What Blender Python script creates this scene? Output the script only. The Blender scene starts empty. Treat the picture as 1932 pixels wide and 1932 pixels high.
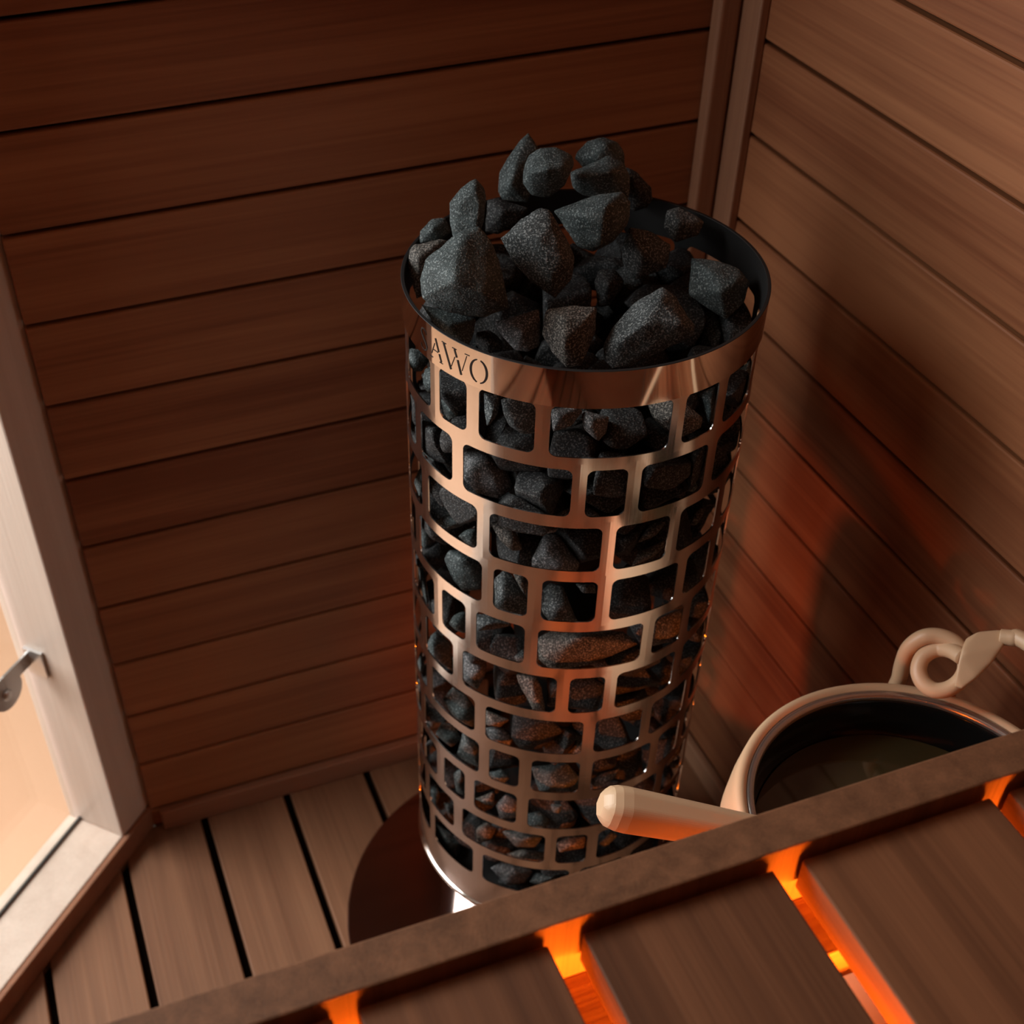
import bpy, bmesh, math, random
from mathutils import Vector, Matrix, noise

# ------------------------------------------------------------------ camera
sc = bpy.context.scene
col = sc.collection
cd = bpy.data.cameras.new('camera')
cam = bpy.data.objects.new('camera', cd)
col.objects.link(cam)
cd.sensor_width = 36.0
cd.lens = 45.13
cd.shift_x = 0.0721
cd.shift_y = 0.0734
cd.clip_start = 0.02
RIGHT = Vector((0.93967455, -0.34189078, -0.01106498))
UP = Vector((0.23842436, 0.63142009, 0.73787702))
BACK = Vector((-0.24528670, -0.69600242, 0.67484448))
cam.matrix_world = Matrix(((RIGHT.x, UP.x, BACK.x, 0.0), (RIGHT.y, UP.y, BACK.y, 0.0), (RIGHT.z, UP.z, BACK.z, 1.5), (0, 0, 0, 1)))
cd.dof.use_dof = True
cd.dof.focus_distance = 0.98
cd.dof.aperture_fstop = 8.0
sc.camera = cam

# ------------------------------------------------------------------ world, lights, exposure
w = bpy.data.worlds.new('world')
sc.world = w
w.use_nodes = True
w.node_tree.nodes['Background'].inputs[0].default_value = (0.9, 0.75, 0.6, 1)
w.node_tree.nodes['Background'].inputs[1].default_value = 0.12
sc.view_settings.view_transform = 'Standard'
sc.view_settings.look = 'None'
sc.view_settings.exposure = -0.2
sc.view_settings.gamma = 1.0
sc.view_settings.use_curve_mapping = False


def area(name, loc, target, sx, sy, power, color):
    d = bpy.data.lights.new(name, 'AREA')
    d.shape = 'RECTANGLE'
    d.size, d.size_y = sx, sy
    d.energy = power
    d.color = color
    o = bpy.data.objects.new(name, d)
    col.objects.link(o)
    o.location = loc
    o.rotation_euler = (Vector(target) - Vector(loc)).to_track_quat('-Z', 'Y').to_euler()
    return o


# daylight of the bright room beyond the glass door
area('daylight_beyond_door', (-1.15, 1.35, 1.10), (0.45, 0.75, 0.92), 1.1, 1.3, 34, (0.97, 0.97, 1.0))
area('stone_fill_beyond_door', (-0.98, 1.50, 1.90), (0.45, 0.88, 0.95), 0.8, 0.5, 30, (0.84, 0.93, 1.0))  # added cool light from above, brightens the tops of the stones
area('outer_floor_fill', (-1.1, 1.9, 2.3), (-0.8, 1.6, 0.0), 1.2, 1.2, 46, (1.0, 0.86, 0.74))  # unseen light added to brighten the floor beyond the glass
# soft warm fill light, added unseen under the sauna ceiling
area('ceiling_fill', (-0.25, 0.10, 2.05), (0.0, 0.25, 0.0), 0.4, 0.4, 0.7, (1.0, 0.64, 0.42))

# ------------------------------------------------------------------ helpers
HX, HY, ZT = 0.449905, 0.889906, 0.95903      # heater axis and the top of its cage
rnd = random.Random(5)


def tag(o, label=None, cat=None, group=None, kind=None):
    if label: o['label'] = label
    if cat: o['category'] = cat
    if group: o['group'] = group
    if kind: o['kind'] = kind
    return o


def empty(name, loc=(0, 0, 0)):
    o = bpy.data.objects.new(name, None)
    o.empty_display_size = 0.05
    col.objects.link(o)
    o.location = loc
    return o


class MB:
    """collects geometry in world coordinates; build() links it as one mesh object"""
    def __init__(self):
        self.v, self.f, self.t, self.m, self.s = [], [], [], [], []

    def add(self, verts, faces, tone=0.5, mat=0, smooth=False):
        b = len(self.v)
        self.v += [tuple(p) for p in verts]
        self.t += [tone] * len(verts)
        for f in faces:
            self.f.append(tuple(b + i for i in f))
            self.m.append(mat)
            self.s.append(smooth)

    def box(self, x0, x1, y0, y1, z0, z1, tone=0.5, mat=0):
        v = [(x, y, z) for x in (x0, x1) for y in (y0, y1) for z in (z0, z1)]
        self.add(v, [(0, 1, 3, 2), (4, 6, 7, 5), (0, 4, 5, 1), (2, 3, 7, 6), (0, 2, 6, 4), (1, 5, 7, 3)], tone, mat)

    def obox(self, o, a, b, c, tone=0.5, mat=0):
        """box from corner o with edge vectors a, b, c"""
        o, a, b, c = map(Vector, (o, a, b, c))
        v = [o + a * i + b * j + c * k for i in (0, 1) for j in (0, 1) for k in (0, 1)]
        self.add(v, [(0, 1, 3, 2), (4, 6, 7, 5), (0, 4, 5, 1), (2, 3, 7, 6), (0, 2, 6, 4), (1, 5, 7, 3)], tone, mat)

    def lathe(self, cx, cy, prof, n=64, mat=0, closed=False, smooth=True):
        b = []
        for (r, z) in prof:
            for k in range(n):
                a = 2 * math.pi * k / n
                b.append((cx + r * math.cos(a), cy + r * math.sin(a), z))
        fs = []
        m = len(prof)
        for i in range(m if closed else m - 1):
            i2 = (i + 1) % m
            for k in range(n):
                k2 = (k + 1) % n
                fs.append((i * n + k, i * n + k2, i2 * n + k2, i2 * n + k))
        self.add(b, fs, 0.5, mat, smooth)

    def disc(self, cx, cy, r, z, n=64, mat=0):
        self.add([(cx + r * math.cos(2 * math.pi * k / n), cy + r * math.sin(2 * math.pi * k / n), z) for k in range(n)], [tuple(range(n))], 0.5, mat)

    def tube(self, pts, rad, n=14, mat=0, caps=True):
        pts = [Vector(p) for p in pts]
        rr = rad if isinstance(rad, (list, tuple)) else [rad] * len(pts)
        vs, fs = [], []
        prev = None
        for i, p in enumerate(pts):
            t = (pts[min(i + 1, len(pts) - 1)] - pts[max(i - 1, 0)]).normalized()
            if prev is None:
                u = t.orthogonal().normalized()
            else:
                u = (prev - t * prev.dot(t)).normalized()
            prev = u
            w2 = t.cross(u)
            for k in range(n):
                a = 2 * math.pi * k / n
                vs.append(p + (u * math.cos(a) + w2 * math.sin(a)) * rr[i])
        for i in range(len(pts) - 1):
            for k in range(n):
                k2 = (k + 1) % n
                fs.append((i * n + k, i * n + k2, (i + 1) * n + k2, (i + 1) * n + k))
        if caps:
            fs.append(tuple(reversed(range(n))))
            fs.append(tuple((len(pts) - 1) * n + k for k in range(n)))
        self.add(vs, fs, 0.5, mat, True)

    def build(self, name, mats, parent=None, bevel=0.0, seg=2, recalc=False, cut=None):
        me = bpy.data.meshes.new(name)
        org = Vector((0, 0, 0))
        if parent is not None:
            p = parent
            while p is not None:
                org += p.location
                p = p.parent
        me.from_pydata([Vector(v) - org for v in self.v], [], self.f)
        mats = mats if isinstance(mats, (list, tuple)) else [mats]
        for m in mats:
            me.materials.append(m)
        me.polygons.foreach_set('material_index', self.m)
        me.polygons.foreach_set('use_smooth', self.s)
        at = me.attributes.new('tone', 'FLOAT', 'POINT')
        at.data.foreach_set('value', self.t)
        if recalc or cut:
            bm = bmesh.new()
            bm.from_mesh(me)
            if cut:
                for co, no in cut:
                    r = bmesh.ops.bisect_plane(bm, geom=bm.verts[:] + bm.edges[:] + bm.faces[:], plane_co=Vector(co) - org, plane_no=Vector(no), clear_outer=True)
                    ed = [e for e in r['geom_cut'] if isinstance(e, bmesh.types.BMEdge)]
                    bmesh.ops.edgeloop_fill(bm, edges=ed)
            bmesh.ops.recalc_face_normals(bm, faces=bm.faces[:])
            bm.to_mesh(me)
            bm.free()
        o = bpy.data.objects.new(name, me)
        col.objects.link(o)
        if parent is not None:
            o.parent = parent
        if bevel > 0:
            b = o.modifiers.new('bevel', 'BEVEL')
            b.width, b.segments, b.limit_method = bevel, seg, 'ANGLE'
        return o


def smooth_path(pts, n=8):
    """Catmull-Rom through the points"""
    P = [Vector(p) for p in pts]
    P = [P[0] * 2 - P[1]] + P + [P[-1] * 2 - P[-2]]
    out = []
    for i in range(1, len(P) - 2):
        a, b, c, d = P[i - 1], P[i], P[i + 1], P[i + 2]
        for k in range(n):
            t = k / n
            out.append(0.5 * ((2 * b) + (c - a) * t + (2 * a - 5 * b + 4 * c - d) * t * t + (3 * b - a - 3 * c + d) * t ** 3))
    out.append(P[-2])
    return out


# ------------------------------------------------------------------ materials
def new_mat(name):
    m = bpy.data.materials.new(name)
    m.use_nodes = True
    nt = m.node_tree
    return m, nt, nt.nodes['Principled BSDF']


def nd(nt, t, **kw):
    n = nt.nodes.new(t)
    for k, v in kw.items():
        setattr(n, k, v)
    return n


def wood(name, c_dark, c_light, axis='x', rough=0.55, stretch=26.0, contrast=1.0, spec=0.3, cross=False):
    m, nt, p = new_mat(name)
    L = nt.links.new
    tc = nd(nt, 'ShaderNodeTexCoord')
    at = nd(nt, 'ShaderNodeAttribute', attribute_name='tone')
    off = nd(nt, 'ShaderNodeVectorMath', operation='SCALE')
    cmb = nd(nt, 'ShaderNodeCombineXYZ')
    for k in range(3):
        L(at.outputs['Fac'], cmb.inputs[k])
    L(cmb.outputs[0], off.inputs[0]); off.inputs['Scale'].default_value = 37.0
    add = nd(nt, 'ShaderNodeVectorMath', operation='ADD')
    L(tc.outputs['Object'], add.inputs[0]); L(off.outputs[0], add.inputs[1])
    mp = nd(nt, 'ShaderNodeMapping')
    s = [stretch] * 3
    s['xyz'.index(axis)] = 1.1
    mp.inputs['Scale'].default_value = s
    L(add.outputs[0], mp.inputs['Vector'])
    n1 = nd(nt, 'ShaderNodeTexNoise')
    n1.inputs['Scale'].default_value = 1.0; n1.inputs['Detail'].default_value = 4.0; n1.inputs['Roughness'].default_value = 0.6; n1.inputs['Distortion'].default_value = 0.35
    L(mp.outputs[0], n1.inputs['Vector'])
    mp2 = nd(nt, 'ShaderNodeMapping')
    s2 = [stretch * 9] * 3
    s2['xyz'.index(axis)] = 3.0
    mp2.inputs['Scale'].default_value = s2
    L(add.outputs[0], mp2.inputs['Vector'])
    n2 = nd(nt, 'ShaderNodeTexNoise')
    n2.inputs['Scale'].default_value = 1.0; n2.inputs['Detail'].default_value = 2.0
    L(mp2.outputs[0], n2.inputs['Vector'])
    mix = nd(nt, 'ShaderNodeMath', operation='MULTIPLY_ADD')
    L(n2.outputs['Fac'], mix.inputs[0]); mix.inputs[1].default_value = 0.35; L(n1.outputs['Fac'], mix.inputs[2])
    mix2 = nd(nt, 'ShaderNodeMath', operation='MULTIPLY_ADD')
    L(at.outputs['Fac'], mix2.inputs[0]); mix2.inputs[1].default_value = 0.22; L(mix.outputs[0], mix2.inputs[2])
    rp = nd(nt, 'ShaderNodeValToRGB')
    h = 0.26 / contrast
    rp.color_ramp.elements[0].position = 0.78 - h
    rp.color_ramp.elements[1].position = 0.78 + h
    rp.color_ramp.elements[0].color = (*c_dark, 1)
    rp.color_ramp.elements[1].color = (*c_light, 1)
    L(mix2.outputs[0], rp.inputs['Fac'])
    L(rp.outputs['Color'], p.inputs['Base Color'])
    p.inputs['Roughness'].default_value = rough
    p.inputs['Specular IOR Level'].default_value = spec
    bp = nd(nt, 'ShaderNodeBump')
    bp.inputs['Strength'].default_value = 0.12; bp.inputs['Distance'].default_value = 0.002
    L(n2.outputs['Fac'], bp.inputs['Height'])
    L(bp.outputs[0], p.inputs['Normal'])
    return m


def plain(name, c, rough=0.5, metal=0.0, spec=0.5, coat=0.0):
    m, nt, p = new_mat(name)
    p.inputs['Base Color'].default_value = (*c, 1)
    p.inputs['Roughness'].default_value = rough
    p.inputs['Metallic'].default_value = metal
    p.inputs['Specular IOR Level'].default_value = spec
    p.inputs['Coat Weight'].default_value = coat
    return m


def rock_mat(name, c1, c2, speck, sp_amt=0.62):
    m, nt, p = new_mat(name)
    L = nt.links.new
    tc = nd(nt, 'ShaderNodeTexCoord')
    n0 = nd(nt, 'ShaderNodeTexNoise'); n0.inputs['Scale'].default_value = 38; n0.inputs['Detail'].default_value = 5
    n1 = nd(nt, 'ShaderNodeTexNoise'); n1.inputs['Scale'].default_value = 640; n1.inputs['Detail'].default_value = 3
    n2 = nd(nt, 'ShaderNodeTexNoise'); n2.inputs['Scale'].default_value = 1250; n2.inputs['Detail'].default_value = 2
    for n in (n0, n1, n2):
        L(tc.outputs['Object'], n.inputs['Vector'])
    r0 = nd(nt, 'ShaderNodeValToRGB')
    r0.color_ramp.elements[0].position = 0.35; r0.color_ramp.elements[1].position = 0.7
    r0.color_ramp.elements[0].color = (*c1, 1); r0.color_ramp.elements[1].color = (*c2, 1)
    L(n0.outputs['Fac'], r0.inputs['Fac'])
    r1 = nd(nt, 'ShaderNodeValToRGB')
    r1.color_ramp.elements[0].position = sp_amt - 0.09; r1.color_ramp.elements[1].position = sp_amt + 0.05
    r1.color_ramp.elements[0].color = (0, 0, 0, 1); r1.color_ramp.elements[1].color = (1, 1, 1, 1)
    L(n1.outputs['Fac'], r1.inputs['Fac'])
    mx = nd(nt, 'ShaderNodeMix', data_type='RGBA')
    L(r1.outputs['Color'], mx.inputs['Factor'])
    L(r0.outputs['Color'], mx.inputs['A'])
    mx.inputs['B'].default_value = (*speck, 1)
    r2 = nd(nt, 'ShaderNodeValToRGB')
    r2.color_ramp.elements[0].position = 0.36; r2.color_ramp.elements[1].position = 0.55
    r2.color_ramp.elements[0].color = (0.25, 0.25, 0.25, 1); r2.color_ramp.elements[1].color = (1, 1, 1, 1)
    L(n2.outputs['Fac'], r2.inputs['Fac'])
    mu = nd(nt, 'ShaderNodeMix', data_type='RGBA', blend_type='MULTIPLY')
    mu.inputs['Factor'].default_value = 0.85
    L(mx.outputs['Result'], mu.inputs['A']); L(r2.outputs['Color'], mu.inputs['B'])
    L(mu.outputs['Result'], p.inputs['Base Color'])
    p.inputs['Roughness'].default_value = 0.72
    p.inputs['Specular IOR Level'].default_value = 0.35
    ad = nd(nt, 'ShaderNodeMath', operation='MULTIPLY_ADD')
    L(n0.outputs['Fac'], ad.inputs[0]); ad.inputs[1].default_value = 2.0; L(n1.outputs['Fac'], ad.inputs[2])
    bp = nd(nt, 'ShaderNodeBump'); bp.inputs['Strength'].default_value = 0.55; bp.inputs['Distance'].default_value = 0.0016
    L(ad.outputs[0], bp.inputs['Height']); L(bp.outputs[0], p.inputs['Normal'])
    return m


def steel(name, c, rough, streak=0.06):
    m, nt, p = new_mat(name)
    L = nt.links.new
    p.inputs['Base Color'].default_value = (*c, 1)
    p.inputs['Metallic'].default_value = 1.0
    tc = nd(nt, 'ShaderNodeTexCoord')
    mp = nd(nt, 'ShaderNodeMapping'); mp.inputs['Scale'].default_value = (900, 900, 6)
    L(tc.outputs['Object'], mp.inputs['Vector'])
    n = nd(nt, 'ShaderNodeTexNoise'); n.inputs['Scale'].default_value = 1.0
    L(mp.outputs[0], n.inputs['Vector'])
    mr = nd(nt, 'ShaderNodeMapRange')
    mr.inputs['To Min'].default_value = max(0.02, rough - streak); mr.inputs['To Max'].default_value = rough + streak
    L(n.outputs['Fac'], mr.inputs['Value'])
    L(mr.outputs[0], p.inputs['Roughness'])
    return m


def glass_mat(name):
    m, nt, p = new_mat(name)
    L = nt.links.new
    nt.nodes.remove(p)
    out = nt.nodes['Material Output']
    tr = nd(nt, 'ShaderNodeBsdfTransparent'); tr.inputs[0].default_value = (0.94, 0.95, 0.93, 1)
    gl = nd(nt, 'ShaderNodeBsdfGlossy'); gl.inputs['Roughness'].default_value = 0.01
    lw = nd(nt, 'ShaderNodeLayerWeight'); lw.inputs['Blend'].default_value = 0.5
    pw = nd(nt, 'ShaderNodeMath', operation='POWER'); pw.inputs[1].default_value = 5.0
    L(lw.outputs['Facing'], pw.inputs[0])
    fr = nd(nt, 'ShaderNodeMath', operation='MULTIPLY_ADD'); fr.inputs[1].default_value = 0.8; fr.inputs[2].default_value = 0.04
    L(pw.outputs[0], fr.inputs[0])
    mx = nd(nt, 'ShaderNodeMixShader')
    L(fr.outputs[0], mx.inputs[0]); L(tr.outputs[0], mx.inputs[1]); L(gl.outputs[0], mx.inputs[2])
    L(mx.outputs[0], out.inputs['Surface'])
    return m


def emit(name, c, s):
    m, nt, p = new_mat(name)
    p.inputs['Base Color'].default_value = (*c, 1)
    p.inputs['Emission Color'].default_value = (*c, 1)
    p.inputs['Emission Strength'].default_value = s
    return m


M = {
    'wall_x': wood('wall_wood_along_x', (0.165, 0.050, 0.019), (0.32, 0.124, 0.053), 'x', contrast=1.15),
    'wall_y': wood('wall_wood_along_y', (0.165, 0.050, 0.019), (0.32, 0.124, 0.053), 'y', contrast=1.15),
    'trim_z': wood('trim_wood_along_z', (0.20, 0.09, 0.05), (0.31, 0.15, 0.085), 'z'),
    'base_x': wood('baseboard_wood_along_x', (0.22, 0.09, 0.05), (0.32, 0.14, 0.075), 'x'),
    'base_y': wood('baseboard_wood_along_y', (0.24, 0.115, 0.065), (0.36, 0.18, 0.10), 'y'),
    'floor': wood('floor_wood', (0.13, 0.053, 0.025), (0.25, 0.114, 0.058), 'y', contrast=0.9),
    'bench': wood('bench_slat_wood', (0.085, 0.031, 0.013), (0.185, 0.074, 0.033), 'y', rough=0.6, stretch=34, contrast=1.15),
    'rail': wood('bench_rail_wood', (0.10, 0.042, 0.019), (0.185, 0.080, 0.038), 'z', rough=0.65, stretch=75, contrast=1.3),
    'bearer': wood('bench_bearer_wood', (0.13, 0.055, 0.025), (0.22, 0.10, 0.05), 'x'),
    'frame': wood('pale_frame_wood', (0.58, 0.45, 0.37), (0.70, 0.57, 0.48), 'z', rough=0.4, spec=0.4),
    'gap': plain('dark_gap', (0.012, 0.006, 0.004), 0.9, spec=0.1),
    'steel': steel('brushed_steel', (0.80, 0.77, 0.755), 0.17),
    'mirror': steel('polished_steel', (0.90, 0.87, 0.85), 0.06, 0.02),
    'shade_black': plain('shade_black_steel', (0.012, 0.011, 0.011), 0.6, 0.3),  # colour holds the shade inside the cage; also used for dark metal parts
    'core': plain('black_core', (0.006, 0.006, 0.006), 0.8, 0.0, 0.2),
    'ink': plain('lettering_black', (0.012, 0.006, 0.004), 0.8, 0.0, 0.2),
    'plate': plain('dark_floor_plate', (0.38, 0.28, 0.26), 0.12, 1.0),
    'pine': plain('pale_bucket_wood', (0.56, 0.36, 0.22), 0.42),
    'ladle': plain('pale_ladle_wood', (0.60, 0.40, 0.25), 0.42),
    'liner': plain('black_liner', (0.004, 0.004, 0.004), 0.14, 0.0, 0.25),
    'ring': plain('grey_liner_rim', (0.42, 0.36, 0.33), 0.25, 0.9),
    'water': plain('dark_water', (0.035, 0.024, 0.010), 0.04),
    'hinge': plain('satin_hinge_metal', (0.55, 0.54, 0.53), 0.3, 0.85),
    'rubber': plain('dark_gasket', (0.05, 0.045, 0.04), 0.6),
    'glass': glass_mat('door_glass'),
    'outer': plain('peach_outer_floor', (0.66, 0.385, 0.24), 0.5),
    'outer_wall': plain('pale_outer_wall', (0.80, 0.62, 0.48), 0.7),
    'lamp_glow': emit('orange_lamp_glow', (1.0, 0.30, 0.03), 3.0),
}
ROCK = [
    rock_mat('granite_dark', (0.018, 0.021, 0.022), (0.062, 0.070, 0.072), (0.26, 0.27, 0.27), 0.60),
    rock_mat('granite_green', (0.022, 0.030, 0.031), (0.075, 0.094, 0.096), (0.24, 0.27, 0.27), 0.62),
    rock_mat('granite_brown', (0.028, 0.024, 0.021), (0.085, 0.076, 0.068), (0.30, 0.27, 0.24), 0.58),
    rock_mat('granite_pale', (0.045, 0.048, 0.05), (0.12, 0.12, 0.125), (0.35, 0.34, 0.35), 0.60),
    rock_mat('granite_shaded', (0.005, 0.005, 0.006), (0.016, 0.017, 0.018), (0.11, 0.11, 0.11), 0.60),  # near-black colour stands in for the shade deep between stones
]

# ------------------------------------------------------------------ setting
LED_W, SPOT_W = 21.0, 27.0                          # lamps built into the bench
YB, XR, YF, XL, ZC = 1.212, 0.775, -0.55, -0.72, 2.1
PITCH, G0 = 0.0983, 1.1168 - 0.0983 * 12          # board pitch and the first groove's height
GAP = 0.0045


def boards(axis, a0, a1, face, thick, z0, z1):
    """horizontal boards with real grooves; face = the wall's visible plane"""
    mb = MB()
    k = int((z0 - G0) // PITCH)
    while G0 + k * PITCH < z1:
        lo, hi = max(z0, G0 + k * PITCH + GAP / 2), min(z1, G0 + (k + 1) * PITCH - GAP / 2)
        if hi - lo > 0.004:
            t = rnd.random()
            f0, f1 = sorted((face, face + thick))
            if axis == 'x':
                mb.box(a0, a1, f0, f1, lo, hi, t)
            else:
                mb.box(f0, f1, a0, a1, lo, hi, t)
        k += 1
    f0, f1 = sorted((face + thick, face + thick * 2.2))
    if axis == 'x':
        mb.box(a0, a1, f0, f1, z0 - 0.07, z1, 0.5, 1)
    else:
        mb.box(f0, f1, a0, a1, z0 - 0.07, z1, 0.5, 1)
    return mb


o = boards('x', -0.012, XR + 0.03, YB, 0.013, 0, ZC).build('wall_back', [M['wall_x'], M['gap']], bevel=0.0022); tag(o, kind='structure')
o = boards('y', YF, YB, XR, 0.013, 0, ZC).build('wall_right', [M['wall_y'], M['gap']], bevel=0.0022); tag(o, kind='structure')
o = boards('x', XL, XR, YF, -0.013, 0, ZC).build('wall_front', [M['wall_x'], M['gap']], bevel=0.0022); tag(o, kind='structure')
o = boards('y', YF, 0.50, XL, -0.013, 0, ZC).build('wall_left', [M['wall_y'], M['gap']], bevel=0.0022); tag(o, kind='structure')

# ceiling, cut along the diagonal door wall
mb = MB(); mb.box(XL - 0.02, XR + 0.02, YF - 0.02, YB + 0.02, ZC, ZC + 0.03)
tag(mb.build('ceiling', M['wall_x'], cut=[((-0.012, 1.212, 0), (-1, 1, 0))]), kind='structure')

# floor of boards running towards the back wall
mb = MB()
g = 0.0578 - 0.1234 * 8
while g < XR:
    x0, x1 = max(XL, g + 0.0055), min(XR, g + 0.1234 - 0.0055)
    if x1 - x0 > 0.01:
        mb.box(x0, x1, YF, YB, -0.022, 0.0, rnd.random())
    g += 0.1234
mb.box(XL - 0.013, XR + 0.013, YF - 0.013, YB + 0.013, -0.06, -0.024, 0.5, 1)
tag(mb.build('floor', [M['floor'], M['gap']], bevel=0.002, cut=[((-0.024, 1.224, 0), (-1, 1, 0))]), kind='structure')

mb = MB(); mb.box(0.0, XR - 0.012, YB - 0.013, YB, 0, 0.0375, 0.3)
tag(mb.build('baseboard_back', M['base_x'], bevel=0.002), kind='structure')
mb = MB(); mb.box(XR - 0.013, XR, YF, YB, 0, 0.0375, 0.6)
tag(mb.build('baseboard_right', M['base_y'], bevel=0.003), kind='structure')
mb = MB(); mb.box(0.7375, 0.7625, YB - 0.019, YB, 0.0375, ZC, 0.35)
tag(mb.build('trim_1', M['trim_z'], bevel=0.004, seg=3), kind='structure')
mb = MB(); mb.box(0.7640, XR, YB - 0.052, YB, 0.0375, ZC, 0.6)
tag(mb.build('trim_2', M['trim_z'], bevel=0.002), kind='structure')

# diagonal door wall: u runs along it away from the back wall, n points outwards
U = Vector((-1, -1, 0)).normalized(); N = Vector((-1, 1, 0)).normalized(); K = Vector((0, 0, 1))
P0 = Vector((-0.012, 1.212, 0)) + N * 0.0085       # where the frame's room face meets the back wall
LEN = 0.955
door = empty('door_1', P0); tag(door, kind='structure')
mb = MB(); mb.obox(P0 - U * 0.010, U * 0.065, N * 0.092, K * ZC, 0.35)
mb.build('door_post', M['frame'], door, bevel=0.0025)
mb = MB(); mb.obox(P0 + U * (LEN - 0.055), U * 0.055, N * 0.092, K * ZC, 0.6)
mb.build('door_post', M['frame'], door, bevel=0.0025)
mb = MB(); mb.obox(P0 + U * 0.055 - K * 0.06, U * (LEN - 0.11), N * 0.092, K * 0.099, 0.7)
mb.build('door_sill', M['frame'], door, bevel=0.0025)
mb = MB(); mb.obox(P0 + U * 0.055 + K * (ZC - 0.06), U * (LEN - 0.11), N * 0.092, K * 0.06, 0.7)
mb.build('door_head', M['frame'], door, bevel=0.0025)
mb = MB(); mb.obox(P0 + U * 0.061 + N * 0.0735 + K * 0.043, U * (LEN - 0.122), N * 0.007, K * (ZC - 0.109), 0.5)
mb.build('glass_pane', M['glass'], door)
mb = MB(); mb.obox(P0 + U * 0.055 + N * 0.0705 + K * 0.039, U * (LEN - 0.11), N * 0.003, K * 0.005, 0.5)
mb.build('glass_seal', M['rubber'], door)
# round glass hinge on the post side
hg = Vector((-0.1420, 1.1960, 0.362))
hb = MB()
vs, n = [], 28
for d in (-0.003, 0.0):
    for k in range(n):
        a = 2 * math.pi * k / n
        vs.append(P0 + U * 0.105 + N * (0.070 + d) + K * 0.352 + U * 0.026 * math.cos(a) + K * 0.026 * math.sin(a))
hb.add(vs, [tuple(range(n)), tuple(range(2 * n - 1, n - 1, -1))] + [(k, n + k, n + (k + 1) % n, (k + 1) % n) for k in range(n)], 0.5, 0)
hb.obox(P0 + U * 0.056 + N * 0.0665 + K * 0.357, U * 0.05, N * 0.0035, K * 0.021)
hinge = hb.build('door_hinge', M['hinge'], door, recalc=True, bevel=0.0008); hinge['label'] = 'satin metal round hinge'
mb = MB(); mb.obox(P0 + U * 0.0552 + N * 0.045 + K * 0.342, U * 0.0045, N * 0.028, K * 0.042)
mb.build('hinge_plate', M['hinge'], hinge)
mb = MB(); mb.tube([P0 + U * 0.108 + N * 0.067 + K * 0.35, P0 + U * 0.108 + N * 0.0645 + K * 0.35], 0.0075, 18)
mb.build('hinge_screw', M['hinge'], hinge)
mb = MB(); mb.obox(P0 - N * 0.0085 - U * 0.012, U * LEN, N * 0.0085, K * 0.0375, 0.4)
tag(mb.build('baseboard_left', M['base_x'], bevel=0.002), kind='structure')

# beyond the glass
mb = MB(); mb.box(-4.0, 0.6, -1.2, 4.2, -0.10, -0.062)
tag(mb.build('floor_outside', M['outer'], cut=[((P0 + N * 0.092)[:], (1, -1, 0))]), kind='structure')
mb = MB(); mb.obox(P0 + N * 2.6 - U * 2.0 - K * 0.06, U * 5.0, N * 0.05, K * 3.6)
tag(mb.build('wall_outside', M['outer_wall']), kind='structure')

# ------------------------------------------------------------------ the tower heater
heater = empty('sauna_heater', (HX, HY, 0.006))
tag(heater, 'tall round steel tower heater with brick-pattern openings, standing in the corner, filled with stones', 'sauna heater')
R = 0.155
ROWS = [
    [(171.8, 191.9), (196.8, 208.9), (213.5, 232.0), (236.5, 273.3), (278.0, 291.2), (295.5, 314.4)],
    [(165.0, 180.0), (184.5, 202.8), (207.5, 244.2), (248.7, 261.2), (265.6, 290.6), (295.0, 320.0)],
    [(161.0, 184.4), (189.0, 213.4), (218.1, 255.0), (259.4, 278.2), (282.4, 302.0)],
    [(160.0, 176.6), (181.2, 215.6), (220.0, 232.3), (237.0, 255.2), (259.9, 284.8), (288.9, 302.2)],
]


def full_row(h):
    """continue a row's measured openings round the unseen back"""
    start, end = h[-1][1] + 4.6, h[0][0] + 360 - 4.6
    ws = [18.5, 36.8, 12.3, 25.0, 18.5, 36.8, 12.3]
    tot = sum(ws) + 4.6 * (len(ws) - 1)
    k = (end - start) / tot
    out, a = list(h), start
    for x in ws:
        out.append((a, a + x * k)); a += (x + 4.6) * k
    return out


def cp(th, z, r):
    a = math.radians(th)
    return (HX + r * math.cos(a), HY + r * math.sin(a), ZT + z)


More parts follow.
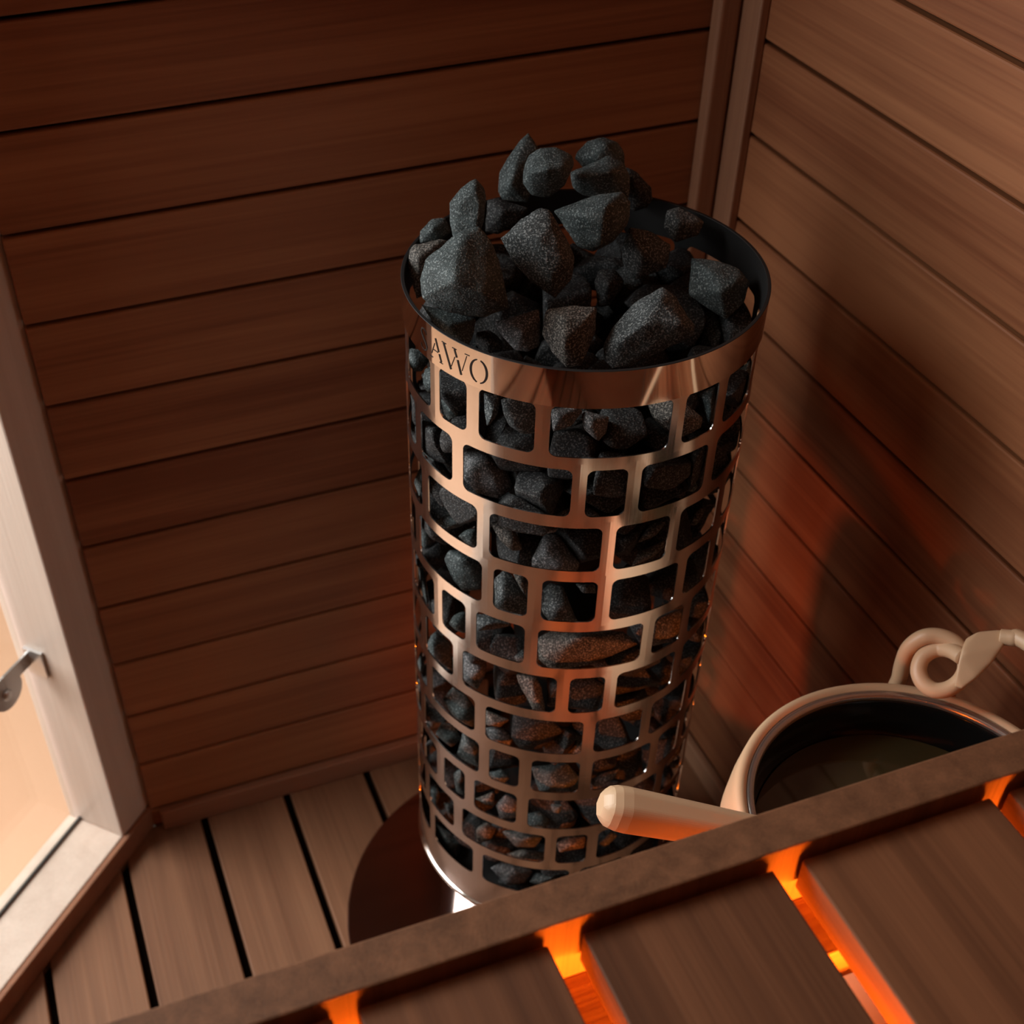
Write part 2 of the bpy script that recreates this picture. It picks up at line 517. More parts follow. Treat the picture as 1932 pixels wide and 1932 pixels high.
def cage_mesh():
    out, inn, wal = MB(), MB(), MB()
    TH, CR = 0.0013, 0.0066
    for k in range(11):
        top, bot = -0.0345 - 0.0613 * k, -0.0835 - 0.0613 * k
        z1 = -0.002 if k == 0 else top + 0.00615
        z0 = bot - 0.00615 if k < 10 else -0.752
        row = full_row(ROWS[k % 4])
        m = len(row)
        for i, (a, b) in enumerate(row):
            pb = row[i - 1][1] - (360 if i == 0 else 0)
            na = row[(i + 1) % m][0] + (360 if i == m - 1 else 0)
            A, B = (pb + a) / 2, (b + na) / 2
            cr = math.degrees(CR / R)
            nh = max(2, int((b - a - 2 * cr) / 1.6))
            hole, edge = [], []

            def arc(cx, cz, sx, sz, order, ex, ez):
                # quarter arc, from the vertical side to the horizontal side (or back)
                for j in range(7):
                    t = j / 6 if order else 1 - j / 6
                    an = t * math.pi / 2
                    p = (cx + sx * cr * math.cos(an), cz + sz * CR * math.sin(an))
                    hole.append(p)
                    if t < 0.5:
                        q = (ex, cz + (ez - cz) * t * 2)
                    else:
                        q = (ex + (cx - ex) * (t - 0.5) * 2, ez)
                    edge.append(q)
            arc(a + cr, top - CR, -1, 1, True, A, z1)
            for j in range(1, nh):
                t = a + cr + (b - a - 2 * cr) * j / nh
                hole.append((t, top)); edge.append((t, z1))
            arc(b - cr, top - CR, 1, 1, False, B, z1)
            arc(b - cr, bot + CR, 1, -1, True, B, z0)
            for j in range(1, nh):
                t = b - cr - (b - a - 2 * cr) * j / nh
                hole.append((t, bot)); edge.append((t, z0))
            arc(a + cr, bot + CR, -1, -1, False, A, z0)
            n = len(hole)
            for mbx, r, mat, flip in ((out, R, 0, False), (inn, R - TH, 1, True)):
                vs = [cp(t, z, r) for t, z in hole] + [cp(t, z, r) for t, z in edge]
                fs = [(j, (j + 1) % n, n + (j + 1) % n, n + j) for j in range(n)]
                if flip:
                    fs = [tuple(reversed(f)) for f in fs]
                mbx.add(vs, fs, 0.5, mat, True)
            vs = [cp(t, z, R) for t, z in hole] + [cp(t, z, R - TH) for t, z in hole]
            wal.add(vs, [(j, n + j, n + (j + 1) % n, (j + 1) % n) for j in range(n)], 0.5, 0, True)
    for x in (inn, wal):
        base = len(out.v)
        out.v += x.v; out.t += x.t; out.m += x.m; out.s += x.s
        out.f += [tuple(base + i for i in f) for f in x.f]
    return out


mb = cage_mesh()
mb.lathe(HX, HY, [(R - 0.0013, ZT - 0.002), (R, ZT - 0.002)], 180, 0, False)
cage = mb.build('steel_cage', [M['steel'], M['shade_black']], heater)  # inner faces coloured black for the shade inside
cage['label'] = 'brushed steel cage with rounded brick-shaped openings'
mb = MB()
RB = R + 0.0016
mb.lathe(HX, HY, [(R + 0.0003, ZT - 0.0342), (RB, ZT - 0.0342), (RB, ZT - 0.0003)], 240, 0, False)
mb.lathe(HX, HY, [(RB, ZT - 0.0003), (RB - 0.0004, ZT), (R - 0.0012, ZT), (R - 0.0016, ZT - 0.0004)], 240, 1, False)
mb.lathe(HX, HY, [(R - 0.0016, ZT - 0.0004), (R - 0.0018, ZT - 0.034)], 120, 1, False)
band = mb.build('top_band', [M['mirror'], M['shade_black']], heater, recalc=False)
e = band.modifiers.new('split', 'EDGE_SPLIT'); e.split_angle = math.radians(35)
band['label'] = 'polished steel band round the top rim'


# stencil lettering on the band: S A W O
def stroke(mb, pts, wd):
    """polyline in (degrees, z) with a width per point, laid on the band"""
    k = math.pi / 180 * RB
    P = [Vector((t * k, z)) for t, z in pts]
    ws = wd if isinstance(wd, (list, tuple)) else [wd] * len(P)
    Lp, Rp = [], []
    for i, p in enumerate(P):
        t = (P[min(i + 1, len(P) - 1)] - P[max(i - 1, 0)]).normalized()
        nn = Vector((-t.y, t.x))
        Lp.append(p + nn * ws[i] / 2); Rp.append(p - nn * ws[i] / 2)
    q = Lp + Rp
    n = len(P)
    vs = [cp(v.x / k, v.y, RB + 0.0003) for v in q] + [cp(v.x / k, v.y, RB - 0.0004) for v in q]
    fs = []
    for i in range(n - 1):
        fs.append((i, i + 1, n + i + 1, n + i))
        fs.append((2 * n + i, 3 * n + i, 3 * n + i + 1, 2 * n + i + 1))
        fs.append((i, 2 * n + i, 2 * n + i + 1, i + 1))
        fs.append((n + i, n + i + 1, 3 * n + i + 1, 3 * n + i))
    fs.append((0, n, 3 * n, 2 * n)); fs.append((n - 1, 3 * n - 1, 4 * n - 1, 2 * n - 1))
    mb.add(vs, fs)


mb = MB()
# S
S_ = [(191.0, -0.0125), (190.6, -0.0098), (189.6, -0.0086), (188.4, -0.0096), (187.9, -0.0122), (188.4, -0.0152), (189.4, -0.0180), (190.6, -0.0208), (191.3, -0.0240), (190.8, -0.0272), (189.6, -0.0287), (188.3, -0.0276), (187.6, -0.0242)]
stroke(mb, S_, [0.0006, 0.0007, 0.0008, 0.0012, 0.0017, 0.0021, 0.0023, 0.0021, 0.0017, 0.0012, 0.0008, 0.0007, 0.0006])
# A
stroke(mb, [(195.55, -0.0140), (193.95, -0.0252)], 0.0008)
stroke(mb, [(195.95, -0.0088), (197.55, -0.0196)], 0.0019)
stroke(mb, [(197.75, -0.0212), (198.75, -0.0276)], 0.0019)
stroke(mb, [(194.9, -0.0205), (197.2, -0.0205)], 0.0006)
stroke(mb, [(193.2, -0.0284), (194.6, -0.0284)], 0.0006)
stroke(mb, [(197.9, -0.0284), (199.4, -0.0284)], 0.0006)
# W
stroke(mb, [(199.85, -0.0078), (203.05, -0.0285)], 0.0021)
stroke(mb, [(203.2, -0.0255), (204.7, -0.0150)], 0.0007)
stroke(mb, [(204.5, -0.0080), (205.5, -0.0146)], 0.0018)
stroke(mb, [(205.85, -0.0165), (207.25, -0.0287)], 0.0020)
stroke(mb, [(207.6, -0.0245), (209.35, -0.0090)], 0.0007)
stroke(mb, [(199.0, -0.0075), (201.0, -0.0075)], 0.0006)
stroke(mb, [(203.6, -0.0075), (205.4, -0.0075)], 0.0006)
stroke(mb, [(208.6, -0.0075), (210.4, -0.0075)], 0.0006)
# O
for s in (-1, 1):
    pts, ws = [], []
    for j in range(15):
        a = math.radians(-78 + 156 * j / 14)
        pts.append((213.7 + s * 2.85 * math.cos(a), -0.0184 + 0.0106 * math.sin(a)))
        ws.append(0.0006 + 0.0015 * math.cos(a))
    stroke(mb, pts, ws)
let = mb.build('lettering', M['ink'], band)

mb = MB()
ring = [(R - 0.001 + 0.0035 * math.cos(2 * math.pi * k / 12), ZT - 0.752 + 0.0042 * math.sin(2 * math.pi * k / 12)) for k in range(12)]
mb.lathe(HX, HY, ring, 160, 0, True)
rg = mb.build('base_ring', M['mirror'], heater, recalc=True); rg['label'] = 'shiny rolled bottom edge'
mb = MB(); mb.lathe(HX, HY, [(0.0, ZT - 0.745), (R - 0.002, ZT - 0.745), (R - 0.002, ZT - 0.753), (0.0, ZT - 0.753)], 96, 0, False, False)
mb.build('base_plate', M['shade_black'], heater, recalc=True)
mb = MB(); mb.lathe(HX, HY, [(0.0, ZT - 0.753), (0.128, ZT - 0.753), (0.130, ZT - 0.755), (0.130, 0.012), (0.132, 0.006), (0.0, 0.006)], 96, 0, False)
pd = mb.build('pedestal', M['mirror'], heater, recalc=True); pd['label'] = 'polished steel pedestal'
e = pd.modifiers.new('split', 'EDGE_SPLIT'); e.split_angle = math.radians(35)
mb = MB(); mb.lathe(HX, HY, [(0.0, ZT - 0.132), (0.046, ZT - 0.132), (0.048, ZT - 0.136), (0.048, ZT - 0.745), (0.0, ZT - 0.745)], 48, 0, False)
mb.build('core_tube', M['core'], heater, recalc=True)

mb = MB(); mb.lathe(HX, HY, [(0.0, 0.006), (0.256, 0.006), (0.258, 0.004), (0.258, 0.0), (0.0, 0.0)], 128, 0, False)
o = mb.build('floor_plate', M['plate'], recalc=True)
tag(o, 'dark round glossy floor plate under the tower heater', 'floor plate')
e = o.modifiers.new('split', 'EDGE_SPLIT'); e.split_angle = math.radians(35)

# ------------------------------------------------------------------ upper bench in the foreground
ZB = 0.90
bench = empty('upper_bench', (0.1, 0.1, ZB - 0.09))
tag(bench, 'brown slatted wooden bench in the foreground with orange light glowing between its slats', 'bench')
XB0, XB1, YR0, YR1, YS0 = XL, XR, 0.3435, 0.3712, -0.22
mb = MB(); mb.box(XB0, XB1, YR0, YR1, ZB - 0.064, ZB, 0.5)
r_ = mb.build('front_rail', M['rail'], bench, bevel=0.0015); r_['label'] = 'raised front edge rail'
edges = [(-0.7185, -0.6310), (-0.6115, -0.4935), (-0.4740, -0.3560), (-0.3365, -0.2185), (-0.1990, -0.0810), (-0.0600, 0.0580), (0.0720, 0.1795), (0.1998, 0.3182), (0.3372, 0.4655), (0.4790, 0.5970), (0.6160, 0.7340)]
for (x0, x1) in edges:
    mb = MB(); mb.box(x0, x1, YS0, YR0 - 0.0035, ZB - 0.0365, ZB - 0.0105, rnd.random())
    mb.build('slat', M['bench'], bench, bevel=0.0012)
for (y0, y1, zt) in ((0.304, 0.3435, 0.058), (0.236, 0.262, 0.072), (0.02, 0.055, 0.0365), (-0.16, -0.12, 0.0365)):
    mb = MB(); mb.box(XB0, XB1, y0, y1, ZB - zt - 0.034, ZB - zt, rnd.random())
    mb.build('bearer', M['bearer'], bench, bevel=0.001)

# lower bench, out of sight below the upper one
lower = empty('lower_bench', (0.2, 0.3, 0.0))
tag(lower, 'low wooden step bench under the upper bench carrying the bucket', 'bench')
x = XL + 0.005
while x < XR - 0.02:
    mb = MB(); mb.box(x, min(x + 0.128, XR - 0.003), 0.16, 0.602, 0.367, 0.39, rnd.random())
    mb.build('slat', M['bench'], lower, bevel=0.0012)
    x += 0.146
mb = MB(); mb.box(XL, XR, 0.602, 0.627, 0.33, 0.390, 0.4); mb.build('front_rail', M['rail'], lower, bevel=0.0015)
mb = MB(); mb.box(XL, XR, 0.16, 0.20, 0.0, 0.367, 0.4); mb.build('support_panel', M['bearer'], lower, bevel=0.001)

ORANGE = (1.0, 0.225, 0.013)
# light channel close under the slats, shining forward and up at them
strip = empty('led_strip', (0.03, 0.185, ZB - 0.06))
tag(strip, 'long orange light channel under the foreground bench glowing up between its slats', 'light strip')
mb = MB(); mb.box(XL + 0.01, XR - 0.01, 0.170, 0.1765, ZB - 0.062, ZB - 0.038); mb.build('channel', M['shade_black'], strip, bevel=0.001)
mb = MB(); mb.box(XL + 0.02, XR - 0.02, 0.1765, 0.180, ZB - 0.060, ZB - 0.046); mb.build('diffuser', M['lamp_glow'], strip)
area('led_strip_light', (0.03, 0.183, ZB - 0.053), (0.03, 0.283, ZB - 0.030), 1.46, 0.014, LED_W, ORANGE).data.spread = math.radians(96)

# small spotlight under the bench aimed at the corner by the heater
SP, ST = Vector((0.03, 0.150, 0.69)), Vector((0.775, 0.93, 0.20))
sd = (ST - SP).normalized()
spot = empty('under_bench_spotlight', SP)
tag(spot, 'small orange spotlight under the slatted bench aimed at the corner beside the heater', 'lamp')
mb = MB(); mb.tube([SP - sd * 0.075, SP - sd * 0.01, SP - sd * 0.004], [0.030, 0.030, 0.032], 28); mb.build('spot_housing', M['shade_black'], spot, recalc=True)
mb = MB(); mb.tube([SP - sd * 0.004, SP - sd * 0.002], 0.024, 28); mb.build('spot_lens', M['lamp_glow'], spot, recalc=True)
mb = MB(); mb.tube([SP - sd * 0.045 + Vector((0, 0, 0.02)), Vector((SP.x - sd.x * 0.045, SP.y - sd.y * 0.045, ZB - 0.038))], 0.008, 16); mb.build('spot_stem', M['shade_black'], spot, recalc=True)
sl = bpy.data.lights.new('under_bench_spot_light', 'SPOT')
sl.energy, sl.color, sl.spot_size, sl.spot_blend, sl.shadow_soft_size = SPOT_W, (1.0, 0.17, 0.005), math.radians(60), 0.75, 0.02
slo = bpy.data.objects.new('under_bench_spot_light', sl); col.objects.link(slo)
slo.location = SP + sd * 0.001
slo.rotation_euler = sd.to_track_quat('-Z', 'Y').to_euler()

# ------------------------------------------------------------------ bucket, rope handle, ladle
BX, BY, BZ = 0.588, 0.487, 0.64
bucket = empty('water_bucket', (BX, BY, 0.39))
tag(bucket, 'pale beige sauna bucket with black inside and thick looped handle, behind the bench rail', 'bucket')
mb = MB()
prof = [(0.0, 0.3905), (0.118, 0.3905), (0.124, 0.395), (0.134, 0.44), (0.146, 0.50), (0.1535, 0.555), (0.1545, 0.590), (0.1520, 0.615), (0.1490, 0.632), (0.1475, 0.6395), (0.1445, 0.643), (0.1405, 0.6425), (0.1378, 0.640)]
mb.lathe(BX, BY, prof, 120)
mb.build('bucket_body', M['pine'], bucket, recalc=True)
mb = MB()
mb.lathe(BX, BY, [(0.1378, 0.6385), (0.1372, 0.6405), (0.1345, 0.641), (0.1312, 0.640), (0.1306, 0.636), (0.131, 0.632), (0.1375, 0.632)], 120, 0, True)
o = mb.build('rim_ring', M['ring'], bucket, recalc=True); o['label'] = 'thin grey metal inner rim'
mb = MB()
mb.lathe(BX, BY, [(0.1312, 0.636), (0.1296, 0.634), (0.1255, 0.590), (0.1225, 0.53), (0.112, 0.42), (0.104, 0.410), (0.0, 0.408)], 96)
o = mb.build('liner', M['liner'], bucket); o['label'] = 'glossy black inner liner'
mb = MB(); mb.disc(BX, BY, 0.1250, 0.594, 96)
mb.build('water', M['water'], bucket)


def soft_hull(pts, name, mat, parent, cuts=2, smooth=5, fac=0.5):
    bm = bmesh.new()
    org = parent.location.copy() if parent else Vector((0, 0, 0))
    if parent and parent.parent: org += parent.parent.location
    for p in pts: bm.verts.new(Vector(p) - org)
    r = bmesh.ops.convex_hull(bm, input=bm.verts[:])
    bmesh.ops.delete(bm, geom=[v for v in bm.verts if not v.link_faces], context='VERTS')
    for _ in range(cuts):
        bmesh.ops.subdivide_edges(bm, edges=bm.edges[:], cuts=1, use_grid_fill=True)
    for _ in range(smooth):
        bmesh.ops.smooth_vert(bm, verts=bm.verts[:], factor=fac, use_axis_x=True, use_axis_y=True, use_axis_z=True)
    bmesh.ops.recalc_face_normals(bm, faces=bm.faces[:])
    me = bpy.data.meshes.new(name)
    bm.to_mesh(me); bm.free()
    me.polygons.foreach_set('use_smooth', [True] * len(me.polygons))
    me.materials.append(mat)
    o = bpy.data.objects.new(name, me); col.objects.link(o)
    o.parent = parent
    return o


# the handle: a thick bent cord with an eye at the rim
loop = [(0.6705, 0.6271, 0.622), (0.6695, 0.6252, 0.636), (0.6685, 0.6262, 0.655), (0.669, 0.6251, 0.675), (0.6753, 0.6203, 0.69), (0.6854, 0.6132, 0.695), (0.6936, 0.6016, 0.695), (0.696, 0.5892, 0.69), (0.694, 0.5803, 0.682), (0.6864, 0.5755, 0.674), (0.6767, 0.576, 0.667), (0.6678, 0.5819, 0.663), (0.6637, 0.5921, 0.664), (0.6647, 0.6025, 0.669), (0.6712, 0.609, 0.676), (0.6798, 0.6094, 0.682), (0.686, 0.6056, 0.686), (0.688, 0.5957, 0.692), (0.6883, 0.583, 0.696)]
mb = MB(); mb.tube(smooth_path(loop, 8), 0.0072, 18)
bail = mb.build('handle', M['pine'], bucket)
tabpts = []
for p in [(0.6864, 0.5851, 0.7), (0.6982, 0.5952, 0.704), (0.7091, 0.5948, 0.709), (0.7265, 0.5878, 0.712), (0.7271, 0.5813, 0.71), (0.7207, 0.5741, 0.706), (0.7074, 0.568, 0.697), (0.6924, 0.5639, 0.688), (0.6801, 0.5647, 0.677), (0.6761, 0.5699, 0.676), (0.6797, 0.5754, 0.688)]:
    v = Vector(p); d = (v - Vector((0, 0, 1.5))).normalized()
    tabpts += [v - d * 0.0065, v + d * 0.0035]
soft_hull(tabpts, 'handle_tab', M['pine'], bucket, 3, 4)
arc = [(0.7215, 0.5809, 0.711), (0.7273, 0.5741, 0.714), (0.7317, 0.5658, 0.717), (0.738, 0.5, 0.728), (0.744, 0.46, 0.735), (0.738, 0.415, 0.735), (0.715, 0.37, 0.722), (0.67, 0.342, 0.7), (0.615, 0.336, 0.675), (0.56, 0.343, 0.655), (0.52, 0.359, 0.643), (0.514, 0.362, 0.636)]
mb = MB(); mb.tube(smooth_path(arc, 10), 0.0072, 16)
mb.build('handle_bail', M['pine'], bucket)
mb = MB(); mb.tube([(0.6960, 0.5880, 0.638), (0.6955, 0.5850, 0.662)], 0.0045, 12)
mb.build('handle_pin', M['base_x'], bucket)

# ladle leaning over the bucket's rim
LA, LB = Vector((0.4468, 0.4955, 0.6640)), Vector((0.3370, 0.5372, 0.698))
ldir = (LB - LA).normalized()
ladle = empty('ladle', LA)
tag(ladle, 'pale wooden ladle whose thick handle sticks out of the bucket towards the heater', 'ladle')
mb = MB()
side = ldir.cross(Vector((0, 0, 1))).normalized(); upv = side.cross(ldir).normalized()
st = [(LA - ldir * 0.06, 0.70), (LB - ldir * 0.004, 1.0), (LB + ldir * 0.004, 0.97), (LB + ldir * 0.010, 0.88), (LB + ldir * 0.0145, 0.72), (LB + ldir * 0.017, 0.45)]
vs, fs, nn = [], [], 6
for p, s in st:
    for k in range(nn):
        a = 2 * math.pi * (k + 0.25) / nn
        vs.append(p + (side * math.cos(a) + upv * math.sin(a)) * 0.0207 * s)
for i in range(len(st) - 1):
    for k in range(nn):
        fs.append((i * nn + k, i * nn + (k + 1) % nn, (i + 1) * nn + (k + 1) % nn, (i + 1) * nn + k))
fs.append(tuple(range(nn))[::-1]); fs.append(tuple((len(st) - 1) * nn + k for k in range(nn)))
mb.add(vs, fs, 0.5, 0, False)
mb.build('ladle_handle', M['ladle'], ladle, recalc=True, bevel=0.0055, seg=6)
mb = MB()
sp = LA - ldir * 0.115
mb.lathe(sp.x, sp.y, [(0.0, sp.z - 0.022), (0.022, sp.z - 0.020), (0.036, sp.z - 0.004), (0.040, sp.z + 0.014), (0.0375, sp.z + 0.014), (0.033, sp.z - 0.002), (0.020, sp.z - 0.016), (0.0, sp.z - 0.018)], 48)
mb.tube([LA - ldir * 0.055, LA - ldir * 0.080], 0.009, 14)
mb.build('ladle_bowl', M['ladle'], ladle, recalc=True)

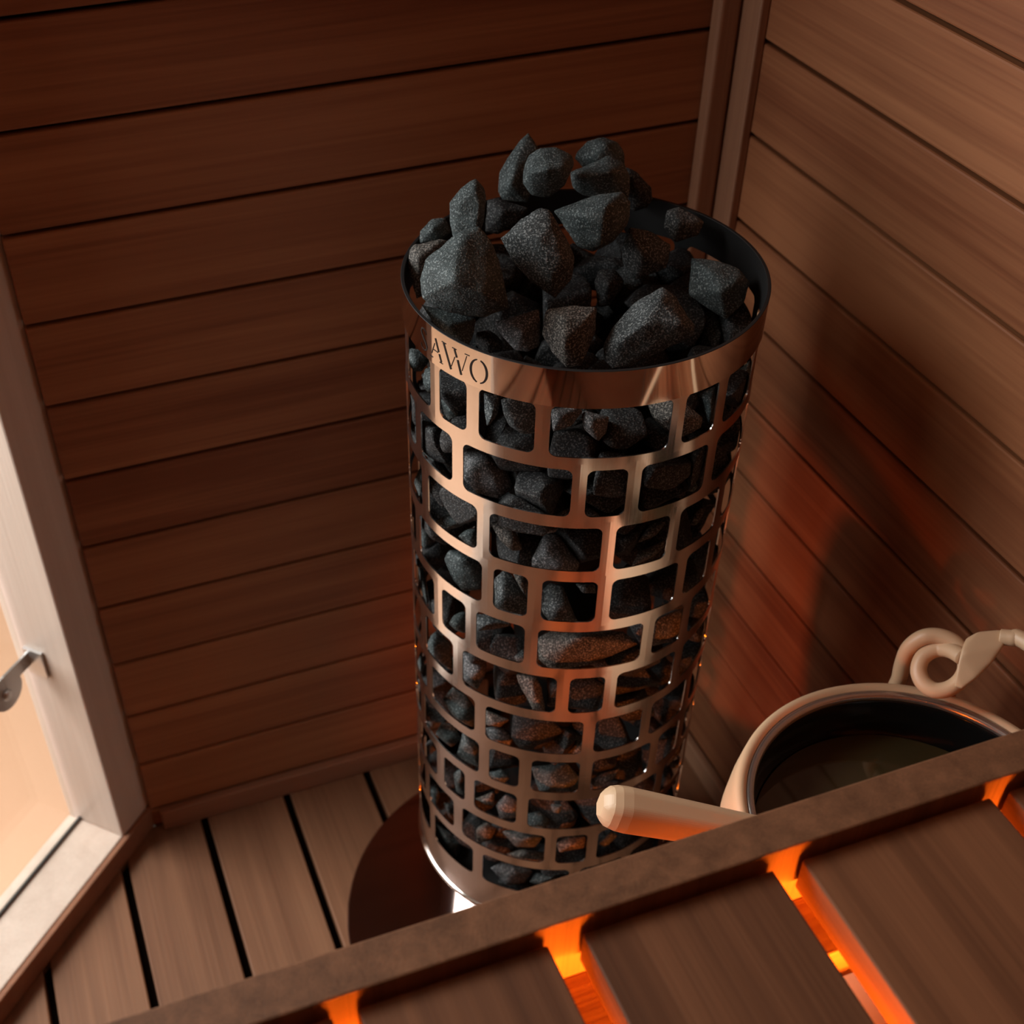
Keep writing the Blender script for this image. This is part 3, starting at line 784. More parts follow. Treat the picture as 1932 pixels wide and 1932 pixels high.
# ------------------------------------------------------------------ stones
STONES = [
('T11','largest three-faced stone on the left front of the heap, brown lower face','-303 -22 19 -302 -8 44 -294 -34 38 -283 5 78 -277 -27 86 -266 -78 73 -265 -49 -2 -264 28 -1 -264 39 18 -250 49 43 -244 -38 106 -244 5 104 -236 9 -16 -235 60 16 -221 49 62 -219 4 119 -218 -94 51 -210 -74 -9 -208 33 -13 -203 48 74 -195 -10 -21 -194 -4 122 -184 42 76 -182 -18 106 -175 32 64 -171 35 15 -170 -42 72 -168 -82 4 -166 14 39 -165 -16 -12'),
('T14','speckled tapering stone with white left edge at the middle of the front rim','-121 -96 -45 -112 -81 -16 -109 -118 -70 -105 -78 -8 -101 -146 -36 -94 -127 -2 -93 -64 -67 -92 -142 -93 -86 -53 -46 -84 -81 -86 -82 -51 -40 -72 -99 -103 -67 -151 -88 -65 -93 0 -63 -72 -95 -55 -137 -5 -53 -105 -99 -52 -62 -35 -49 -76 -91 -40 -59 -59 -36 -133 -38 -31 -92 -63 -27 -112 -2 -24 -77 -36'),
('T15','large oblong speckled stone against the right front rim','-31 -151 -84 -28 -136 -62 -20 -165 -96 -10 -171 -34 -8 -129 -35 -1 -173 -92 9 -115 -99 11 -105 -82 17 -126 -107 21 -185 -6 30 -132 -104 31 -127 2 37 -88 -78 51 -83 -58 56 -168 26 63 -190 -63 77 -144 -83 77 -134 29 81 -205 -8 88 -103 -15 89 -101 -53 92 -151 17 99 -116 -24 111 -199 -37 113 -191 -23 113 -151 -63 115 -145 -53'),
('T12','dark green stone against the left front rim under the largest stone','-291 30 -16 -275 4 -46 -266 49 -44 -257 -29 -33 -254 31 -67 -245 -26 -77 -233 8 -89 -230 43 -65 -223 -36 -79 -221 23 -91 -217 2 -90 -210 -30 -63 -207 5 -79 -202 -18 -39 -201 14 -62'),
('T7','speckled pentagonal stone in the middle of the heap, pointing down towards the rim','-148 29 74 -135 5 43 -125 -2 92 -113 28 101 -111 63 45 -110 -25 11 -103 -36 93 -102 45 22 -88 -60 29 -85 62 65 -83 23 -1 -79 24 120 -77 -55 -14 -73 -16 107 -72 74 45 -68 -58 65 -64 15 117 -60 59 79 -59 1 -20 -56 37 -6 -49 53 76 -47 -51 16 -45 -14 83 -37 4 2 -35 -38 48 -35 32 51 -29 44 27 -28 14 26'),
('T13','white-edged stone near the front left rim, right of the dark green stone','-183 -26 -47 -170 -43 -64 -169 -49 -41 -156 -1 -72 -153 -66 -87 -146 -81 -44 -134 -30 -101 -132 -8 -102 -131 -77 -89 -118 -38 -103 -112 -79 -80 -106 -4 -78 -104 -40 -96 -103 -60 -45 -102 -47 -25 -99 -15 -91 -97 -26 -71 -97 -16 -56'),
('T21','small blue-black stone low at the front left, between two larger stones','-206 -12 -94 -199 -1 -74 -190 -28 -109 -189 -33 -78 -189 13 -111 -183 20 -96 -177 1 -121 -175 -9 -70 -173 25 -110 -171 25 -109 -169 25 -108 -166 15 -93 -160 -38 -105 -156 -28 -88 -155 -7 -119 -152 1 -106'),
('T8','upright slab-like stone standing on the left of the heap','-199 127 71 -198 111 40 -195 138 95 -190 111 102 -178 142 39 -178 154 61 -175 141 116 -175 162 79 -163 84 69 -161 164 94 -158 95 40 -157 140 128 -156 114 132 -156 174 82 -153 93 104 -149 131 39 -148 164 103 -145 101 62 -145 138 132 -143 153 52 -139 135 55 -139 162 106 -136 156 63 -133 125 116 -132 117 101 -130 147 83 -130 153 94'),
('T2','rounded blunt-ended stone at the back of the heap, right of the pointed one','-53 161 94 -49 128 129 -48 169 115 -40 145 76 -37 175 137 -28 113 138 -27 190 84 -24 196 100 -17 178 71 -16 172 151 -16 200 116 -11 131 73 0 198 126 2 192 76 3 109 138 4 168 69 11 188 76 13 160 154 18 127 92 21 189 128 25 165 83 25 196 107 35 143 140 36 136 127 38 172 108 38 177 118'),
('T10','flat-topped speckled stone leaning on the far left rim of the heater','-271 139 -22 -270 143 -15 -266 113 -65 -266 153 -5 -266 153 0 -265 154 12 -263 157 15 -258 164 -14 -256 125 14 -256 158 21 -256 166 5 -254 166 -35 -252 111 -59 -252 173 -22 -250 147 -66 -247 179 -7 -246 181 -22 -245 181 -12 -243 182 -31 -242 180 -4 -239 145 -62 -235 187 -17 -225 128 29 -221 121 -23 -217 153 -35 -211 176 -22 -204 145 30 -204 171 4 -195 166 0 -191 138 26'),
('T6','big wedge-shaped stone right of the heap centre, behind the speckled pentagonal one','-21 97 69 8 52 15 9 38 82 17 127 45 32 36 8 35 11 75 36 14 28 39 93 4 43 26 100 51 131 34 57 82 0 58 73 100 69 27 27 76 109 67 84 75 13 86 121 49 93 58 103 95 29 55 101 98 70 103 44 88 103 77 34 104 101 30 109 88 59'),
('T16','angular grey stone lying alone near the right rim','178 -50 -58 191 -20 0 204 -77 -6 205 -79 -76 208 -106 -30 214 -22 -75 223 0 -33 229 -45 1 230 -105 -90 234 -43 -89 238 -104 -14 241 -8 -68 251 -18 -32 252 -62 -99 261 -106 -61 263 -73 -9 263 -11 -50 275 -93 -27 275 -63 -78 276 -39 -39 277 -40 -81 285 -54 -53'),
('T9','small round stone at the left rear rim behind the upright slab','-232 191 0 -229 202 22 -225 207 18 -220 213 5 -215 216 -8 -213 219 -7 -212 175 35 -206 225 13 -205 204 40 -200 230 -1 -200 230 8 -200 231 4 -199 180 -1 -199 231 2 -196 225 21 -191 208 -8 -178 195 41 -178 222 -1 -176 219 22 -172 180 18 -171 208 5'),
('T17','dark angular stone right of centre, behind the large oblong stone','96 46 -31 97 61 -6 109 33 20 111 23 -56 115 4 2 116 70 28 127 83 -49 128 94 -31 138 66 -67 142 101 -5 145 104 -44 149 93 -59 154 45 22 168 5 -32 170 82 -10 178 95 -28 179 21 5 180 53 -50 189 64 -22'),
('T20','nearly black stone in the gap above the tapering front stone','51 40 -105 52 66 -64 65 28 -56 65 71 -45 74 29 -103 74 76 -116 75 94 -86 84 98 -72 87 96 -109 89 106 -92 91 59 -41 91 67 -115 104 40 -62 104 90 -69 109 92 -97 113 75 -84'),
('T4','lumpy grey-green stone at the back right of the heap, below the farthest stone','58 202 80 59 157 88 60 189 55 74 175 43 84 195 92 91 231 58 92 221 39 103 211 31 104 137 104 110 226 67 113 234 38 115 149 33 125 184 111 126 221 25 130 219 25 133 192 24 140 218 81 149 136 43 151 164 98 156 149 75 157 183 31 159 203 71 163 192 54'),
('T19','black shadowed stone between the upright slab and the blunt-ended stone','-105 200 -8 -93 223 46 -82 188 -11 -81 234 -19 -76 187 36 -72 217 49 -72 252 21 -64 226 -21 -58 247 -19 -57 247 23 -45 183 9 -40 240 -17 -40 252 6 -37 222 -7 -20 187 34 -19 225 12'),
('T18','shadowed stone touching the back right inner rim','196 91 0 204 103 29 210 60 24 212 68 -24 224 120 -16 226 94 37 229 129 4 235 103 -34 241 126 -28 242 135 -12 246 122 10 252 53 -8 264 59 15 264 92 -22 267 114 -22 273 96 -6'),
('T5','almost black stone at the back right edge of the heap sloping to the rim','163 193 15 168 208 47 177 174 -7 177 214 67 181 168 43 189 225 1 192 236 25 193 236 22 193 236 28 194 235 41 195 200 60 195 235 44 197 233 3 198 232 -1 199 211 -15 202 228 -6 204 163 1 205 225 41 205 226 -9 209 222 -13 209 222 39 215 176 37 215 217 -11 216 166 18 219 203 -9 219 213 -7 225 207 1 225 208 20 227 204 4 227 206 6'),
('T1','tall pointed dark stone at the back left of the heap, highest in the heap','-49 282 24 -42 295 57 -41 272 11 -33 254 50 -24 314 20 -19 266 77 -19 323 43 -18 306 10 -15 299 90 4 250 6 4 341 60 5 302 114 14 290 6 16 329 85 19 338 68 20 264 48 21 301 124 26 300 37 27 328 92 28 329 58 36 282 99 38 314 74'),
('T3','dark stone at the far back right of the heap, behind the pale lumpy one','107 289 61 114 292 74 120 274 43 129 255 73 133 291 91 137 318 46 142 320 56 146 307 33 152 254 97 156 320 68 160 281 99 162 246 32 176 312 74 177 287 25 185 322 59 187 265 93 188 320 58 194 237 46 194 250 73 195 300 70 198 308 44 201 280 35 201 290 54'),
('I06','leftmost stone behind the fourth opening from the left in the top row','-155 -233 -144 -150 -209 -110 -147 -238 -116 -147 -236 -110 -141 -238 -107 -138 -213 -152 -134 -196 -128 -124 -202 -147 -122 -242 -134 -114 -220 -145 -104 -227 -104 -103 -210 -145 -102 -205 -137 -101 -209 -123 -100 -236 -113 -98 -216 -130'),
('I07','third stone behind the fourth opening from the left in the top row','-104 -237 -121 -104 -230 -129 -103 -262 -130 -103 -243 -144 -99 -235 -115 -95 -270 -139 -95 -226 -116 -95 -221 -120 -94 -211 -130 -93 -255 -115 -90 -208 -135 -89 -226 -157 -85 -266 -160 -81 -222 -165 -78 -226 -168 -75 -243 -168 -70 -263 -147 -70 -230 -168 -65 -241 -159 -59 -250 -122 -56 -231 -141'),
('I05','rightmost stone behind the third opening from the left in the top row','-216 -166 -131 -215 -152 -111 -212 -199 -135 -212 -185 -122 -210 -183 -150 -201 -149 -146 -200 -139 -132 -196 -199 -133 -196 -162 -160 -190 -201 -161 -189 -159 -105 -189 -154 -166 -184 -158 -167 -182 -175 -169 -181 -144 -128 -166 -210 -159 -165 -153 -151 -164 -181 -167 -157 -160 -135 -156 -181 -115'),
('I04','leftmost stone behind the third opening from the left in the top row','-237 -150 -169 -235 -134 -147 -229 -115 -119 -228 -158 -140 -227 -152 -129 -226 -150 -164 -225 -127 -177 -224 -115 -161 -223 -155 -133 -220 -102 -140 -217 -127 -173 -214 -102 -157 -211 -144 -148 -208 -103 -154 -206 -123 -161 -206 -112 -166 -203 -128 -122 -201 -111 -142'),
('I08','rightmost stone behind the fourth opening from the left in the top row','21 -220 -137 25 -238 -156 27 -268 -137 39 -259 -172 48 -203 -162 51 -216 -176 52 -230 -125 53 -275 -127 55 -287 -132 61 -232 -187 63 -280 -179 64 -209 -186 71 -210 -153 74 -222 -194 79 -247 -192 80 -250 -128 91 -225 -156 94 -286 -162 100 -278 -148 101 -251 -180 102 -225 -176 105 -246 -170'),
('I15','lower stone behind the third opening from the left in the second row','-91 -254 -334 -87 -234 -311 -86 -257 -320 -82 -253 -315 -79 -263 -320 -78 -235 -346 -75 -262 -334 -75 -221 -330 -73 -242 -311 -69 -228 -350 -67 -242 -347 -65 -230 -350 -65 -227 -330 -64 -258 -324 -59 -239 -339'),
('I14','rightmost stone behind the second opening from the left in the second row','-143 -220 -330 -131 -237 -341 -128 -206 -346 -125 -240 -312 -124 -252 -324 -119 -219 -354 -117 -205 -356 -115 -244 -340 -115 -208 -358 -108 -213 -359 -107 -224 -354 -107 -224 -314 -102 -209 -335 -96 -243 -328 -93 -223 -345'),
('I03','lower stone behind the second opening from the left in the top row','-277 -31 -173 -276 -51 -199 -272 -64 -180 -270 -66 -185 -264 -31 -210 -264 -17 -191 -263 -66 -214 -256 -72 -186 -256 -17 -206 -255 -35 -167 -255 -24 -216 -254 -42 -221 -249 -19 -187 -244 -15 -197 -239 -62 -196 -237 -39 -208 -233 -48 -173 -233 -28 -191'),
('I13','leftmost stone behind the second opening from the left in the second row','-270 -118 -285 -259 -85 -240 -253 -140 -251 -251 -144 -308 -247 -92 -307 -239 -68 -274 -233 -111 -324 -227 -133 -240 -225 -96 -329 -224 -167 -269 -224 -96 -236 -216 -166 -317 -213 -76 -271 -207 -127 -331 -200 -78 -295 -198 -80 -296 -190 -132 -263 -188 -103 -291 -186 -163 -298 -185 -125 -317'),
('I23','second stone behind the second opening from the left in the third row','-159 -208 -358 -150 -224 -369 -146 -194 -375 -144 -225 -354 -139 -205 -383 -136 -235 -352 -136 -195 -387 -132 -229 -366 -129 -198 -388 -126 -209 -381 -123 -223 -355 -119 -205 -373'),
('I09','right-hand stone behind the fifth opening from the left in the top row','133 -223 -155 133 -197 -157 136 -242 -165 138 -238 -204 141 -224 -151 150 -183 -178 151 -235 -190 153 -212 -212 162 -210 -202 163 -204 -141 168 -182 -185 170 -188 -191 170 -186 -188 171 -188 -167'),
('I02','upper stone behind the second opening from the left in the top row','-291 15 -175 -289 23 -164 -287 7 -186 -282 30 -150 -280 -6 -153 -278 -7 -164 -276 1 -188 -275 37 -191 -273 43 -182 -272 31 -198 -270 30 -144 -268 48 -172 -263 27 -200 -263 43 -201 -259 48 -167 -249 -18 -160 -244 14 -154 -242 -13 -191 -240 36 -175 -239 17 -202 -234 36 -195 -222 17 -193 -222 24 -184 -219 -3 -166 -218 -13 -179'),
('I22','third stone behind the second opening from the left in the third row','-176 -219 -439 -172 -209 -427 -157 -236 -400 -153 -197 -458 -150 -189 -449 -146 -242 -447 -137 -257 -423 -137 -192 -391 -136 -184 -460 -131 -245 -408 -131 -213 -464 -124 -177 -423 -116 -203 -391 -111 -182 -444 -109 -185 -423 -101 -203 -461 -100 -259 -442 -97 -226 -460 -90 -253 -431 -90 -222 -452'),
('I21','leftmost stone behind the second opening from the left in the third row','-225 -139 -380 -216 -168 -407 -210 -129 -402 -204 -150 -422 -201 -196 -395 -198 -189 -422 -194 -174 -377 -191 -166 -433 -187 -149 -373 -183 -153 -431 -183 -137 -397 -180 -152 -429 -178 -196 -420 -177 -144 -418 -176 -171 -431'),
('I16','right-hand stone behind the fourth opening from the left in the second row','104 -249 -296 104 -245 -328 111 -241 -292 112 -207 -280 118 -255 -329 119 -225 -337 121 -214 -282 124 -198 -303 127 -253 -319 128 -232 -338 131 -203 -304 134 -219 -337 136 -231 -331 136 -218 -334 139 -209 -322'),
('I25','right-hand stone behind the third opening from the left in the third row','10 -259 -410 22 -270 -382 24 -264 -378 29 -243 -420 38 -272 -384 43 -248 -377 46 -268 -395 53 -234 -396 56 -241 -419 68 -260 -373 68 -240 -410 71 -243 -393'),
('I12','right-hand stone behind the first opening from the left in the second row','-273 -34 -313 -272 -25 -302 -267 -51 -310 -267 -41 -296 -264 -53 -333 -262 -16 -328 -261 -10 -320 -256 -30 -342 -254 -55 -331 -254 -48 -302 -251 -23 -290 -248 -32 -341 -246 -18 -341 -246 -8 -311 -245 -6 -325 -243 -8 -327 -241 -39 -305 -239 -20 -322'),
('I00','upper stone behind the first opening from the left in the top row','-291 91 -174 -291 94 -174 -291 94 -171 -287 103 -152 -285 106 -150 -284 81 -187 -283 78 -160 -280 112 -186 -280 119 -164 -279 105 -149 -277 76 -168 -277 123 -168 -275 104 -195 -274 77 -166 -271 121 -167 -270 76 -187 -269 100 -151 -267 126 -178 -264 101 -195 -263 118 -168 -260 115 -192 -258 92 -158 -257 122 -179 -256 112 -174 -253 80 -172 -252 104 -184'),
('I10','right-hand stone behind the sixth opening from the left in the top row','224 -176 -166 225 -192 -173 226 -168 -189 230 -187 -208 231 -186 -167 232 -153 -163 242 -184 -182 243 -183 -193 243 -183 -180 244 -147 -202 248 -161 -217 249 -136 -184 253 -170 -196 253 -170 -166 255 -166 -179 258 -162 -197 258 -154 -141 258 -130 -194 261 -157 -200 261 -148 -213 265 -144 -204 268 -137 -168'),
('I32','right-hand stone behind the third opening from the left in the fourth row','-94 -234 -490 -89 -258 -488 -86 -254 -505 -81 -257 -483 -80 -222 -508 -74 -237 -520 -70 -226 -523 -70 -223 -520 -61 -224 -517 -60 -266 -503 -58 -251 -487 -55 -246 -518 -53 -234 -506'),
('I01','lower stone behind the first opening from the left in the top row','-292 85 -208 -292 86 -200 -292 87 -209 -292 89 -183 -291 94 -212 -291 94 -184 -291 94 -180 -290 96 -179 -288 100 -215 -288 101 -179 -286 102 -181 -286 105 -180 -285 93 -193 -283 111 -195 -283 112 -212 -281 114 -207 -281 116 -208 -281 116 -205'),
('I24','middle stone behind the third opening from the left in the third row','5 -259 -464 22 -247 -442 26 -242 -474 27 -268 -428 37 -234 -458 38 -279 -429 41 -266 -449 45 -228 -464 53 -242 -473 71 -265 -430 73 -247 -449 74 -256 -418 76 -240 -441'),
('I30','right-hand stone behind the second opening from the left in the fourth row','-191 -173 -486 -188 -202 -491 -184 -197 -507 -182 -202 -485 -179 -161 -507 -177 -214 -521 -174 -179 -522 -172 -163 -521 -171 -182 -486 -169 -191 -532 -165 -168 -507 -163 -199 -500 -159 -181 -517 -158 -169 -521'),
('I19','rightmost stone behind the first opening from the left in the third row','-267 -87 -444 -253 -72 -461 -250 -84 -434 -249 -108 -460 -247 -102 -428 -244 -115 -444 -241 -70 -453 -240 -88 -472 -239 -105 -433 -237 -67 -465 -235 -114 -460 -231 -79 -475 -230 -92 -472 -230 -68 -463 -228 -106 -448 -228 -91 -432 -225 -86 -464 -225 -75 -452'),
('I31','left-hand stone behind the third opening from the left in the fourth row','-154 -229 -547 -146 -203 -518 -144 -250 -563 -138 -242 -516 -136 -210 -564 -134 -256 -523 -130 -191 -543 -129 -225 -575 -125 -200 -568 -125 -200 -505 -120 -255 -519 -115 -188 -533 -109 -216 -576 -106 -214 -509 -105 -192 -551 -101 -199 -536 -98 -250 -540 -95 -225 -559 -94 -271 -558 -92 -241 -572'),
('I18','third stone behind the first opening from the left in the third row','-293 -45 -430 -291 -62 -449 -275 -27 -449 -273 -39 -463 -260 -82 -421 -251 -69 -406 -250 -85 -416 -250 -70 -441 -241 -19 -446 -234 -37 -464 -229 -27 -450 -228 -46 -404 -227 -27 -430 -218 -42 -443 -216 -66 -422'),
('I29','left-hand stone behind the second opening from the left in the fourth row','-228 -180 -556 -219 -198 -525 -216 -144 -515 -209 -156 -574 -208 -175 -505 -205 -201 -566 -201 -130 -544 -193 -141 -502 -192 -171 -582 -192 -133 -565 -183 -128 -535 -182 -156 -509 -182 -151 -508 -179 -152 -512 -176 -214 -567 -174 -131 -555 -173 -137 -539 -171 -181 -582 -170 -179 -529 -169 -153 -575 -164 -194 -542 -162 -166 -563'),
('I27','rightmost stone behind the first opening from the left in the fourth row','-282 -54 -521 -274 -90 -556 -268 -46 -508 -265 -39 -547 -261 -109 -570 -259 -65 -572 -256 -85 -503 -254 -33 -537 -250 -88 -502 -249 -79 -583 -248 -53 -506 -239 -38 -536 -232 -63 -581 -231 -38 -554 -227 -119 -567 -224 -86 -581 -220 -49 -561 -216 -101 -544 -216 -73 -564 -216 -60 -550 -215 -83 -525'),
('I26','right-hand stone behind the fourth opening from the left in the third row','148 -198 -454 156 -199 -434 162 -208 -439 165 -209 -453 165 -182 -465 171 -209 -430 178 -190 -465 178 -172 -464 180 -189 -423 185 -181 -468 189 -176 -443 190 -199 -426 194 -175 -456 196 -183 -445'),
('I11','middle stone behind the first opening from the left in the second row','-276 97 -356 -272 84 -372 -260 119 -376 -259 82 -333 -258 110 -387 -257 75 -338 -253 64 -389 -247 131 -378 -245 65 -336 -244 114 -320 -243 95 -400 -237 132 -350 -230 131 -371 -226 115 -389 -216 112 -365 -215 88 -341'),
('I37','left-hand stone behind the fourth opening from the left in the fifth row','-158 -232 -670 -147 -203 -640 -139 -257 -684 -119 -204 -627 -115 -271 -610 -111 -190 -718 -103 -169 -695 -97 -209 -728 -94 -271 -594 -82 -169 -686 -75 -280 -673 -51 -165 -713 -50 -225 -720 -42 -196 -737 -2 -206 -726 7 -263 -619 12 -213 -680 27 -236 -693 28 -294 -636'),
('I35','second stone behind the third opening from the left in the fifth row','-249 -145 -645 -242 -121 -620 -239 -160 -618 -233 -125 -661 -228 -108 -643 -224 -110 -661 -221 -154 -643 -215 -156 -615 -214 -161 -617 -213 -132 -660 -213 -108 -654 -211 -130 -617 -206 -114 -640 -196 -116 -656 -181 -138 -653 -177 -162 -634'),
('I36','rightmost stone behind the third opening from the left in the fifth row','-189 -189 -691 -186 -201 -700 -180 -201 -684 -178 -175 -709 -175 -184 -716 -170 -200 -678 -170 -172 -718 -169 -209 -687 -169 -208 -700 -169 -175 -721 -164 -184 -676 -163 -189 -715 -160 -169 -711 -159 -172 -698 -156 -201 -688 -153 -184 -707'),
('I17','leftmost stone behind the first opening from the left in the third row','-288 96 -446 -281 70 -477 -280 67 -440 -278 81 -429 -277 115 -462 -272 95 -484 -271 78 -426 -268 110 -422 -266 82 -455 -262 125 -444 -259 129 -457 -258 112 -476 -257 128 -457 -253 97 -431 -252 115 -452'),
('I38','dark stone behind the fifth opening from the left in the fifth row','38 -218 -657 47 -252 -682 52 -218 -649 65 -262 -619 67 -267 -684 67 -256 -621 69 -198 -687 71 -277 -640 76 -223 -705 80 -198 -681 91 -234 -706 102 -214 -710 105 -216 -710 109 -218 -710 115 -282 -668 117 -282 -669 127 -246 -696 139 -241 -621 143 -215 -660 146 -254 -628 149 -225 -666'),
('I40','right-hand stone behind the second opening from the left in the sixth row','-177 -173 -756 -175 -200 -777 -165 -236 -772 -163 -243 -809 -162 -165 -784 -160 -184 -800 -158 -238 -768 -154 -212 -749 -152 -216 -823 -139 -252 -806 -139 -198 -822 -139 -191 -755 -136 -198 -820 -134 -222 -821 -134 -178 -784 -132 -212 -770 -129 -193 -795'),
('I33','lower stone behind the second opening from the left in the fifth row','-275 -57 -691 -268 -78 -685 -265 -77 -684 -265 -73 -678 -263 -42 -708 -260 -75 -703 -259 -50 -678 -254 -39 -718 -252 -55 -717 -251 -37 -699 -244 -32 -707 -242 -86 -707 -239 -63 -720 -237 -45 -717 -234 -53 -672 -233 -39 -694'),
('I20','leftmost stone behind the first opening from the left in the fourth row','-280 86 -598 -277 106 -574 -276 77 -585 -273 75 -608 -268 120 -594 -266 113 -618 -265 86 -564 -265 97 -619 -265 116 -559 -265 122 -608 -262 82 -568 -259 127 -583 -257 76 -600 -255 125 -600 -253 98 -613 -238 101 -604 -236 80 -588'),
('I39','left-hand stone behind the second opening from the left in the sixth row','-265 -120 -802 -254 -137 -780 -253 -76 -759 -249 -97 -820 -243 -144 -816 -241 -116 -763 -241 -66 -789 -238 -136 -769 -234 -115 -830 -234 -85 -760 -231 -70 -808 -228 -69 -806 -227 -72 -790 -220 -130 -796 -217 -105 -815 -214 -80 -811 -208 -110 -773 -208 -90 -799'),
('I45','leftmost stone behind the second opening from the left in the seventh row','-231 -157 -907 -224 -132 -884 -220 -176 -894 -220 -174 -890 -219 -142 -924 -213 -123 -907 -211 -135 -931 -208 -170 -891 -205 -173 -911 -200 -153 -927 -191 -133 -922 -188 -140 -927 -179 -150 -917 -177 -169 -898'),
('I28','dark stone behind the first opening from the left in the fifth row','-283 73 -682 -282 88 -720 -280 63 -710 -277 59 -749 -274 69 -687 -273 130 -673 -271 116 -745 -270 61 -744 -267 95 -766 -267 116 -767 -264 147 -710 -263 119 -681 -261 96 -762 -257 139 -716 -257 145 -735 -253 143 -735'),
('I44','second stone behind the second opening from the left in the seventh row','-229 -144 -927 -223 -171 -946 -219 -172 -919 -214 -136 -949 -212 -182 -932 -211 -149 -925 -210 -155 -963 -204 -172 -916 -200 -170 -917 -199 -152 -971 -187 -195 -953 -187 -141 -957 -184 -173 -968 -183 -147 -941 -183 -145 -945 -180 -168 -929 -179 -145 -959 -174 -165 -958 -173 -184 -939'),
('I46','rightmost stone behind the second opening from the left in the seventh row','-84 -246 -954 -82 -258 -963 -74 -268 -952 -71 -233 -973 -70 -243 -980 -64 -254 -938 -63 -267 -962 -56 -249 -979 -55 -226 -975 -53 -236 -935 -51 -240 -984 -49 -228 -974 -49 -227 -959 -47 -260 -950 -44 -244 -970'),
('I41','rightmost stone behind the first opening from the left in the seventh row','-286 -47 -919 -275 -78 -942 -268 -32 -948 -267 -103 -933 -261 -55 -965 -257 -99 -919 -257 -35 -900 -249 -105 -956 -247 -56 -981 -247 -24 -934 -244 -94 -916 -238 -58 -980 -236 -115 -961 -235 -56 -910 -232 -82 -978 -231 -39 -941 -230 -31 -955 -222 -84 -930 -222 -60 -956'),
('I53','dark stone behind the third opening from the left in the eighth row','-145 -199 -1024 -143 -252 -1061 -124 -247 -1007 -119 -270 -1018 -119 -188 -1060 -117 -227 -1088 -102 -275 -1021 -91 -196 -1079 -70 -225 -1092 -69 -282 -1055 -68 -227 -1015 -64 -248 -1083 -64 -204 -1075 -63 -208 -1053 -51 -260 -1032 -50 -232 -1066'),
('I34','dark stone behind the first opening from the left in the sixth row','-282 60 -862 -281 20 -858 -281 51 -869 -276 35 -839 -268 73 -845 -267 81 -889 -260 79 -910 -257 16 -894 -257 90 -877 -254 68 -918 -250 77 -836 -244 93 -870 -239 0 -904 -236 37 -920 -227 45 -858 -227 70 -886'),
('I54','middle stone behind the fourth opening from the left in the eighth row','-29 -257 -1066 -28 -272 -1076 -17 -265 -1040 -13 -272 -1046 -12 -244 -1084 -11 -255 -1091 0 -249 -1049 1 -284 -1044 9 -239 -1071 23 -252 -1089 23 -237 -1078 25 -272 -1054 27 -255 -1075 28 -243 -1081 39 -246 -1064 42 -260 -1038'),
('I52','lower stone behind the second opening from the left in the eighth row','-223 -166 -1079 -219 -150 -1065 -215 -175 -1060 -211 -152 -1097 -208 -140 -1087 -204 -180 -1063 -201 -140 -1098 -199 -183 -1084 -197 -139 -1097 -193 -164 -1100 -191 -155 -1061 -187 -144 -1083 -182 -148 -1099 -177 -181 -1075 -177 -163 -1094'),
('I48','rightmost stone behind the first opening from the left in the eighth row','-272 -92 -1056 -257 -75 -1080 -253 -115 -1069 -252 -99 -1025 -245 -99 -1023 -242 -92 -1089 -241 -111 -1025 -241 -60 -1022 -234 -52 -1055 -229 -134 -1076 -229 -58 -1076 -225 -105 -1094 -221 -78 -1090 -219 -73 -1085 -217 -95 -1042 -216 -77 -1069'),
('I60','third stone behind the fourth opening from the left in the ninth row','-107 -247 -1143 -107 -229 -1132 -105 -250 -1135 -97 -232 -1162 -97 -220 -1153 -95 -248 -1130 -94 -256 -1145 -91 -250 -1130 -90 -219 -1164 -88 -239 -1163 -81 -228 -1167 -80 -225 -1164 -77 -242 -1130 -75 -229 -1152'),
('I42','leftmost stone behind the first opening from the left in the seventh row','-293 72 -972 -293 85 -959 -291 91 -958 -291 94 -958 -291 94 -941 -290 96 -936 -288 87 -930 -285 83 -927 -285 94 -984 -285 107 -936 -284 109 -970 -280 88 -932 -279 120 -958 -278 123 -965 -277 124 -969 -275 126 -966 -274 84 -955 -272 114 -927 -271 103 -971 -271 126 -965 -270 125 -951'),
('I47','third stone behind the first opening from the left in the eighth row','-294 -13 -1065 -279 -23 -1048 -279 0 -1084 -272 -46 -1058 -269 3 -1044 -267 2 -1094 -264 -49 -1086 -262 -7 -1100 -261 12 -1069 -260 11 -1084 -257 -42 -1057 -257 -26 -1099 -245 -11 -1049 -244 2 -1072 -235 -22 -1090 -233 -44 -1073'),
('I56','right-hand stone behind the third opening from the left in the ninth row','-210 -171 -1163 -207 -201 -1183 -201 -193 -1150 -197 -161 -1183 -195 -182 -1198 -184 -172 -1201 -180 -161 -1146 -176 -197 -1152 -175 -153 -1171 -173 -211 -1179 -170 -190 -1195 -169 -158 -1186 -158 -170 -1177 -157 -183 -1155'),
('I59','leftmost stone behind the fourth opening from the left in the ninth row','-157 -232 -1194 -149 -205 -1173 -143 -225 -1168 -143 -217 -1211 -137 -198 -1195 -135 -240 -1173 -131 -205 -1212 -127 -238 -1166 -120 -201 -1205 -119 -214 -1169 -118 -248 -1192 -115 -229 -1209 -115 -204 -1192 -114 -216 -1214 -105 -239 -1181 -105 -222 -1201'),
('I55','middle stone behind the third opening from the left in the ninth row','-245 -131 -1171 -232 -121 -1191 -227 -152 -1180 -226 -155 -1164 -218 -135 -1198 -216 -157 -1165 -211 -149 -1158 -207 -132 -1205 -204 -162 -1181 -202 -143 -1198 -201 -131 -1203 -199 -125 -1198 -196 -135 -1159 -196 -124 -1182'),
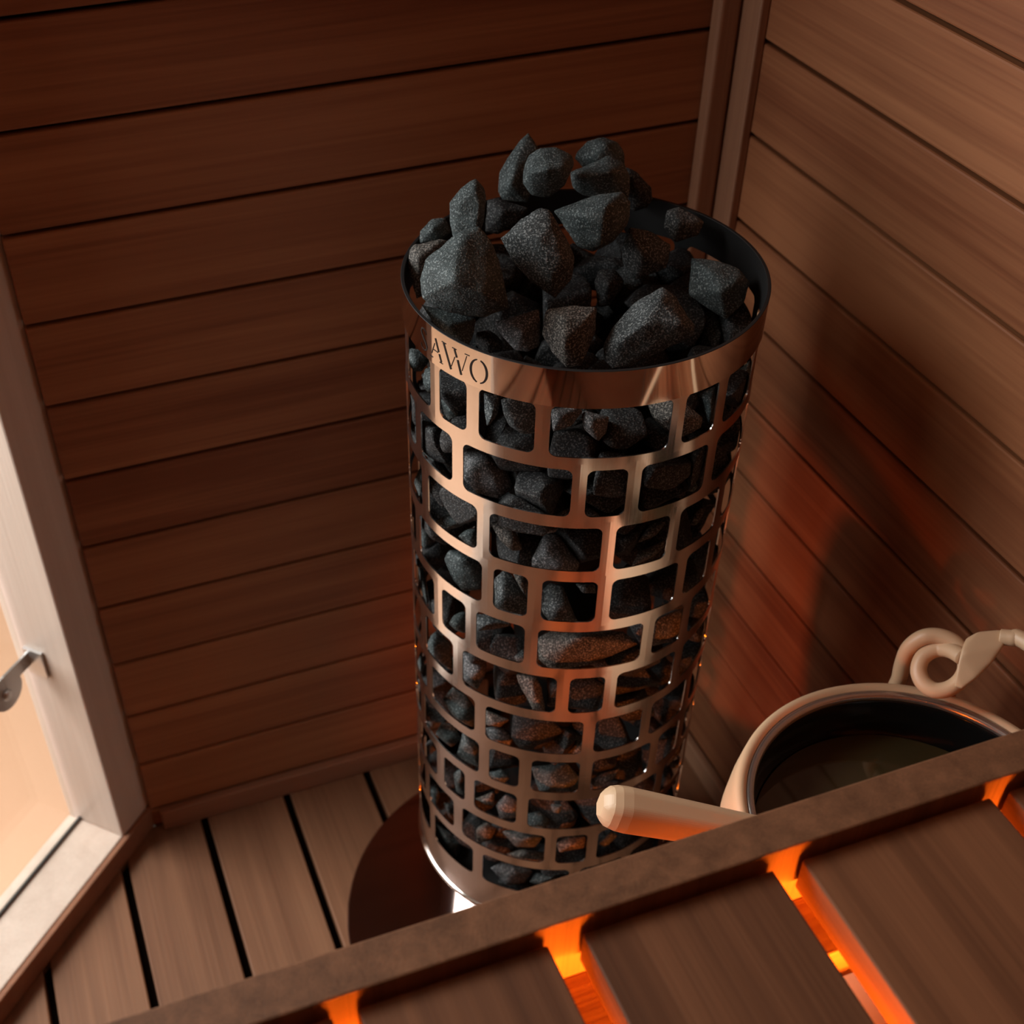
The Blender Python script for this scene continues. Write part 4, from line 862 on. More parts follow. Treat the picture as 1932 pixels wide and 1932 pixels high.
('I43','leftmost stone behind the first opening from the left in the eighth row','-295 76 -1015 -294 79 -1009 -294 81 -1029 -293 85 -1005 -291 92 -1000 -291 94 -1028 -291 94 -1000 -290 95 -1040 -289 99 -998 -288 90 -997 -288 101 -1044 -285 107 -1003 -283 81 -1026 -283 112 -1040 -280 101 -1042 -280 119 -1031 -280 119 -1026 -279 101 -1007 -277 115 -1028'),
('I51','right-hand stone behind the second opening from the left in the ninth row','-268 -82 -1199 -263 -49 -1172 -262 -81 -1166 -258 -64 -1216 -254 -78 -1164 -254 -39 -1196 -250 -99 -1206 -249 -59 -1224 -247 -71 -1164 -245 -76 -1221 -242 -45 -1163 -240 -55 -1219 -239 -76 -1186 -239 -36 -1190 -238 -39 -1206 -237 -59 -1206'),
('I62','fourth stone behind the second opening from the left in the tenth row','-196 -180 -1250 -178 -221 -1271 -177 -226 -1235 -176 -169 -1281 -168 -235 -1235 -162 -198 -1297 -161 -176 -1302 -158 -182 -1305 -154 -191 -1244 -149 -234 -1228 -145 -177 -1277 -136 -238 -1269 -131 -211 -1296 -114 -202 -1284 -112 -226 -1254'),
('I66','upper stone behind the third opening from the left in the tenth row','-91 -261 -1280 -91 -241 -1268 -76 -256 -1248 -75 -245 -1298 -74 -231 -1289 -72 -273 -1250 -61 -240 -1256 -58 -268 -1247 -57 -237 -1302 -53 -230 -1281 -34 -241 -1296 -32 -276 -1269 -31 -256 -1290 -24 -242 -1279 -22 -257 -1253'),
('I61','second stone behind the second opening from the left in the tenth row','-246 -156 -1307 -238 -128 -1285 -233 -139 -1322 -230 -147 -1275 -227 -118 -1307 -221 -145 -1267 -219 -163 -1285 -212 -163 -1302 -208 -144 -1319 -208 -126 -1275 -205 -117 -1299 -205 -116 -1312 -200 -128 -1319 -200 -122 -1315 -192 -132 -1306 -190 -146 -1284'),
('I63','rightmost stone behind the second opening from the left in the tenth row','-191 -195 -1318 -175 -218 -1327 -170 -182 -1348 -163 -226 -1301 -158 -198 -1355 -156 -200 -1310 -152 -228 -1290 -144 -185 -1342 -142 -191 -1364 -139 -193 -1364 -130 -185 -1357 -111 -244 -1324 -111 -217 -1352 -105 -205 -1343 -102 -228 -1311'),
('I67','left-hand stone behind the fourth opening from the left in the tenth row','4 -257 -1297 19 -274 -1302 19 -245 -1315 22 -264 -1277 23 -268 -1281 30 -257 -1318 36 -268 -1275 40 -249 -1323 42 -234 -1312 44 -247 -1275 49 -238 -1299 53 -247 -1317 58 -263 -1280 58 -249 -1302'),
('I49','second stone behind the first opening from the left in the eighth row','-277 96 -1130 -273 82 -1123 -268 71 -1149 -267 110 -1149 -263 73 -1130 -261 92 -1163 -256 104 -1118 -256 105 -1165 -253 104 -1165 -252 115 -1141 -251 104 -1164 -238 86 -1128 -238 102 -1148'),
('I68','right-hand stone behind the second opening from the left in the lowest row','-147 -231 -1403 -128 -214 -1431 -125 -220 -1389 -124 -251 -1408 -117 -252 -1379 -112 -206 -1421 -111 -228 -1435 -109 -200 -1436 -96 -260 -1369 -90 -220 -1442 -84 -221 -1441 -59 -225 -1416 -52 -246 -1383'),
('I64','left-hand stone behind the second opening from the left in the lowest row','-219 -171 -1389 -197 -218 -1413 -196 -157 -1423 -193 -216 -1370 -183 -169 -1377 -180 -192 -1440 -178 -167 -1445 -177 -223 -1368 -176 -208 -1360 -175 -155 -1436 -170 -156 -1414 -158 -183 -1379 -152 -166 -1415 -151 -230 -1407 -147 -201 -1436 -138 -178 -1440 -128 -189 -1423 -125 -215 -1389'),
('I69','right-hand stone behind the sixth opening from the left in the ninth row','225 -173 -1224 226 -159 -1214 230 -168 -1208 238 -158 -1240 239 -148 -1233 240 -181 -1208 240 -173 -1205 244 -180 -1220 248 -176 -1215 248 -144 -1240 250 -154 -1246 252 -164 -1237 255 -166 -1201 258 -162 -1200 259 -151 -1239 260 -159 -1206 263 -150 -1222'),
('I50','dark stone behind the first opening from the left in the ninth row','-279 100 -1227 -273 75 -1246 -272 89 -1222 -270 113 -1248 -266 95 -1261 -265 92 -1215 -265 114 -1260 -263 79 -1226 -257 104 -1218 -254 106 -1264 -254 116 -1241 -251 80 -1236 -251 115 -1255 -249 99 -1254'),
('I58','right-hand stone behind the first opening from the left in the tenth row','-271 -4 -1321 -270 -36 -1324 -268 -37 -1344 -266 -40 -1328 -263 4 -1345 -261 -30 -1319 -261 -10 -1368 -254 -54 -1353 -251 -32 -1368 -250 2 -1357 -248 -16 -1324 -246 -5 -1347 -246 -3 -1359'),
('I65','dark stone behind the first opening from the left in the lowest row','-284 30 -1430 -279 -27 -1468 -273 -29 -1429 -272 -48 -1443 -271 -19 -1484 -271 -13 -1484 -270 37 -1468 -269 2 -1484 -268 13 -1484 -265 22 -1484 -258 -57 -1484 -258 1 -1443 -255 -61 -1484 -253 -49 -1446 -253 22 -1484 -252 -59 -1484 -251 16 -1477 -246 13 -1484 -242 5 -1484 -240 -33 -1484 -234 -12 -1484 -232 -36 -1462 -232 -17 -1484'),
('I57','left-hand stone behind the first opening from the left in the tenth row','-281 116 -1387 -276 78 -1387 -270 124 -1410 -267 57 -1426 -263 72 -1391 -260 81 -1440 -255 99 -1439 -251 74 -1389 -249 100 -1436 -249 106 -1385 -247 117 -1409 -244 77 -1405 -244 104 -1433 -243 96 -1424'),
('F003','second stone behind the third opening from the left in the top row','-245 -104 -223 -245 -102 -222 -244 -107 -224 -239 -81 -222 -224 -152 -221 -222 -158 -233 -220 -124 -242 -213 -65 -235 -206 -126 -251 -204 -70 -242 -195 -79 -249 -192 -109 -256 -192 -90 -253 -190 -106 -257 -187 -76 -247 -174 -128 -160 -168 -57 -207 -130 -84 -229 -124 -106 -206'),
('F004','third stone behind the third opening from the left in the top row','-233 -169 -212 -233 -163 -214 -231 -175 -214 -230 -161 -207 -228 -160 -203 -223 -182 -213 -216 -157 -252 -213 -151 -187 -211 -155 -261 -198 -148 -257 -183 -133 -153 -154 -184 -163 -153 -213 -240 -150 -165 -148 -149 -168 -149 -117 -103 -210 -110 -120 -225 -109 -100 -224'),
('F005','second stone behind the fourth opening from the left in the top row','-158 -221 -232 -156 -223 -243 -148 -207 -243 -145 -212 -155 -121 -228 -255 -115 -161 -246 -111 -233 -147 -95 -265 -231 -90 -251 -160 -82 -246 -165 -67 -173 -181 -60 -240 -251 -55 -176 -243 -42 -157 -199 -36 -160 -202 -31 -194 -203 -29 -178 -206 -28 -191 -205'),
('F006','fourth stone behind the fourth opening from the left in the top row','-72 -215 -173 -71 -234 -172 -68 -262 -171 -67 -263 -169 -64 -265 -164 -63 -263 -175 -58 -265 -152 -58 -191 -184 -56 -188 -186 -54 -250 -141 -52 -266 -182 -52 -204 -132 -51 -225 -132 -50 -178 -190 -47 -268 -182 -47 -196 -132 -45 -262 -186 -42 -191 -132 -35 -194 -199 -34 -274 -178 -34 -162 -179 -33 -192 -132 -27 -209 -203 -22 -243 -203 -7 -242 -132 -3 -259 -176 0 -279 -155 2 -243 -132 2 -172 -166 3 -237 -132'),
('F008','left-hand stone behind the fifth opening from the left in the top row','91 -147 -168 95 -160 -169 106 -169 -170 106 -127 -224 138 -131 -168 144 -121 -248 150 -167 -171 167 -104 -175 170 -218 -221 170 -216 -239 172 -105 -190 181 -216 -219 190 -174 -180 199 -200 -205 199 -176 -182 199 -164 -248 202 -183 -189'),
('F009','left-hand stone behind the sixth opening from the left in the top row','193 -160 -167 193 -156 -192 196 -167 -168 199 -169 -216 201 -179 -172 203 -177 -219 207 -192 -196 209 -194 -211 210 -195 -222 210 -184 -173 210 -182 -168 215 -141 -142 225 -157 -145 228 -173 -226 239 -158 -226 239 -149 -227 239 -105 -219 244 -152 -225 245 -106 -175 246 -148 -223 246 -135 -167 257 -131 -213 257 -123 -181 258 -128 -206'),
('F010','left-hand stone behind the first opening from the left in the second row','-296 63 -338 -296 66 -342 -292 84 -336 -291 88 -335 -290 92 -298 -290 94 -295 -289 95 -332 -288 58 -343 -288 98 -289 -282 111 -326 -281 54 -344 -281 114 -289 -277 123 -322 -271 135 -317 -270 138 -316 -270 138 -290 -269 140 -290 -268 142 -292 -265 142 -291 -264 18 -328 -260 138 -315 -258 40 -345 -258 138 -314 -256 39 -298 -216 80 -326 -206 64 -313 -203 51 -333'),
('F011','second stone behind the second opening from the left in the second row','-188 -164 -263 -188 -135 -266 -188 -101 -281 -188 -90 -287 -187 -175 -271 -184 -184 -304 -184 -106 -322 -183 -176 -318 -183 -115 -334 -182 -144 -333 -182 -130 -339 -172 -187 -317 -165 -71 -293 -158 -93 -326 -148 -143 -258 -143 -146 -345 -141 -148 -265 -140 -73 -287 -127 -164 -292 -124 -169 -280'),
('F012','third stone behind the second opening from the left in the second row','-208 -208 -265 -203 -207 -259 -202 -212 -259 -195 -185 -297 -190 -173 -260 -187 -239 -264 -183 -170 -252 -179 -246 -268 -179 -246 -256 -177 -248 -253 -177 -245 -250 -176 -248 -271 -171 -251 -259 -170 -251 -275 -170 -190 -324 -163 -239 -244 -162 -164 -244 -161 -240 -245 -157 -241 -247 -157 -164 -245 -152 -238 -248 -148 -176 -239 -147 -240 -319 -144 -233 -250 -132 -179 -309 -115 -158 -247 -105 -158 -250 -94 -157 -253 -92 -159 -260 -90 -162 -271 -84 -167 -258 -80 -182 -261 -79 -172 -260'),
('F013','upper stone behind the third opening from the left in the second row','-126 -221 -275 -124 -265 -260 -120 -273 -261 -113 -212 -289 -109 -207 -267 -104 -271 -259 -94 -221 -252 -80 -185 -284 -67 -177 -321 -63 -286 -302 -61 -172 -324 -58 -169 -322 -54 -165 -315 -50 -161 -302 -40 -218 -247 -26 -257 -250 -13 -235 -323 -2 -263 -265 -1 -263 -294 2 -175 -281 5 -210 -312 7 -234 -297'),
('F014','left-hand stone behind the fourth opening from the left in the second row','17 -226 -266 18 -263 -330 26 -222 -341 29 -213 -247 31 -159 -276 31 -158 -319 47 -237 -359 62 -224 -356 66 -187 -355 82 -284 -295 82 -218 -244 107 -263 -311'),
('F015','dark stone behind the fifth opening from the left in the second row','141 -173 -391 149 -133 -317 155 -152 -431 156 -181 -413 157 -190 -360 182 -105 -432 219 -198 -395 219 -123 -310 244 -105 -420 251 -171 -396 259 -159 -398 261 -94 -385 262 -155 -398 263 -153 -395 264 -152 -392 264 -152 -386 265 -149 -385 266 -147 -381 274 -115 -343'),
('F016','second stone behind the first opening from the left in the third row','-290 62 -493 -287 74 -501 -285 54 -507 -276 55 -447 -273 54 -438 -273 104 -505 -268 63 -438 -268 115 -506 -259 131 -507 -257 40 -434 -255 114 -515 -255 135 -504 -248 142 -493 -245 103 -436 -236 93 -521 -233 127 -436 -232 152 -469 -228 147 -452 -223 152 -460 -212 54 -444 -203 37 -473 -199 70 -435 -172 94 -474'),
('F017','rightmost stone behind the second opening from the left in the third row','-121 -194 -379 -120 -204 -375 -119 -208 -374 -119 -179 -396 -116 -169 -410 -116 -168 -407 -110 -192 -365 -108 -244 -382 -103 -187 -361 -101 -185 -442 -100 -266 -389 -96 -272 -399 -91 -256 -424 -90 -211 -457 -87 -234 -450 -59 -229 -373 -47 -194 -449 -41 -177 -390 -39 -194 -374 -22 -256 -426'),
('F018','left-hand stone behind the third opening from the left in the third row','-34 -198 -407 -33 -193 -408 -32 -189 -436 -32 -189 -432 -32 -183 -435 -26 -253 -389 -25 -217 -454 -24 -184 -443 -23 -264 -389 -23 -235 -444 -22 -267 -395 -20 -271 -406 -20 -268 -413 -20 -265 -416 -20 -215 -464 -6 -272 -400 -2 -262 -424 1 -170 -409 4 -270 -386 16 -175 -432 22 -233 -459 38 -248 -382 40 -200 -380 41 -223 -449 66 -216 -416 67 -218 -410'),
('F020','left-hand stone behind the fourth opening from the left in the third row','139 -92 -499 154 -141 -540 174 -178 -524 178 -109 -538 182 -194 -498 195 -92 -460 211 -94 -542 213 -142 -554 215 -157 -466 217 -142 -450 232 -132 -462 248 -145 -465 261 -110 -505'),
('F022','second stone behind the first opening from the left in the fourth row','-299 44 -618 -299 49 -610 -299 52 -626 -298 54 -629 -297 54 -607 -291 87 -647 -290 94 -642 -290 94 -631 -287 100 -634 -284 104 -635 -270 111 -632 -261 64 -669 -258 67 -596 -248 43 -605 -244 74 -592 -227 93 -596 -219 132 -619 -215 134 -618 -213 130 -615 -210 133 -620 -203 93 -644 -201 59 -634'),
('F023','third stone behind the first opening from the left in the fourth row','-265 146 -675 -263 130 -681 -263 153 -687 -262 154 -691 -261 114 -688 -261 153 -699 -260 157 -696 -259 145 -705 -255 123 -714 -255 125 -714 -251 127 -630 -248 93 -650 -247 86 -655 -246 79 -659 -246 128 -629 -240 72 -663 -240 126 -629 -223 55 -671 -217 85 -731 -215 115 -633 -215 166 -695 -211 47 -675 -195 62 -727 -178 45 -672 -166 48 -684 -166 48 -669 -166 54 -665 -165 114 -690 -158 140 -680'),
('F025','left-hand stone behind the fourth opening from the left in the fourth row','-46 -238 -575 -21 -252 -582 -18 -276 -531 -16 -270 -582 0 -186 -583 22 -302 -540 22 -302 -537 25 -302 -537 27 -302 -537 28 -203 -506 29 -302 -562 29 -167 -566 36 -301 -560 36 -301 -556 46 -283 -536 54 -176 -526 80 -212 -554'),
('F026','right-hand stone behind the fourth opening from the left in the fourth row','60 -186 -597 71 -215 -559 84 -232 -552 93 -204 -552 97 -217 -549 98 -225 -548 104 -143 -618 107 -252 -566 110 -186 -633 136 -241 -620 137 -244 -619 139 -244 -619 158 -133 -604 162 -129 -574 173 -227 -553 174 -226 -605 183 -243 -589 188 -195 -597 188 -191 -559'),
('F027','dark stone behind the fifth opening from the left in the fourth row','161 -138 -606 161 -134 -593 162 -148 -621 164 -138 -590 164 -125 -588 168 -137 -626 171 -169 -629 173 -173 -629 175 -93 -598 176 -173 -632 177 -102 -567 188 -180 -570 191 -97 -559 195 -182 -561 198 -170 -654 236 -86 -584 240 -185 -563 240 -185 -557 241 -184 -573 242 -183 -577 242 -182 -584 243 -181 -556 245 -148 -657 248 -174 -595 249 -172 -556 253 -168 -605 255 -165 -562 264 -152 -621 264 -152 -590 270 -139 -641 274 -130 -629'),
('F029','upper stone behind the second opening from the left in the fifth row','-274 31 -761 -272 41 -749 -270 56 -736 -269 47 -799 -267 71 -730 -260 2 -762 -258 114 -732 -256 126 -735 -255 36 -825 -255 110 -816 -252 127 -814 -251 129 -809 -247 21 -737 -244 16 -740 -232 68 -722 -231 53 -721 -230 -5 -783 -225 41 -723 -221 42 -725 -215 135 -739 -198 139 -749 -196 101 -831 -191 135 -753 -161 99 -765 -159 106 -768'),
('F030','leftmost stone behind the third opening from the left in the fifth row','-251 -128 -743 -251 -121 -756 -250 -127 -731 -248 -118 -722 -247 -121 -760 -246 -111 -717 -243 -82 -745 -239 -122 -763 -239 -68 -717 -238 -61 -718 -238 -59 -737 -237 -102 -761 -237 -57 -721 -237 -54 -732 -229 -125 -767 -223 -140 -743 -215 -113 -770 -212 -89 -699 -211 -60 -764 -207 -58 -765 -181 -72 -688 -176 -53 -700 -168 -101 -701 -164 -68 -781 -162 -36 -777 -158 -28 -771 -154 -59 -709 -132 -82 -744'),
('F031','third stone behind the third opening from the left in the fifth row','-218 -135 -710 -218 -135 -706 -216 -139 -709 -216 -133 -703 -213 -135 -739 -211 -134 -744 -203 -130 -753 -199 -127 -753 -199 -120 -685 -192 -158 -770 -192 -117 -691 -191 -161 -765 -189 -157 -774 -184 -181 -733 -179 -183 -733 -177 -159 -779 -177 -109 -705 -169 -107 -744 -167 -107 -754 -158 -193 -733 -157 -172 -773 -156 -143 -687 -143 -200 -733 -141 -199 -732 -140 -114 -769 -136 -189 -759 -133 -158 -692 -126 -191 -719 -121 -178 -762 -117 -178 -703 -117 -169 -695 -95 -137 -721'),
('F032','right-hand stone behind the fourth opening from the left in the fifth row','-52 -226 -722 -48 -212 -732 -43 -248 -701 -32 -290 -700 -23 -265 -681 -15 -194 -740 6 -259 -680 29 -187 -736 35 -252 -679 45 -250 -779 49 -184 -734 65 -210 -708 65 -183 -731 66 -197 -718 71 -195 -742 74 -260 -691 89 -286 -712'),
('F033','upper stone behind the sixth opening from the left in the fifth row','158 -152 -721 162 -161 -697 170 -120 -705 194 -129 -688 208 -150 -673 234 -185 -666 238 -118 -741 239 -186 -737 239 -186 -682 240 -185 -742 240 -104 -701 243 -180 -745 250 -171 -699 250 -110 -683 255 -165 -754 257 -161 -755 257 -154 -757 258 -160 -750 264 -152 -726 264 -152 -721 265 -150 -722 270 -115 -701'),
('F034','lower stone behind the sixth opening from the left in the fifth row','184 -116 -752 199 -126 -730 202 -195 -783 204 -177 -745 205 -205 -778 211 -113 -731 212 -211 -757 218 -211 -759 222 -208 -781 226 -204 -785 226 -204 -760 230 -199 -760 231 -197 -760 236 -102 -737 242 -182 -782 244 -89 -769 249 -173 -780 256 -163 -776 260 -108 -747 262 -109 -748 264 -152 -761 264 -148 -759'),
('F037','middle stone behind the second opening from the left in the sixth row','-221 -187 -833 -210 -167 -782 -210 -164 -857 -204 -179 -846 -192 -164 -777 -191 -158 -774 -191 -155 -773 -186 -84 -836 -179 -80 -780 -178 -138 -769 -177 -74 -786 -176 -80 -779 -175 -139 -770 -173 -74 -783 -169 -140 -773 -168 -134 -869 -166 -142 -776 -164 -176 -795 -164 -145 -778 -152 -180 -803 -150 -187 -840 -150 -82 -808 -149 -177 -802 -147 -181 -805 -147 -175 -802 -146 -178 -804 -140 -159 -842'),
('F038','dark stone behind the third opening from the left in the sixth row','-132 -231 -813 -120 -231 -761 -116 -237 -763 -111 -186 -779 -105 -210 -845 -100 -158 -807 -89 -185 -865 -76 -187 -863 -75 -208 -856 -49 -195 -756 -43 -282 -807 -32 -249 -844 -8 -250 -772'),
('F039','middle stone behind the fourth opening from the left in the sixth row','7 -194 -787 12 -199 -844 12 -175 -824 13 -222 -853 25 -153 -809 58 -168 -794 72 -221 -761 93 -261 -795 97 -201 -861 110 -213 -853 120 -205 -837 124 -242 -833 124 -207 -830'),
('F040','left-hand stone behind the fourth opening from the left in the sixth row','3 -262 -851 9 -245 -840 17 -254 -834 25 -270 -876 43 -261 -899 49 -238 -916 50 -188 -874 53 -258 -829 59 -185 -906 69 -173 -883 77 -170 -885 82 -205 -895 91 -289 -867 98 -189 -870 102 -249 -887 102 -205 -860 105 -197 -865'),
('F041','right-hand stone behind the fourth opening from the left in the sixth row','144 -144 -897 151 -174 -923 153 -73 -920 158 -110 -945 172 -160 -877 196 -61 -918 203 -72 -888 224 -110 -968 225 -74 -899 239 -159 -900 240 -179 -914 268 -111 -914'),
('F042','dark stone behind the fifth opening from the left in the sixth row','170 -155 -840 171 -192 -816 176 -116 -817 189 -152 -877 190 -155 -878 191 -148 -878 195 -160 -880 195 -145 -880 197 -152 -881 198 -148 -881 204 -224 -838 207 -221 -844 210 -101 -837 211 -218 -853 220 -99 -856 226 -204 -849 226 -204 -807 234 -193 -792 236 -191 -792 238 -188 -791 242 -183 -790 243 -180 -790 245 -154 -792 257 -162 -844 261 -157 -789 264 -152 -842 264 -152 -795 264 -150 -789 266 -147 -794 274 -129 -841 280 -104 -843 281 -114 -840'),
('F043','second stone behind the first opening from the left in the seventh row','-300 46 -990 -296 63 -997 -294 73 -978 -294 76 -1003 -292 78 -1004 -291 88 -989 -286 79 -971 -281 83 -968 -276 111 -992 -273 92 -964 -266 99 -961 -265 130 -993 -264 130 -996 -263 113 -1028 -262 106 -963 -261 131 -1003 -257 125 -1024 -257 129 -980 -253 123 -967 -253 134 -1022 -250 32 -966 -231 128 -966 -217 78 -949 -192 90 -1047 -187 137 -1031 -186 50 -1023 -169 91 -984 -162 74 -1021'),
('F044','third stone behind the first opening from the left in the seventh row','-292 49 -1088 -291 54 -1094 -291 57 -1095 -289 63 -1094 -288 58 -1054 -286 68 -1046 -283 81 -1034 -280 95 -1023 -280 106 -1078 -276 112 -1025 -275 123 -1055 -275 124 -1045 -274 123 -1031 -272 124 -1029 -269 95 -1020 -258 89 -1022 -254 59 -1116 -252 17 -1078 -245 130 -1042 -241 94 -1110 -235 76 -1027 -214 136 -1056 -209 137 -1058 -202 137 -1061 -200 134 -1061 -197 60 -1094 -190 66 -1040 -179 85 -1051'),
('F045','third stone behind the second opening from the left in the seventh row','-194 -204 -912 -182 -204 -899 -179 -218 -944 -175 -204 -944 -171 -157 -930 -165 -231 -922 -163 -212 -954 -160 -139 -890 -157 -130 -929 -143 -128 -937 -140 -212 -880 -138 -201 -878 -125 -202 -975 -116 -199 -980 -114 -189 -977 -102 -213 -887 -91 -185 -902 -90 -133 -921 -83 -228 -911'),
('F046','fourth stone behind the second opening from the left in the seventh row','-118 -236 -989 -118 -234 -989 -117 -196 -984 -117 -192 -984 -115 -251 -984 -115 -160 -978 -111 -251 -975 -109 -163 -966 -104 -148 -990 -98 -254 -947 -94 -173 -935 -93 -254 -936 -93 -190 -1008 -86 -171 -1011 -85 -197 -916 -85 -141 -983 -84 -230 -999 -81 -183 -1007 -80 -228 -999 -79 -237 -906 -78 -228 -998 -77 -248 -930 -35 -223 -944 -24 -208 -978 -22 -207 -977 -21 -212 -959 -17 -206 -970'),
('F047','dark stone behind the third opening from the left in the seventh row','-60 -197 -922 -59 -186 -920 -58 -211 -922 -57 -217 -924 -57 -203 -933 -57 -199 -934 -56 -221 -928 -55 -199 -937 -16 -194 -968 -8 -292 -940 -8 -160 -908 -2 -199 -978 3 -266 -957 4 -263 -959 5 -177 -970 7 -304 -931 10 -304 -926 11 -304 -924 13 -303 -922 15 -303 -931 18 -218 -986 19 -303 -918 20 -303 -930 24 -205 -869 29 -302 -915 29 -227 -879 32 -215 -986 35 -301 -925 43 -286 -932 44 -282 -930 44 -181 -937 46 -260 -923'),
('F048','middle stone behind the fourth opening from the left in the seventh row','163 -66 -1059 165 -179 -1020 181 -79 -1007 185 -59 -1051 189 -91 -1087 198 -175 -1017 199 -176 -1080 229 -180 -1071 234 -112 -1099 238 -143 -1002 243 -166 -1071 248 -160 -1087'),
('F049','left-hand stone behind the fourth opening from the left in the seventh row','138 -117 -1090 157 -128 -1074 166 -109 -1079 173 -101 -1083 179 -145 -1130 185 -195 -1085 188 -187 -1076 188 -140 -1137 200 -192 -1079 217 -135 -1135 220 -98 -1097 224 -170 -1089 225 -118 -1127 247 -116 -1103 249 -140 -1100 251 -136 -1102 252 -133 -1105 252 -129 -1103'),
('F050','right-hand stone behind the fourth opening from the left in the seventh row','170 -159 -966 182 -150 -1013 190 -162 -1013 196 -207 -955 196 -122 -1008 196 -110 -971 198 -119 -1007 205 -96 -981 206 -123 -1006 209 -130 -955 216 -213 -965 222 -134 -1004 223 -193 -1009 226 -204 -992 226 -204 -964 227 -136 -949 229 -197 -1008 229 -105 -972 231 -141 -1002 232 -196 -1008 234 -108 -971 241 -184 -961 257 -162 -999 263 -126 -955 264 -152 -988 264 -152 -960 266 -148 -984 270 -138 -972 271 -136 -970 271 -136 -968 272 -134 -959'),
('F051','upper stone behind the second opening from the left in the eighth row','-230 -147 -1066 -230 -144 -1073 -230 -131 -1097 -230 -127 -1105 -230 -125 -1106 -229 -145 -1064 -229 -121 -1105 -227 -140 -1057 -225 -150 -1061 -225 -107 -1100 -218 -97 -1061 -218 -80 -1092 -217 -153 -1049 -216 -156 -1052 -215 -78 -1064 -210 -156 -1053 -210 -51 -1075 -210 -48 -1077 -207 -129 -1106 -205 -44 -1075 -175 -47 -1048 -153 -153 -1072 -153 -75 -1028 -138 -65 -1084 -132 -142 -1098 -130 -145 -1092 -108 -110 -1094'),
('F052','left-hand stone behind the fourth opening from the left in the eighth row','-32 -177 -1071 -31 -249 -1041 -26 -256 -1030 -25 -257 -1028 -25 -225 -1089 -24 -217 -1097 -22 -222 -1095 -15 -180 -1088 -12 -191 -1024 -11 -165 -1037 -6 -202 -1012 -3 -215 -1111 5 -214 -1115 16 -266 -1020 19 -193 -1106 29 -264 -1025 30 -252 -1048 31 -216 -1115 75 -185 -1048'),
('F053','right-hand stone behind the fourth opening from the left in the eighth row','36 -213 -1110 38 -210 -1111 40 -225 -1075 45 -231 -1049 47 -231 -1118 54 -191 -1102 64 -209 -1037 69 -202 -1035 71 -197 -1037 72 -200 -1035 79 -180 -1050 82 -167 -1065 82 -162 -1076 83 -162 -1071 88 -273 -1093 96 -197 -1037 100 -266 -1099 112 -206 -1105 123 -195 -1055'),
('F054','dark stone behind the fifth opening from the left in the eighth row','145 -139 -1151 150 -116 -1172 155 -114 -1187 156 -146 -1141 167 -204 -1190 184 -94 -1185 197 -89 -1186 198 -211 -1146 202 -173 -1214 210 -171 -1103 217 -88 -1182 221 -169 -1102 228 -165 -1105 230 -199 -1136 232 -196 -1133 235 -113 -1204 236 -191 -1146 242 -182 -1155 244 -179 -1116 246 -139 -1212 255 -165 -1166 255 -164 -1119 264 -152 -1145 264 -152 -1121 265 -150 -1121 265 -105 -1153 266 -139 -1120 269 -141 -1137 271 -136 -1124 271 -134 -1124 273 -132 -1125 273 -110 -1147 274 -129 -1128 274 -124 -1132'),
('F057','left-hand stone behind the second opening from the left in the ninth row','-275 70 -1283 -272 111 -1349 -269 132 -1315 -260 19 -1304 -249 129 -1350 -247 115 -1369 -247 127 -1284 -245 7 -1302 -244 33 -1286 -215 16 -1304 -202 136 -1343 -189 36 -1343 -145 75 -1311'),
('F058','left-hand stone behind the third opening from the left in the ninth row','-263 -116 -1194 -263 -116 -1192 -262 -115 -1180 -261 -117 -1196 -253 -113 -1162 -243 -122 -1218 -239 -114 -1155 -221 -127 -1238 -214 -114 -1246 -212 -117 -1153 -211 -65 -1230 -204 -118 -1153 -203 -129 -1237 -201 -54 -1169 -198 -100 -1144 -180 -124 -1177 -166 -128 -1199 -164 -128 -1195 -153 -78 -1179 -151 -90 -1175'),
('F059','second stone behind the fourth opening from the left in the ninth row','-146 -150 -1171 -143 -156 -1177 -142 -159 -1179 -141 -155 -1166 -137 -159 -1162 -127 -174 -1160 -122 -199 -1216 -120 -187 -1164 -115 -120 -1173 -109 -221 -1225 -95 -230 -1185 -89 -254 -1237 -85 -151 -1140 -83 -256 -1213 -77 -233 -1245 -66 -175 -1148 -58 -200 -1257 -44 -249 -1187 -37 -230 -1241 -34 -235 -1194'),
('F060','rightmost stone behind the fourth opening from the left in the ninth row','-34 -200 -1183 -21 -268 -1209 -16 -214 -1238 6 -189 -1155 20 -195 -1237 39 -257 -1246 40 -284 -1194 51 -179 -1177 73 -196 -1175 77 -236 -1217 82 -207 -1166 88 -210 -1191'),
('F061','dark stone behind the fifth opening from the left in the ninth row','99 -182 -1305 100 -137 -1279 113 -143 -1343 121 -110 -1293 155 -182 -1275 169 -103 -1346 182 -142 -1263 184 -116 -1342 200 -113 -1292 201 -197 -1306 206 -134 -1288 210 -168 -1290'),
('F062','left-hand stone behind the sixth opening from the left in the ninth row','180 -195 -1251 192 -191 -1218 200 -165 -1212 207 -151 -1210 208 -99 -1248 209 -210 -1225 211 -215 -1230 211 -206 -1225 221 -98 -1224 227 -118 -1205 229 -120 -1205 230 -141 -1211 231 -195 -1257 233 -130 -1209 235 -123 -1207 236 -189 -1264 239 -121 -1214 242 -182 -1271 245 -134 -1236 248 -172 -1287 250 -172 -1284 251 -171 -1280'),
